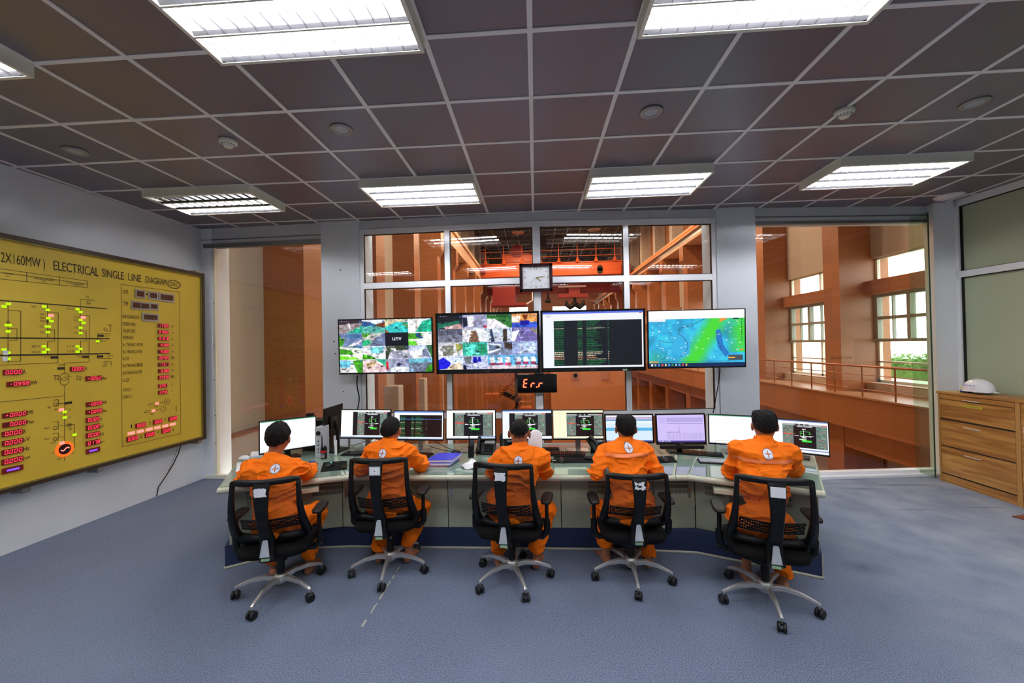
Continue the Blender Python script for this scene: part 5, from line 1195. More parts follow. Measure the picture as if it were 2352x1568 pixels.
# ================================================================ things on the desk
def quad_frame(tl, tr, bl, br, Yl, Yr):
    TL, TR, BL, BR = at_y(*tl, Yl), at_y(*tr, Yr), at_y(*bl, Yl), at_y(*br, Yr)
    o = BL.copy(); w = ((TR-TL).length+(BR-BL).length)/2; h = ((TL-BL).length+(TR-BR).length)/2
    zt, zb = (TL.z+TR.z)/2, (BL.z+BR.z)/2; ux = (BR-BL); ux.z *= .5; ux.normalize()
    mid = (BL+BR)/2; mid.z = zb
    up = Vector((0, 0, 1)); n = ux.cross(up).normalized(); tilt = .07; uz = (up*math.cos(tilt)-n*math.sin(tilt)).normalized()
    uz = (uz-ux*uz.dot(ux)).normalized()
    return mid-ux*w/2, ux, uz, w, zt-zb
def monitor(tl, tr, bl, br, Yl, Yr, ras, label, bez=.008, chin=.016, stand='silver', mark=None, bar=False):
    o, ux, uz, w, h = quad_frame(tl, tr, bl, br, Yl, Yr); n = ux.cross(uz); c = o+ux*w/2+uz*h/2
    t_ = thing('monitor', label, 'monitor', (c.x, c.y, DZ))
    b = MB(); b.obox(c-n*.014, ux*w/2, n*.012, uz*h/2, 'black')
    for (a0, a1, e0, e1) in ((0, bez, 0, h), (w-bez, w, 0, h), (0, w, 0, chin), (0, w, h-bez, h)): b.obox(o+ux*(a0+a1)/2+uz*(e0+e1)/2, ux*(a1-a0)/2, n*.003, uz*(e1-e0)/2, 'black')
    b.build('housing', t_, bevel=.002)
    b = MB(); b.obox(c-n*.035, ux*w*.25, n*.012, uz*h*.25, 'black'); b.build('rear_cover', t_, bevel=.006)
    ras.mesh('screen', t_, o+ux*bez+uz*chin+n*.0006, ux, uz, w-2*bez, h-chin-bez, 'mon')
    m_ = 'steel' if stand == 'silver' else 'black'; nb = Vector((n.x, n.y, 0)).normalized(); ub = Vector((ux.x, ux.y, 0)).normalized()
    b = MB(); base = Vector((c.x, c.y, DZ))-nb*.06
    b.obox(base+Z_*((c.z-DZ)/2), ub*.026, nb*.010, Z_*((c.z-DZ)/2), m_); b.build('stand', t_, bevel=.003)
    b = MB(); b.obox(base-nb*.01+Z_*.006, ub*.11, nb*.07, Z_*.006, m_); b.build('stand_base', t_, bevel=.003)
    if mark:
        b = MB(); b.text(mark, o+ux*w/2+uz*chin*.25+n*.004, ux, uz, chin*.5, 'steel', align='C'); b.build('lettering', t_)
    if bar:
        b = MB(); b.obox(o+ux*w/2-uz*.022+n*.0, ux*w*.44, n*.018, uz*.018, 'black'); b.build('sound_bar', t_, bevel=.008)
    return t_, o, ux, uz, w, h, n
def ov_title(res, x0, x1, y, hgt):
    t_, o, ux, uz, w, h, n = res; b = MB(); b.text('UNIT1 OVERVIEW', o+ux*(w*x0)+uz*(h*y)+n*.0025, ux, uz, hgt, 'screen_white', width=w*(x1-x0)); b.build('on_screen_lettering', t_)
def blank(): 
    r = Ras(128, 72, (252, 253, 255)); r.rect(0, 0, 1, .028, (60, 150, 110)); r.rect(0, .0, .25, .02, (90, 170, 130)); taskbar(r, (236, 240, 246), .955); return r
r = blank(); monitor((593, 966), (725, 957), (595, 1044), (727, 1026), 3.66, 4.03, r, 'bright white monitor in front of the leftmost operator', stand='black')
r = Ras(150, 84, (250, 252, 250)); r.rect(.24, .06, 1, .93, (10, 10, 12)); overview(r, .33, .06, .94, .93); taskbar(r)
ov_title(monitor((780, 941), (896, 940), (781, 1006), (896, 1009), 4.02, 4.04, r, 'monitor with a black plant diagram, left of the second operator'), .53, .72, .83, .009)
r = Ras(150, 84, (250, 251, 255)); r.rect(0, 0, 1, .05, (120, 160, 240)); r.rect(.11, .13, .98, .93, (16, 10, 12)); code_lines(r, .12, .16, .98, .92, 26, warm=(8, 15, 16)); r.rect(.11, .27, .98, .29, (90, 140, 240)); taskbar(r)
monitor((903, 943), (1018, 944), (903, 1010), (1019, 1013), 4.04, 4.04, r, 'monitor with dark code lines, right of the second operator')
r = Ras(150, 84, (250, 252, 246)); r.rect(.13, .08, .96, .92, (10, 10, 12)); overview(r, .17, .08, .94, .92); r.rect(.68, .93, 1, 1, (60, 110, 200)); taskbar(r, (226, 234, 236), .96)
ov_title(monitor((1024, 941), (1139, 941), (1024, 1010), (1139, 1010), 4.04, 4.04, r, 'monitor with a black plant diagram above the first desk phone'), .44, .65, .81, .009)
r = Ras(150, 84, (240, 246, 255)); r.rect(0, 0, 1, .04, (110, 150, 230)); r.rect(.14, .1, 1, .9, (8, 8, 16)); overview(r, .25, .1, .88, .88); taskbar(r, (226, 234, 240), .96)
ov_title(monitor((1153, 941), (1269, 941), (1153, 1011), (1269, 1011), 4.04, 4.04, r, 'monitor with a black plant diagram behind the middle operator'), .46, .66, .79, .009)
r = Ras(150, 84, (252, 250, 214)); r.rect(.27, .08, 1, .93, (20, 18, 20)); overview(r, .27, .13, .99, .90); r.rect(.13, .05, .14, .5, (190, 190, 160)); taskbar(r, (230, 232, 214), .965)
ov_title(monitor((1270, 941), (1388, 941), (1270, 1010), (1388, 1010), 4.04, 4.04, r, 'yellowish monitor with a plant diagram, right of the middle operator'), .52, .72, .77, .009)
r = Ras(128, 72, (214, 234, 250)); r.rect(0, 0, 1, .06, (240, 242, 250)); r.rect(0, .06, 1, .16, (196, 180, 210)); r.rect(0, .16, 1, .21, (90, 160, 220)); r.rect(0, .47, 1, .58, (90, 180, 226)); r.rect(0, .22, 1, .3, (232, 244, 252)); taskbar(r, (60, 70, 130), .95)
monitor((1389, 952), (1502, 950), (1390, 1018), (1503, 1018), 4.02, 4.02, r, 'monitor with pale blue bands behind the fourth operator', bez=.014, stand='black')
r = Ras(128, 72, (206, 190, 246)); r.rect(.2, .1, .98, .26, (180, 166, 226)); r.rect(.2, .31, .98, .325, (90, 80, 130)); r.rect(.46, .3, .465, .9, (150, 136, 200))
for k in range(30):
    r.rect(.2+k*.026, .66, .2+k*.026+.012, .9, (180, 166, 220))
r.rect(.2, .62, .5, .635, (110, 100, 150)); r.rect(.03, .08, .18, .3, (196, 180, 240)); taskbar(r, (70, 60, 150), .95)
monitor((1508, 951), (1624, 949), (1509, 1022), (1623, 1020), 4.0, 3.98, r, 'violet tinted monitor with a sound bar, between the two right operators', bez=.014, chin=.026, stand='black', mark='DELL', bar=True)
r = blank(); r.rect(.1, .90, .5, .915, (200, 180, 120)); monitor((1628, 949), (1762, 958), (1628, 1018), (1762, 1029), 4.0, 3.90, r, 'blank white monitor just left of the rightmost operator')
r = Ras(160, 90, (250, 251, 255)); r.rect(0, 0, 1, .03, (120, 140, 190)); overview(r, .32, .10, .985, .86); r.rect(.0, .90, 1, .93, (120, 140, 200)); taskbar(r, (236, 240, 248), .955)
ov_title(monitor((1752, 958), (1908, 970), (1752, 1033), (1907, 1049), 3.95, 3.66, r, 'monitor with a black plant diagram at the right end of the desk', stand='black', mark='DELL'), .56, .76, .81, .010)
# monitor seen from its back
t_ = thing('monitor', 'black monitor turned away, seen from behind, left of the plant diagram monitors', 'monitor', (-2.16, 4.18, DZ))
A, B_, C_, D_ = at_y(746, 939, 4.0), at_y(788, 926, 4.32), at_y(784, 998, 4.32), at_y(742, 1004, 4.0); nn = (B_-A).cross(D_-A).normalized()
if nn.y > 0: nn = -nn
b = MB(); b.pprism([A, D_, C_, B_], -nn*.02, 'black'); b.build('housing', t_, bevel=.004)
mid = (A+B_+C_+D_)/4; e = (B_-A).normalized()
b = MB(); b.obox(mid+nn*.012, e*.08, nn*.012, Z_*.07, 'black'); b.build('rear_cover', t_, bevel=.006)
b = MB(); b.tube([mid+nn*.02, mid+nn*.05-Z_*.1, Vector((mid.x+nn.x*.05, mid.y+nn.y*.05, DZ+.02))], .018, 'black', 10); b.obox((mid.x+nn.x*.03, mid.y+nn.y*.03, DZ+.008), e*.1, nn*.09, Z_*.008, 'black'); b.build('stand', t_)
b = MB(); c_ = mid+nn*.026+Z_*.03
ring = [c_+e*(.016*math.cos(a))+Z_*(.016*math.sin(a)) for a in np.linspace(0, 2*math.pi, 17)]; b.tube(ring, .0015, 'steel', 5); b.build('badge', t_)

def on_desk(px, py, z=DZ): return at_z(px, py, z)
def keyboard(px0, py0, px1, py1, depth, label, lit=False, z=DZ, mat_='black'):
    """(px0,py0)-(px1,py1): front edge of the keyboard on the desk"""
    p, q_ = at_z(px0, py0, z), at_z(px1, py1, z); d = (q_-p); L = d.length; d.normalize(); n = Vector((-d.y, d.x, 0)); t_ = thing('keyboard', label, 'keyboard', p)
    b = MB(); b.pprism([p, p+d*L, p+d*L+n*depth+Z_*.0, p+n*depth], Z_*.012, mat_); b.build('body', t_, bevel=.003)
    b = MB(); cols = int(L/.021); rows = 5
    for i in range(rows):
        for j in range(cols):
            c = p+d*(.008+(L-.016)*(j+.5)/cols)+n*(.008+(depth-.016)*(i+.5)/rows)+Z_*.016
            b.obox(c, d*(L-.016)/cols*.40, n*(depth-.016)/rows*.38, Z_*.004, 'black_gloss' if not lit else 'grey_plate')
    b.build('key', t_); b2 = t_.children[-1]; b2['kind'] = 'stuff'
    return t_
keyboard(590, 1042, 640, 1037, .13, 'black keyboard below the leftmost white monitor')
keyboard(781, 1047, 862, 1048, .14, 'black keyboard left of the second operator')
keyboard(940, 1050, 985, 1052, .14, 'black keyboard half hidden behind the second operator and the blue folders')
keyboard(1247, 1048, 1348, 1049, .15, 'long black keyboard right of the middle operator, nearest the black mouse mat')
keyboard(1236, 1035, 1286, 1035, .09, 'short black keyboard behind the long one, right of the middle operator')
keyboard(1553, 1043, 1664, 1051, .13, 'black keyboard below the violet monitor')
keyboard(1607, 1064, 1682, 1068, .12, 'black keyboard with pale keys beside the rightmost operator', lit=True)
def mouse(px, py, label, yaw=0, mat_='black', led=None, s=1.0):
    p = at_z(px, py, DZ+.003); t_ = thing('mouse', label, 'computer mouse', (p.x, p.y, DZ))
    cy, sy = math.cos(yaw), math.sin(yaw); rings = []
    for u in np.linspace(-1, 1, 11):
        w = .031*s*math.sqrt(max(0, 1-u**4))+.0006; hh = .034*s*(1-u*u)**.5*(1-.25*u)+.002; rr = []
        for a in np.linspace(0, math.pi, 11):
            x, y, z = w*math.cos(a), u*.055*s, DZ+.003+hh*math.sin(a)
            rr.append((p.x+x*cy-y*sy, p.y+x*sy+y*cy, z))
        rings.append(rr)
    b = MB(); b.loft(rings, mat_, close=True, cap=True); b.build('shell', t_)
    b = MB(); q_ = Vector((p.x-.03*sy*s, p.y+.03*cy*s, DZ+.030*s)); b.cyl(q_-Vector((.003, 0, 0)), q_+Vector((.003, 0, 0)), .007*s, led or 'grey_plate', 10); b.build('wheel', t_)
    if led:
        b = MB(); b.lathe([(.0, .004), (.010, .0)], (p.x, p.y-.02, DZ+.033*s), led); b.build('light', t_)
    return t_
def mat_pad(pts, label, mat_='black_soft', decal=False):
    P = [at_z(x, y, DZ) for x, y in pts]; c = sum(P, Vector())/len(P)
    b = MB(); b.prism([(p.x, p.y) for p in P], DZ, DZ+.003, mat_)
    if decal:
        rg = random.Random(6)
        for k in range(26):
            a = rg.uniform(0, 6.28); q_ = Vector((c.x+.11+.05*math.cos(a)*rg.random(), c.y+.03*math.sin(a), DZ+.0033)); b.obox(q_, (rg.uniform(.004, .016), rg.uniform(-.006, .006), 0), (0, .003, 0), (0, 0, .0002), 'olive')
    tag(b.build('mouse_mat', origin=(c.x, c.y, DZ)), label, 'mouse mat')
mat_pad([(736, 1084), (797, 1078), (797, 1058), (743, 1062)], 'black mouse mat with an olive print, right of the leftmost operator', decal=True)
mouse(757, 1071, 'black mouse with a teal glow on the printed mat', led='teal_led')
mouse(716, 1066, 'dark blue mouse at the right hand of the leftmost operator', mat_='blue_plastic')
mat_pad([(1270, 1064), (1372, 1063), (1368, 1048), (1272, 1049)], 'long black mouse mat right of the middle operator')
mouse(1290, 1060, 'black mouse with a red light right of the middle operator', led='led_red')
mouse(1352, 1054, 'black mouse by the left hand of the fourth operator', yaw=1.0)
mat_pad([(1515, 1064), (1556, 1061), (1544, 1047), (1503, 1049)], 'small black mouse mat between the two right operators')
mouse(1527, 1058, 'black mouse on the small mat between the two right operators')
mouse(561, 1054, 'white mouse on the left end of the desk', mat_='white_gloss', yaw=1.3, s=1.15)
# notebook, papers
def sheet(pts, label, name='paper', cat='paper', th=.006, mat_='white'):
    P = [at_z(x, y, DZ) for x, y in pts]; c = sum(P, Vector())/len(P); b = MB(); b.prism([(p.x, p.y) for p in P], DZ, DZ+th, mat_); tag(b.build(name, origin=(c.x, c.y, DZ), bevel=.001), label, cat)
nb = thing('notebook', 'open white notebook with a red edge at the left end of the desk', 'notebook', at_z(552, 1075, DZ))
P = [at_z(x, y, DZ) for x, y in ((541, 1086), (562, 1086), (566, 1064), (545, 1064))]; MB().prism([(p.x, p.y) for p in P], DZ, DZ+.012, 'white').build('page_block', nb)
MB().prism([(p.x+.0, p.y-.004) for p in P[:2]]+[(p.x, p.y+.006) for p in P[:2][::-1]], DZ, DZ+.004, 'red').build('cover_edge', nb)
sheet([(574, 1052), (604, 1049), (603, 1040), (578, 1041)], 'white papers under the leftmost monitor, beside the white mouse', th=.02)
# crumpled white cloth / sheet
def drape(px, py, lx, ly, hgt, label, seed, yaw=0, name='crumpled_paper', cat='paper'):
    p = at_z(px, py, DZ); n1, n2 = 26, 18; fz = fnoise(n1+1, n2+1, 6, seed); V = []; b = MB(); cy, sy = math.cos(yaw), math.sin(yaw)
    for j in range(n2+1):
        for i in range(n1+1):
            u, v = i/n1*2-1, j/n2*2-1; e = max(0, 1-(abs(u)**2.5+abs(v)**2.5)/1.3); x, y = u*lx/2*(1-.15*v*v), v*ly/2*(1-.1*u*u)
            V.append((p.x+x*cy-y*sy, p.y+x*sy+y*cy, DZ+.002+hgt*e*(.35+.9*fz[j, i])))
    b.add(V, [(j*(n1+1)+i, j*(n1+1)+i+1, (j+1)*(n1+1)+i+1, (j+1)*(n1+1)+i) for j in range(n2) for i in range(n1)], 'white', True)
    o = b.build(name, origin=(p.x, p.y, DZ)); s_ = o.modifiers.new('thick', 'SOLIDIFY'); s_.thickness = .002; s_.offset = 1; tag(o, label, cat)
drape(1088, 1070, .22, .17, .055, 'crumpled white paper on the desk left of the middle operator', 5, yaw=.5)
# blue folders in a stack
fd = at_z(1015, 1069, DZ); fa, fb_, fc_ = at_z(975, 1072, DZ), at_z(1040, 1072, DZ), at_z(1053, 1040, DZ)
for k, (dz, m_, lb, sc) in enumerate(((0, 'crane_red', 'thin dark red folder at the bottom of the stack by the second operator', .90), (.008, 'folder', 'blue ring binder lying in the middle of the folder stack', .97), (.034, 'folder', 'blue ring binder on top of the folder stack by the second operator', 1.0))):
    th = .008 if k == 0 else .024
    ux_ = (fb_-fa).normalized(); vy = Vector((-ux_.y, ux_.x, 0)); o = fa+Vector((0, 0, 0)); L, Wd = .235*sc, .30*sc; o = o+ux_*(.01*k)+vy*(.01*k)
    t_ = thing('ring_binder' if k else 'folder', lb, 'folder', (o.x, o.y, DZ+dz))
    sk = ux_*.045
    b = MB(); b.pprism([o+Z_*(dz+.0), o+ux_*L+Z_*dz, o+ux_*L+vy*Wd*.8+sk+Z_*dz, o+vy*Wd*.8+sk+Z_*dz], Z_*.0015, m_); b.pprism([o+Z_*(dz+th-.0015), o+ux_*L+Z_*(dz+th-.0015), o+ux_*L+vy*Wd*.8+sk+Z_*(dz+th-.0015), o+vy*Wd*.8+sk+Z_*(dz+th-.0015)], Z_*.0015, m_)
    b.pprism([o+Z_*dz, o+Z_*(dz+th), o+vy*Wd*.8+sk+Z_*(dz+th), o+vy*Wd*.8+sk+Z_*dz], -ux_*.0015, m_); b.build('cover', t_)
    b = MB(); o2 = o+ux_*.01+vy*.004+Z_*(dz+.0015); b.pprism([o2, o2+ux_*(L-.014), o2+ux_*(L-.014)+vy*Wd*.77+sk, o2+vy*Wd*.77+sk], Z_*(th-.003), 'white'); b.build('page_block', t_)
    if k == 2:
        for v_ in (.10, .17):
            b = MB(); c = o+ux_*.03+vy*v_+sk*.6+Z_*(dz+th+.0005); b.obox(c, ux_*.010, vy*.006, Z_*.0008, 'steel'); b.build('ring_slot', t_)
# desk phones
def phone(px, py, label, yaw=0., back=False):
    p = at_z(px, py, DZ); t_ = thing('desk_phone', label, 'telephone', (p.x, p.y, DZ)); R_ = Matrix.Rotation(yaw, 4, 'Z'); T_l = Matrix.Translation((p.x, p.y, DZ))@R_
    tl = Matrix.Rotation(rad(48), 4, 'X')
    f = lambda x, y, z: T_l@(tl@Vector((x, y, z)))
    def bx_(b, x0, x1, y0, y1, z0, z1, m_):
        V = [f(x, y, z) for z in (z0, z1) for x, y in ((x0, y0), (x1, y0), (x1, y1), (x0, y1))]; b.add(V, [(0,3,2,1),(4,5,6,7),(0,1,5,4),(1,2,6,5),(2,3,7,6),(3,0,4,7)], m_)
    b = MB(); bx_(b, -.10, .10, 0.0, .19, 0, .022, 'black'); q0, q1 = f(-.07, .13, 0), f(.07, .13, 0); 
    b.add([q0, q1, (q1.x, q1.y+.0, DZ), (q0.x, q0.y, DZ)], [(0, 1, 2, 3)], 'black'); b.build('base', t_, bevel=.004)
    b = MB(); bx_(b, -.02, .085, .115, .17, .022, .024, 'grey_plate' if not back else 'vent'); b.build('display', t_)
    b = MB()
    for i in range(4):
        for j in range(5): bx_(b, -.015+.024*i, .003+.024*i, .014+.018*j, .026+.018*j, .022, .026, 'black_gloss')
    b.build('button', t_); t_.children[-1]['kind'] = 'stuff'
    b = MB(); hs = [f(-.072, .015+.165*u, .045+.022*math.sin(math.pi*u)) for u in np.linspace(0, 1, 9)]; b.tube(hs, [.026, .024, .018, .016, .016, .016, .018, .024, .026], 'black', 12); b.build('handset', t_)
    return t_
phone(1115, 1044, 'black desk phone with a small screen, left of the middle operator', yaw=-.08)
phone(1172, 1040, 'black desk phone half hidden behind the middle operator', yaw=.2)
phone(1383, 1042, 'black desk phone beside the fourth operator, seen from its handset side', yaw=.7)
def radio(px, py, label, band=None):
    p = at_z(px, py, DZ); t_ = thing('walkie_talkie', label, 'radio', (p.x, p.y, DZ)); x, y = p.x, p.y
    MB().rbox(x-.027, x+.027, y-.018, y+.018, DZ, DZ+.115, 'black', .008).build('body', t_, bevel=.003)
    MB().tube([(x-.017, y, DZ+.113), (x-.017, y, DZ+.15), (x-.017, y, DZ+.235)], [.008, .006, .004], 'black', 8).build('antenna', t_)
    MB().cyl((x+.012, y, DZ+.113), (x+.012, y, DZ+.132), .008, 'black', 12).build('knob', t_)
    b = MB()
    for i in range(3):
        for j in range(4): b.box(x-.017+.013*i, x-.008+.013*i, y-.0205, y-.018, DZ+.012+.012*j, DZ+.020+.012*j, 'grey_plate' if band else 'black_gloss')
    b.build('key', t_)
    if band: MB().box(x-.028, x+.028, y-.0195, y-.0, DZ+.066, DZ+.082, 'red').build('band', t_)
radio(744, 1053, 'black walkie-talkie with a red band beside the silver speaker', True)
radio(1082, 1050, 'plain black walkie-talkie left of the desk phone')
# small silver speaker, dark PC tower behind
t_ = thing('speaker', 'tall silver loudspeaker standing right of the leftmost monitor', 'loudspeaker', at_z(733, 1049, DZ)); x, y = t_.location.x, t_.location.y+.05
MB().rbox(x-.045, x+.03, y-.05, y+.10, DZ, DZ+.30, 'grey_plate', .006).build('cabinet', t_)
b = MB(); b.cyl((x-.005, y-.050, DZ+.24), (x-.005, y-.054, DZ+.24), .024, 'black', 18); b.build('cone', t_)
b = MB()
for z in (.16, .12, .08, .05): b.cyl((x-.005, y-.050, DZ+z), (x-.005, y-.056, DZ+z), .006, 'black', 10)
b.build('knob', t_)
t_ = thing('computer_case', 'small black computer case behind the leftmost monitor', 'computer', (-2.42, 4.22, DZ))
MB().box(-2.55, -2.30, 4.14, 4.34, DZ, DZ+.33, 'black').build('case', t_, bevel=.004); MB().box(-2.34, -2.30, 4.13, 4.14, DZ+.12, DZ+.22, 'blue_plastic').build('front_panel', t_)
# webcam on the leftmost monitor region, monitor riser under the second monitor
p = at_y(706, 953, 4.15); t_ = thing('desk_camera', 'small black camera sticking up behind the leftmost monitor', 'camera', (p.x, p.y, DZ))
b = MB(); b.cyl((p.x, p.y+.06, DZ+.332), (p.x, p.y+.06, p.z-.02), .008, 'black', 8); b.build('stem', t_); MB().rbox(p.x-.04, p.x+.03, p.y+.03, p.y+.09, p.z-.03, p.z+.01, 'black', .01).build('head', t_)
rs = thing('monitor_riser', 'white metal riser with crossed legs under the second monitor', 'monitor stand', (-1.85, 4.12, DZ))
for sx in (-.22, .22):
    for yy in (4.0, 4.3): MB().tube([(-1.88+sx, yy, DZ), (-1.88+sx, yy, DZ+.15)], .014, 'alu', 8).build('leg', rs)
MB().box(-2.12, -1.62, 4.14, 4.33, DZ+.135, DZ+.15, 'alu').build('shelf', rs, bevel=.003)
b = MB(); b.tube([(-2.08, 4.31, DZ+.01), (-1.70, 4.31, DZ+.13)], .007, 'alu', 6); b.tube([(-2.08, 4.31, DZ+.13), (-1.70, 4.31, DZ+.01)], .007, 'alu', 6); b.build('brace', rs)
# headset with cables, charger, usb hub
t_ = thing('headset_base', 'round black puck with two thin cables behind the blue folders', 'device', at_z(1047, 1040, DZ)); l = t_.location
MB().lathe([(0, .03), (.03, .028), (.045, .018), (.05, .0), (0, 0)][::-1], (l.x, l.y, DZ), 'black').build('puck', t_)
MB().tube([(l.x-.02, l.y+.02, DZ+.02), (l.x-.12, l.y+.05, DZ+.05), (l.x-.26, l.y+.12, DZ+.10)], .004, 'black', 6).build('cable', t_)
MB().tube([(l.x-.02, l.y+.02, DZ+.012), (l.x-.12, l.y+.02, DZ+.02), (l.x-.30, l.y+.08, DZ+.05)], .004, 'black', 6).build('cable', t_)
t_ = thing('charger', 'small black charger with white sockets right of the middle operator', 'charger', at_z(1259, 1061, DZ)); l = t_.location
MB().rbox(l.x-.03, l.x+.04, l.y-.01, l.y+.03, DZ, DZ+.028, 'black', .006).build('body', t_)
b = MB()
for k in range(3): b.box(l.x-.022+.018*k, l.x-.010+.018*k, l.y-.0115, l.y-.010, DZ+.010, DZ+.020, 'white')
b.build('socket', t_)
MB().tube([(l.x+.04, l.y+.01, DZ+.01), (l.x+.07, l.y, DZ+.015), (l.x+.08, l.y+.03, DZ+.006)], .005, 'chrome', 6).build('plug', t_)

# ================================================================ wooden cabinet and helmet at the right
cb = thing('wooden_cabinet', 'golden oak shoe cabinet with three flap drawers and a tall door by the right wall', 'cabinet', (5.3, 4.2, 0))
CX = 5.105; CH = 1.135
def cx_(y): return CX-.03*(5.3-y)*.5
b = MB(); YA, YB_, YE = 5.33, 4.50, 3.70
b.box(CX+.02, CX+.36, YE, YA, .10, CH-.03, 'wood'); b.box(CX-.012, CX+.37, YE, YA+.01, CH-.028, CH, 'wood'); b.box(CX+.005, CX+.35, YE, YA, 0, .10, 'wood')
for y0, y1 in ((YA-.022, YA), (YB_-.022, YB_+.022)): b.box(CX-.004, CX+.03, y0, y1, 0, CH-.028, 'wood_edge')
b.build('carcass', cb)
for k, (z0, z1) in enumerate(((.80, 1.035), (.46, .78), (.115, .445))):
    b = MB(); b.box(CX-.003, CX+.02, YB_+.026, YA-.026, z0, z1, 'wood')
    if k == 0: b.box(CX-.003, CX+.02, YB_+.026, YA-.026, 1.045, CH-.034, 'wood')
    d_ = b.build('flap_drawer', cb, bevel=.002)
    b = MB(); zz = z1+(.02 if k == 0 else -.05); b.tube([(CX-.003, 5.02, zz), (CX-.022, 5.02, zz), (CX-.022, 4.86, zz), (CX-.003, 4.86, zz)], .006, 'alu_pol', 8); b.build('handle', d_)
b = MB(); b.box(CX-.003, CX+.02, YE+.02, YB_-.026, .115, CH-.034, 'wood'); d_ = b.build('door', cb, bevel=.002)
b = MB(); b.tube([(CX-.003, YB_-.07, .86), (CX-.022, YB_-.07, .86), (CX-.022, YB_-.07, .72), (CX-.003, YB_-.07, .72)], .006, 'alu_pol', 8); b.build('handle', d_)
b = MB(); b.box(CX-.006, CX-.003, 4.83, 5.05, .975, 1.003, 'yellow_label'); b.text('PHÒNG ĐIỀU KHIỂN', (CX-.006, 5.04, .982), -Y_, Z_, .013, 'black', width=.19, depth=.001); b.build('yellow_label', cb)
b = MB()
for z in (.79, .452, .106): b.box(CX+.002, CX+.02, YB_+.02, YA-.02, z-.006, z+.006, 'vent')
b.build('gap', cb)
hm = thing('safety_helmet', 'white safety helmet lying on the wooden cabinet', 'helmet', (5.27, 5.02, CH))
def helm(a, v, s=1.0):
    # a: angle around, v: 0 rim .. 1 crown ; long axis along Y
    r = math.cos(v*math.pi/2)**.75; z = math.sin(v*math.pi/2)
    rx, ry = .112, .150; bump_ = .006*math.exp(-((math.cos(a)/.22)**2))*z
    return (5.27+rx*r*math.cos(a)*s, 5.02+(ry*r*math.sin(a)-.0)*s, CH+.035+(.135*z+bump_)*s)
b = MB(); A_ = np.linspace(0, 2*math.pi, 41)[:-1]; rings = [[helm(a, v) for a in A_] for v in np.linspace(0, .999, 14)]; b.loft(rings, 'white_gloss', cap=False); b.loft([[helm(a, v, .975) for a in A_] for v in np.linspace(0, .999, 10)], 'white', cap=False)
rim = [[(5.27+(.112*k)*math.cos(a), 5.02+(.150*k+.025*(k > 1)*max(0, -math.sin(a)))*math.sin(a), CH+.035-(.008 if k > 1 else 0)) for a in A_] for k in (1.0, 1.1)]; b.loft(rim, 'white_gloss', cap=False)
b.build('shell', hm)
b = MB(); b.text('TRUNG SƠN HPC', (5.27-.105, 5.02+.075, CH+.088), -Y_, Vector((.35, 0, .94)), .016, 'folder', width=.14, depth=.004); b.text('PXVH', (5.27-.112, 5.02-.03, CH+.060), -Y_, Vector((.2, 0, .98)), .010, 'red', width=.035, depth=.004); b.build('lettering', hm)
b = MB(); b.cyl((5.27-.060, 5.02+.135, CH+.062), (5.27-.066, 5.02+.142, CH+.062), .013, 'yellow_label', 14); b.build('sticker', hm)
MB().box(5.19, 5.24, 5.06, 5.15, CH+.001, CH+.034, 'blue_plastic').build('suspension', hm)
MB().tube([(5.20, 5.06, CH+.034), (5.17, 5.0, CH+.01), (5.165, 4.93, CH+.006), (5.19, 4.86, CH+.008), (5.23, 4.84, CH+.03)], .005, 'black', 6).build('chin_strap', hm)
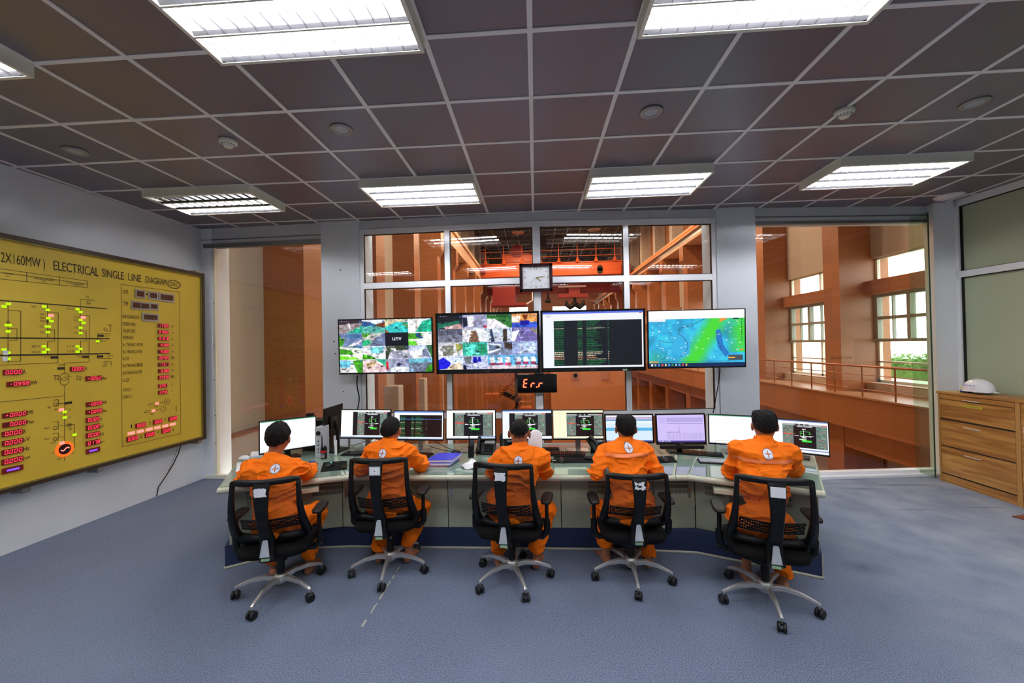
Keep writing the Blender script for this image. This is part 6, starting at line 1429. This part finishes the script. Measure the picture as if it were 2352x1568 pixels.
# ================================================================ office chairs (built once in local coordinates, +Y is the way the chair faces)
def back_pt(u, v, H_, off=0.):
    """u -1..1 across, v 0..1 up the backrest; returns local point"""
    w = .215+.028*(1-v)**1.2
    if v < .12: w -= .02*(1-v/.12)
    y = -.215-.075*v+.10*(1-v)**3+.035*(u*u)*(1+.6*v)-.03*math.sin(v*math.pi); z = .455+(H_-.455)*v
    return Vector((u*w, y+off, z))
vv_ = lambda *a: Vector(a)
def make_chair(H_, seat_z, patch):
    root = bpy.data.objects.new('office_chair', None); COL.objects.link(root)
    # star base with five legs, casters as sub-parts
    sb = MB(); sb.lathe([(.0, .075), (.040, .075), (.046, .09), (.046, .135), (.034, .15), (0, .15)], (0, 0, 0), 'alu_pol', 20); hub = sb.build('star_base', root, world=False)
    for k in range(5):
        a = k*2*math.pi/5; d = Vector((math.cos(a), math.sin(a), 0)); s = Vector((-d.y, d.x, 0)); rings = []
        for r, z, w, h in ((.035, .112, .022, .018), (.10, .126, .018, .016), (.20, .117, .013, .013), (.285, .090, .011, .010), (.305, .080, .011, .009)):
            c = d*r+Z_*z; rings.append([c-s*w-Z_*h, c+s*w-Z_*h, c+s*w*.85+Z_*h, c-s*w*.85+Z_*h])
        b = MB(); b.loft([[p for p in q_] for q_ in rings], 'alu_pol', smooth=False); b.cyl(d*.298+Z_*.05, d*.298+Z_*.085, .010, 'chrome', 10); leg = b.build('leg', root, world=False, bevel=.004)
        b = MB(); c = d*.300+Z_*.029; ax = (d*math.cos(k*1.3)+s*math.sin(k*1.3)).normalized()
        for sg in (-1, 1): b.tube([c+ax*sg*.006, c+ax*sg*.010, c+ax*sg*.022, c+ax*sg*.026], [.027, .0300, .0300, .021], 'rubber', 18)
        fw = Vector((-ax.y, ax.x, 0)); b.tube([c-ax*.005+fw*.01+Z_*.010, c+Z_*.030, c-fw*.012+Z_*.022], .011, 'rubber', 8)
        b.build('caster', leg, world=False)
    root['legs'] = 1
    b = MB(); b.cyl((0, 0, .14), (0, 0, .25), .028, 'black', 16); b.cyl((0, 0, .25), (0, 0, seat_z-.09), .018, 'chrome', 14); b.build('gas_lift', root, world=False)
    b = MB(); b.rbox(-.09, .09, -.15, .10, seat_z-.10, seat_z-.05, 'black', .02); b.build('mechanism', root, world=False, bevel=.006)
    # levers
    b = MB(); b.tube([(-.05, .05, seat_z-.085), (-.22, .05, seat_z-.095), (-.30, .03, seat_z-.10)], [.006, .006, .011], 'black', 8); b.build('tilt_lever', root, world=False)
    b = MB(); b.tube([(.05, .08, seat_z-.085), (.23, .08, seat_z-.095)], .006, 'black', 8); b.cyl((.23, .08, seat_z-.095), (.265, .08, seat_z-.095), .024, 'black', 14); b.cyl((.265, .08, seat_z-.095), (.270, .08, seat_z-.095), .014, 'steel', 12); b.build('tension_knob', root, world=False)
    # seat cushion
    b = MB(); rings = []
    for z, k in ((seat_z-.055, .90), (seat_z-.045, .97), (seat_z-.02, 1.0), (seat_z, .98), (seat_z+.012, .90), (seat_z+.016, .6)):
        rings.append([(.245*k*math.copysign(abs(math.cos(a))**.45, math.cos(a)), .02+.235*k*math.copysign(abs(math.sin(a))**.45, math.sin(a)), z-(.02 if math.sin(a) > .6 else 0)) for a in np.linspace(0, 2*math.pi, 41)[:-1]])
    b.loft(rings, 'black_soft'); b.build('seat', root, world=False)
    # backrest frame: loop with rounded corners, thicker at the bottom
    path = []
    for v in np.linspace(.10, .985, 12): path.append((-.97, v))
    path += [(-.975, .998), (-.955, 1.004)]+[(u, 1.0+.006*(abs(u))) for u in np.linspace(-.8, .8, 9)]+[(.955, 1.004), (.975, .998)]
    for v in np.linspace(.985, .10, 12): path.append((.97, v))
    path += [(.90, .045), (.78, .02)]+[(u, .012) for u in np.linspace(.6, -.6, 7)]+[(-.78, .02), (-.90, .045)]
    pts = [back_pt(u, min(v, 1.0), H_)+Z_*max(0, v-1)*.3 for u, v in path]
    b = MB(); n = len(pts); rings = []
    for i, p in enumerate(pts):
        t = (pts[(i+1) % n]-pts[i-1]).normalized(); yv = Y_-t*Y_.dot(t); yv.normalize(); sd = t.cross(yv).normalized(); u, v = path[i]
        w = .012+.022*(1-min(1, v))**1.6+(.012 if v >= .985 and abs(u) < .9 else 0); th = .013
        if v >= .985 and abs(u) < .9: w = .019
        inw = sd
        rings.append([p-inw*w-yv*th, p+inw*w-yv*th, p+inw*w*1.05, p+inw*w+yv*th, p-inw*w+yv*th, p-inw*w*1.05])
    rings.append(rings[0]); b.loft(rings, 'black', cap=False); b.build('back_frame', root, world=False)
    b = MB(); rows, cols = 22, 16; V = [back_pt(-.96+1.92*i/cols, .02+.97*j/rows, H_, .012+.02*math.sin(j/rows*math.pi)*math.cos(i/cols*math.pi-math.pi/2)*0) for j in range(rows+1) for i in range(cols+1)]
    b.add(V, [(j*(cols+1)+i, j*(cols+1)+i+1, (j+1)*(cols+1)+i+1, (j+1)*(cols+1)+i) for j in range(rows) for i in range(cols)], 'net', True); b.build('back_mesh', root, world=False)
    # spine
    b = MB(); rings = []
    for v, w, dy, th in ((1.0, .052, -.016, .010), (.93, .050, -.024, .012), (.80, .046, -.030, .013), (.62, .040, -.036, .014), (.45, .036, -.042, .015), (.28, .038, -.050, .017), (.12, .044, -.062, .020), (.0, .047, -.108, .022)):
        c = back_pt(0, v, H_, dy); rings.append([c+Vector((x*w, y*th, 0)) for x, y in ((-1, -.4), (-.8, -1), (.8, -1), (1, -.4), (1, 1), (-1, 1))])
    for y, z, w in ((-.242, .405, .048), (-.205, .352, .050), (-.16, .335, .046), (-.06, .338, .04)):
        rings.append([Vector((x*w, y+yy*.02, z+(.018 if y > -.19 else 0)*yy*-1)) for x, yy in ((-1, -.4), (-.8, -1), (.8, -1), (1, -.4), (1, 1), (-1, 1))])
    b.loft(rings, 'black', smooth=False); b.build('spine', root, world=False, bevel=.002)
    b = MB()
    c = back_pt(0, .885, H_, -.040); up = (back_pt(0, .95, H_)-back_pt(0, .83, H_)).normalized(); nrm = X_.cross(up)
    o0 = c-X_*.041-up*.032
    if patch == 0: b.obox(c, X_*.041, nrm*.002, up*.032, 'white')
    elif patch == 1: b.obox(c, X_*.041, nrm*.002, up*.032, 'grey_plate'); b.obox(c+nrm*.003, X_*.036, nrm*.0005, up*.026, 'white'); b.obox(c+nrm*.004, X_*.003, nrm*.0005, up*.004, 'black')
    else:
        rg = random.Random(patch); P = []
        for a in np.linspace(0, 2*math.pi, 41)[:-1]:
            r = 1/max(abs(math.cos(a)), abs(math.sin(a)))*rg.uniform(.80 if patch != 4 else .55, 1.0); P.append(c+X_*(.041*r*math.cos(a))+up*(.031*r*math.sin(a)))
        b.pprism(P, nrm*.003, 'white')
        if patch == 4:
            for k in range(5): b.obox(c+nrm*.0035+X_*rg.uniform(-.02, .02)+up*rg.uniform(-.012, .015), X_*rg.uniform(.004, .012), nrm*.0006, up*rg.uniform(.002, .007), 'black')
    b.build('label_patch', root, world=False)
    # grey tapered plate and green sticker low on the spine
    b = MB(); q_ = [vv_(0, -.257, .500), vv_(0, -.271, .402)]; 
    b.pprism([q_[1]+Vector((-.030, 0, 0)), q_[1]+Vector((.030, 0, 0)), q_[0]+Vector((.017, -.0, 0)), q_[0]+Vector((.012, 0, .012)), q_[0]+Vector((-.012, 0, .012)), q_[0]+Vector((-.017, 0, 0))], (0, -.008, 0), 'grey_plate'); b.build('grey_plate', root, world=False)
    b = MB(); c = Vector((0, -.262, .378)); b.obox(c, X_*.026, Y_*.006, Vector((0, .2, 1))*.008, 'green_sticker'); b.build('sticker', root, world=False)
    # perforated lumbar support
    b = MB(); L1 = []; rows, cols = 6, 14
    for j in range(rows+1):
        for i in range(cols+1):
            u = -.86+1.72*i/cols; v = .20+.17*j/rows+.03*abs(u); L1.append(back_pt(u*.95, v, H_, .035))
    b.add(L1, [(j*(cols+1)+i, j*(cols+1)+i+1, (j+1)*(cols+1)+i+1, (j+1)*(cols+1)+i) for j in range(rows) for i in range(cols)], 'lumbar', True)
    for v0 in (.20, .37):
        b.tube([back_pt(u*.95, v0+.03*abs(u), H_, .035) for u in np.linspace(-.86, .86, 13)], .006, 'black', 6)
    b.build('lumbar_support', root, world=False)
    # armrests
    for s in (-1, 1):
        b = MB(); az = seat_z+.215
        b.tube([(s*.12, -.02, seat_z-.07), (s*.25, -.02, seat_z-.075), (s*.285, -.025, seat_z-.03), (s*.285, -.03, seat_z+.06)], [.018, .018, .020, .020], 'black', 10, flat=1.3)
        b.tube([(s*.285, -.03, seat_z+.04), (s*.283, -.03, az-.02)], .015, 'black', 10)
        arm = b.build('armrest', root, world=False)
        b = MB(); rings = []
        for z, k in ((az-.020, .85), (az-.012, 1), (az, 1), (az+.007, .85)):
            rings.append([(s*.283+.043*k*math.copysign(abs(math.cos(a))**.6, math.cos(a)), .01+.115*k*math.copysign(abs(math.sin(a))**.6, math.sin(a)), z) for a in np.linspace(0, 2*math.pi, 29)[:-1]])
        b.loft(rings, 'black'); b.build('arm_pad', arm, world=False)
    return root
CH = CH  # (cabinet height constant kept)
#        x, y, yaw, back height, seat, leg angle (deg, world), patch
CHAIRS = [(-1.946, 2.867, 14, .915, .40, -163+14*0, 3, 'black mesh office chair with a torn white patch, under the leftmost operator'),
          (-1.226, 3.193, 3, .965, .435, -154, 1, 'black mesh office chair with a grey metal plate label, under the second operator'),
          (-.215, 3.088, -9, .955, .43, -140, 2, 'black mesh office chair with a scratched white patch, under the middle operator'),
          (.715, 3.15, 0, .86, .39, -166, 4, 'black mesh office chair with a mostly peeled white patch, under the fourth operator'),
          (1.568, 2.858, -15, .93, .42, -175, 0, 'black mesh office chair with a clean white patch, under the rightmost operator')]
for (x, y, yw, H_, sz, la, pt, lb) in CHAIRS:
    c = make_chair(H_, sz, pt); del c['legs']; c.location = (x, y, 0); c.rotation_euler = (0, 0, rad(yw)); tag(c, lb, 'office chair', 'black mesh office chairs along the console desk')
    for ch in c.children:
        if ch.name.split('.')[0] in ('leg',): ch.rotation_euler = (0, 0, rad(la-yw))
# ================================================================ people, seen from behind, seated
def vv(*a): return Vector(a)
def add_hand(S, wrist, d, up, side, curl, k=.006):
    """palm and five separate fingers; d = direction of the hand, up = back of the hand, side = +1 if the thumb is on the +x side"""
    d = d.normalized(); up = (up-d*up.dot(d)).normalized(); lat = d.cross(up).normalized()*1.0   # lat points to the right of d
    th = lat*side; palm_end = wrist+d*.078
    for o in (-.026, -.009, .009, .026):
        S.cone(wrist+lat*o*.6+d*.008, .013, palm_end+lat*o, .0115, .010)
    S.cone(wrist-d*.03, .024, wrist+d*.012, .021, .012)
    for i, (o, L) in enumerate(((.028, .060), (.0095, .070), (-.0095, .066), (-.028, .052))):
        oo = o*side; p = palm_end+lat*oo+up*.002; a = curl*(.5+.08*i); fan = lat*(oo*.9)
        for seg, l in enumerate((.46, .31, .23)):
            q = p+(d*math.cos(a)-up*math.sin(a)).normalized()*(L*l)+fan*.12; S.cone(p, .0085-.0008*seg, q, .0080-.0009*seg, .003); p = q; a += curl
    p = wrist+d*.018+th*.022-up*.004; q = p+(d*.6+th*.75-up*.25).normalized()*.036; r_ = q+(d*.9+th*.25-up*.3).normalized()*.028
    S.cone(p, .014, q, .0100, .008); S.cone(q, .0098, r_, .0078, .003)
def add_foot(S, ankle, f, s):
    g = Vector((ankle.x, ankle.y, 0)); heel = g-f*.03+Z_*.030
    S.cone(heel, .030, g+f*.04+Z_*.036, .032, .015); S.cone(g+f*.03+Z_*.034, .032, g+f*.12+Z_*.020, .024, .015, sq=(1, 1, 1.1)); S.cone(ankle+Z_*.02, .030, g+Z_*.045, .033, .02)
    S.ell(g+f*.12+Z_*.020, (.040, .035, .019), .015, math.atan2(-f.x, f.y))
    for i, o in enumerate((-.030, -.015, 0, .014, .027)): S.cone(g+f*.135+s*o+Z_*.017, .011, g+f*(.165-.006*i)+s*o+Z_*.012, .009, .004)
def hair_shell(Hc, hy, kind, seed, parent, name='hair', mat_='hair', lo=-.2, grow=0., pl=(0.0, .55), top=1.0):
    c = Hc; S = SDF(c-vv(.15, .16, .15), c+vv(.15, .16, .17), .0042)
    fx, fy = -math.sin(hy), math.cos(hy); F_ = vv(fx, fy, 0)
    S.ell(c-F_*.008+Z_*.010, (.078+grow, .101+grow, .094*top+grow), .02, hy); 
    if kind == 'full':
        S.ell(c-F_*.02+Z_*.030, (.083, .096, .084), .03, hy); S.ell(c-F_*.045-Z_*.018, (.070, .060, .060), .03, hy)
        S.cone(c+F_*.03+Z_*.09, .03, c-F_*.04+Z_*.085, .034, .04)
    elif kind == 'flat':
        S.ell(c-F_*.008+Z_*.045, (.075, .088, .060), .03, hy); S.ell(c-F_*.048-Z_*.015, (.066, .056, .055), .03, hy)
        for o in (-.05, .05): S.cone(c+vv(math.cos(hy), math.sin(hy), 0)*o*.8+Z_*.070-F_*.03, .026, c+vv(math.cos(hy), math.sin(hy), 0)*o*.8+Z_*.072+F_*.04, .024, .03)
    elif kind == 'short': S.ell(c-F_*.045-Z_*.008, (.068, .056, .056), .03, hy)
    S.displace(.0045 if kind != 'full' else .007, (45, 45, 26), seed, ridge=False); S.displace(.0035, (120, 120, 50), seed+1, ridge=False)
    # cut: hairline falls from the forehead to the nape
    z0, sl = pl; n = (Z_-F_*sl); S.halfspace(c+Z_*z0, (-n.x, -n.y, -n.z), True)
    S.halfspace(c+Z_*lo, (0, 0, -1), True)
    V, Q = S.mesh(); return np_mesh(name, V, Q, [mat_], parent)
def project(bv, o, d, off):
    h = bv.ray_cast(o, d, 1.0)
    return (h[0]+h[1]*off, h[1]) if h[0] is not None else (None, None)
def person(key, label, pelvis, yaw, C, Hc, hy, elb, wri, knee, ank, hair, sh=.185, belly=0., tape=False, emb=None, hand_dir=None, curl=.35, seed=1, embz=-.085):
    f = vv(-math.sin(yaw), math.cos(yaw), 0); s = vv(math.cos(yaw), math.sin(yaw), 0); hf = vv(-math.sin(hy), math.cos(hy), 0); hs = vv(math.cos(hy), math.sin(hy), 0)
    root = thing('person', label, 'person', (pelvis.x, pelvis.y, 0), group=None)
    allp = [pelvis, C, Hc]+list(elb)+list(wri)+list(knee)+list(ank)
    lo = vv(min(p.x for p in allp)-.20, min(p.y for p in allp)-.22, -.01); hi = vv(max(p.x for p in allp)+.20, max(p.y for p in allp)+.27, max(p.z for p in allp)+.20)
    shl = [C+s*(-sh+.012)-Z_*.088+f*.012, C+s*(sh-.012)-Z_*.088+f*.012]
    hipj = [pelvis-s*.085+f*.02-Z_*.015, pelvis+s*.085+f*.02-Z_*.015]
    # ---- body (skin)
    B = SDF(lo, hi, .0052)
    B.ell(Hc+Z_*.012, (.073, .090, .086), .02, hy); B.ell(Hc+hf*.024-Z_*.048, (.056, .066, .060), .03, hy); B.ell(Hc-hf*.03-Z_*.02, (.062, .058, .06), .02, hy)
    B.cone(Hc-hf*.018-Z_*.055, .050, C-Z_*.02+f*.015, .054, .03)
    B.cone(Hc+hf*.088-Z_*.002, .009, Hc+hf*.104-Z_*.032, .013, .010); B.ell(Hc+hf*.074+Z_*.014, (.045, .016, .010), .012, hy); B.ell(Hc+hf*.085-Z_*.062, (.024, .010, .007), .006, hy); B.ell(Hc+hf*.078-Z_*.092, (.02, .016, .014), .012, hy)
    for sg in (-1, 1):
        B.ell(Hc+hs*(sg*.082)-hf*.010-Z_*.018, (.010, .020, .034), .008, hy+sg*.45); B.ell(Hc+hs*(sg*.030)+hf*.086+Z_*.000, (.014, .010, .008), .008, hy, op='s')
    B.cone(C-Z_*.05, .055, pelvis, .09, .03)
    for i in (0, 1):
        B.cone(C-Z_*.06, .05, shl[i], .04, .03); B.cone(shl[i], .040, elb[i], .032, .02); B.cone(elb[i], .032, wri[i], .022, .02)
        dd = hand_dir[i] if hand_dir else (wri[i]-elb[i]); up = vv(0, 0, 1)
        add_hand(B, wri[i]+dd.normalized()*.02, dd, up, 1 if i == 0 else -1, curl)
        B.cone(hipj[i], .07, knee[i], .05, .03); B.cone(knee[i], .045, ank[i], .032, .02); add_foot(B, ank[i], (f*1+s*(.15 if i else -.15)).normalized(), s)
    V, Q = B.mesh(); body = np_mesh('body', V, Q, ['skin'], root)
    for sg in (-1, 1):
        e = Hc+hs*(sg*.030)+hf*.077; b = MB(); b.lathe([(0, -.011), (.006, -.009), (.010, -.004), (.011, 0), (.010, .004), (.006, .009), (0, .011)], e, 'eye', 12); b.cyl(e+hf*.009, e+hf*.0115, .005, 'black', 10); b.build('eye', root)
    # ---- coverall
    K = SDF(lo, hi, .0055)
    mid = pelvis.lerp(C, .45)
    K.ell(pelvis+Z_*.02-f*.01, (.165, .140, .125), .05, yaw); K.ell(mid-Z_*.02-f*.0, (.150+belly, .118+belly, .15), .06, yaw)
    K.ell(pelvis.lerp(C, .70)+f*.012, (.170+belly, .118, .155), .06, yaw); K.cone(shl[0]+s*.03, .064, shl[1]-s*.03, .064, .05); K.ell(C-Z_*.10-f*.012, (.150, .080, .095), .05, yaw)
    K.cone(C-Z_*.055+f*.012, .060, shl[0]+Z_*.006+s*.02, .048, .04); K.cone(C-Z_*.055+f*.012, .060, shl[1]+Z_*.006-s*.02, .048, .04)
    for i in (0, 1):
        sg = -1 if i == 0 else 1
        K.cone(shl[i], .058, shl[i].lerp(elb[i], .55), .053, .030); K.cone(shl[i].lerp(elb[i], .5), .053, elb[i], .049, .03); K.cone(elb[i], .049, elb[i].lerp(wri[i], .5), .045, .03); K.cone(elb[i].lerp(wri[i], .5), .045, wri[i], .036, .02)
        K.cone(hipj[i], .094, knee[i], .066, .045); K.cone(knee[i], .066, knee[i].lerp(ank[i], .5), .061, .035); K.cone(knee[i].lerp(ank[i], .5), .061, ank[i]+Z_*.035, .056, .02)
        # bunched cloth rolls inside the elbow
        for q_ in (.78, .90, 1.0):
            c = shl[i].lerp(elb[i], q_) if q_ < 1 else elb[i]; K.ell(c, (.054, .052, .020), .02, yaw)
    # folds: broad soft ones, then diagonal tension folds that run out from the shoulders and waist
    ec0 = C+Z_*embz+(s*emb if emb else vv(0, 0, 0))-f*.10
    def legmask(P): return np.clip((P[:, 2]-.0)/.1, 0, 1)*(1-.9*np.exp(-((P-np.array(ec0))**2).sum(1)/.075**2))
    K.displace(.014, (5, 5, 15), seed, True, legmask); K.displace(.009, (9, 10, 24), seed+7, True, legmask); K.displace(.004, (20, 22, 38), seed+3, True, legmask)
    # collar band, openings
    K.cone(C-Z_*.030+f*.012, .068, C+Z_*.012+f*.016, .063, .012); K.cone(C+Z_*.0+f*.018, .055, C+Z_*.08+f*.03, .058, .004, op='s')
    for i in (0, 1):
        dd = (wri[i]-elb[i]).normalized(); K.cone(wri[i]+dd*.0, .030, wri[i]+dd*.12, .040, .004, op='s'); dl = (ank[i]-knee[i]).normalized(); K.cone(ank[i]-dl*.02, .046, ank[i]+dl*.10, .07, .004, op='s')
    V, Q = K.mesh(); cov = np_mesh('coverall', V, Q, ['orange'], root)
    # collar stand as its own stitched ring
    b = MB(); A = np.linspace(0, 2*math.pi, 33)[:-1]
    ring = lambda r_, z: [C+f*.016+s*(r_*math.cos(a))+f*(r_*math.sin(a)*.98)+Z_*(z-.012*math.sin(a)) for a in A]
    b.loft([ring(.066, -.022), ring(.064, .0), ring(.061, .026), ring(.056, .028), ring(.057, .0), ring(.058, -.02)], 'orange', cap=False); b.build('collar', root)
    # emblem and the yoke strip laid on the back
    bv = BVHTree.FromPolygons([tuple(v) for v in V], [tuple(q_) for q_ in Q.tolist()])
    ec = C+Z_*embz+(s*emb if emb else vv(0, 0, 0)); tiltv = (C-pelvis).normalized()
    def on_back(u, v, off): 
        p, n = project(bv, ec+s*u+Z_*v-f*.4, f, off); return p
    def patch(rows, mat_, off, name=None, b=None):
        b2 = b or MB(); vs = []; ok = True
        for r in rows:
            for (u, v) in r:
                p = on_back(u, v, off)
                if p is None: ok = False; p = vs[-1] if vs else ec
                vs.append(p)
        w = len(rows[0]); b2.add(vs, [(j*w+i, j*w+i+1, (j+1)*w+i+1, (j+1)*w+i) for j in range(len(rows)-1) for i in range(w-1)], mat_, True)
        return b2
    R_ = .034; b = MB(); N = 36
    for rr, mt in (((.0001, .33, .66, .92), 'logo_white'), ((.92, 1.0), 'logo_blue')):
        rows = [[(R_*q_*math.cos(2*math.pi*k/N), R_*q_*math.sin(2*math.pi*k/N)) for k in range(N+1)] for q_ in rr]; patch(rows, mt, .0035, b=b)
    def starp(r0, r1, mt, off):
        pts = [((r0 if k % 2 == 0 else r1)*math.cos(math.pi/2+k*math.pi/4), (r0 if k % 2 == 0 else r1)*math.sin(math.pi/2+k*math.pi/4)) for k in range(9)]
        rows = []
        fine = []
        for (a, c) in zip(pts, pts[1:]):
            for t in (0, .25, .5, .75): fine.append((a[0]+(c[0]-a[0])*t, a[1]+(c[1]-a[1])*t))
        fine.append(pts[0])
        patch([[(x*q_, y*q_) for x, y in fine] for q_ in (.01, .5, 1)], mt, off, b=b)
    starp(R_*.90, R_*.17, 'logo_blue', .0042); starp(R_*.5, R_*.12, 'logo_orange', .0048)
    b.build('emblem', root)
    yo = -.062 if not tape else -.058; hw = .5*sh/.5
    rows = [[(u, yo+dv+.008*math.cos(u*9), ) for u in np.linspace(-hw*.98, hw*.98, 41)] for dv in ((-.012, -.004, .004, .012) if tape else (-.004, .004))]
    patch(rows, 'tape' if tape else 'orange', .003 if tape else .0045).build('reflective_strip' if tape else 'yoke_seam', root)
    # ---- hair
    if hair == 'fade':
        hair_shell(Hc, hy, 'fade', seed+20, root, 'hair', 'hair', pl=(.022, .30)); hair_shell(Hc, hy, 'fade', seed+30, root, 'hair_fade', 'skin_fade', grow=-.0065, pl=(-.012, .42))
    else: hair_shell(Hc, hy, hair, seed+20, root, pl=(.004, .62) if hair == 'full' else (.006, .60))
    return root
def el(px, py, z=.765): return at_z(px, py, z)
def pk(px, py, Y): return at_y(px, py, Y)
# leftmost operator
pel = vv(-1.955, 2.86, .515); C = pk(625, 1050, 3.02); e = [el(560, 1100), el(708, 1088)]
person('a', 'leftmost seated person in an orange coverall with thick ruffled black hair', pel, rad(15), C, pk(641, 1003, 3.08), rad(8), e, [e[0]+vv(-.02, .24, 0), e[1]+vv(-.10, .22, -.005)],
       [vv(-2.20, 3.15, .50), pk(727, 1176, 3.24)], [vv(-2.14, 3.08, .09), pk(712, 1282, 3.13)], 'full', seed=11, emb=.07, embz=-.055)
pel = vv(-1.225, 3.17, .545); C = pk(893, 1015, 3.31); e = [el(829, 1078), el(968, 1070)]
person('b', 'second seated person from the left, orange coverall, by the blue folders', pel, rad(-2), C, pk(899, 984, 3.36), rad(-6), e, [e[0]+vv(.05, .23, 0), e[1]+vv(-.06, .22, 0)],
       [vv(-1.38, 3.43, .52), pk(968, 1168, 3.43)], [vv(-1.36, 3.30, .09), pk(938, 1248, 3.32)], 'short', seed=23, embz=-.062)
pel = vv(-.215, 3.07, .54); C = pk(1194, 1025, 3.17); e = [el(1133, 1082), el(1252, 1082)]
person('c', 'middle seated person in an orange coverall with shaved nape, holding white paper', pel, rad(-4), C, pk(1193, 991, 3.21), rad(-3), e, [e[0]+vv(.07, .22, 0), vv(-.05, 3.53, .845)],
       [vv(-.36, 3.39, .52), pk(1256, 1172, 3.36)], [vv(-.34, 3.28, .09), pk(1232, 1268, 3.25)], 'fade', hand_dir=[vv(.3, 1, 0), vv(-.35, .7, .35)], seed=31, embz=-.078)
pel = vv(.72, 3.13, .50); C = pk(1437, 1013, 3.37); e = [el(1369, 1084), el(1506, 1079)]
person('d', 'fourth seated person from the left, orange coverall with a pale strip, leaning on the desk', pel, rad(2), C, pk(1437, 981, 3.42), rad(0), e, [e[0]+vv(.08, .22, 0), e[1]+vv(-.09, .22, 0)],
       [pk(1376, 1172, 3.42), vv(.90, 3.42, .50)], [pk(1392, 1256, 3.32), vv(.88, 3.28, .09)], 'flat', tape=True, seed=43, embz=-.025, sh=.18, emb=-.01)
pel = vv(1.575, 2.86, .53); C = pk(1755, 1011, 3.08); e = [el(1678, 1087), el(1824, 1079)]
person('e', 'rightmost seated person in an orange coverall with flat-topped black hair', pel, rad(-10), C, pk(1755, 974, 3.13), rad(-14), e, [e[0]+vv(.11, .22, 0), e[1]+vv(.05, .24, 0)],
       [pk(1690, 1176, 3.2), vv(1.80, 3.18, .51)], [pk(1714, 1276, 3.10), vv(1.78, 3.02, .09)], 'flat', tape=True, sh=.195, seed=57, embz=-.065, emb=-.03)
# the sheet held up by the middle operator
p0, p1 = pk(1209, 1047, 3.62), pk(1243, 1047, 3.62); zt = pk(1225, 990, 3.62).z; b = MB(); n1, n2 = 8, 14; V = []
for j in range(n2+1):
    for i in range(n1+1):
        u, v = i/n1, j/n2; x = p0.x+(p1.x-p0.x)*u*(1-.12*v*v)+.03*v; z = p0.z-.02+(zt-p0.z+.02)*v-.015*(1-v)*u-(.03*max(0, u-.7)/.3+.03*max(0, .3-u)/.3)*max(0, v-.85)/.15; V.append((x, p0.y+.05*v*v+.015*math.sin(u*3), z))
b.add(V, [(j*(n1+1)+i, j*(n1+1)+i+1, (j+1)*(n1+1)+i+1, (j+1)*(n1+1)+i) for j in range(n2) for i in range(n1)], 'white', True)
o = b.build('paper_sheet', origin=p0); sm = o.modifiers.new('thick', 'SOLIDIFY'); sm.thickness = .0006; tag(o, 'white sheet of paper held upright by the middle operator', 'paper')
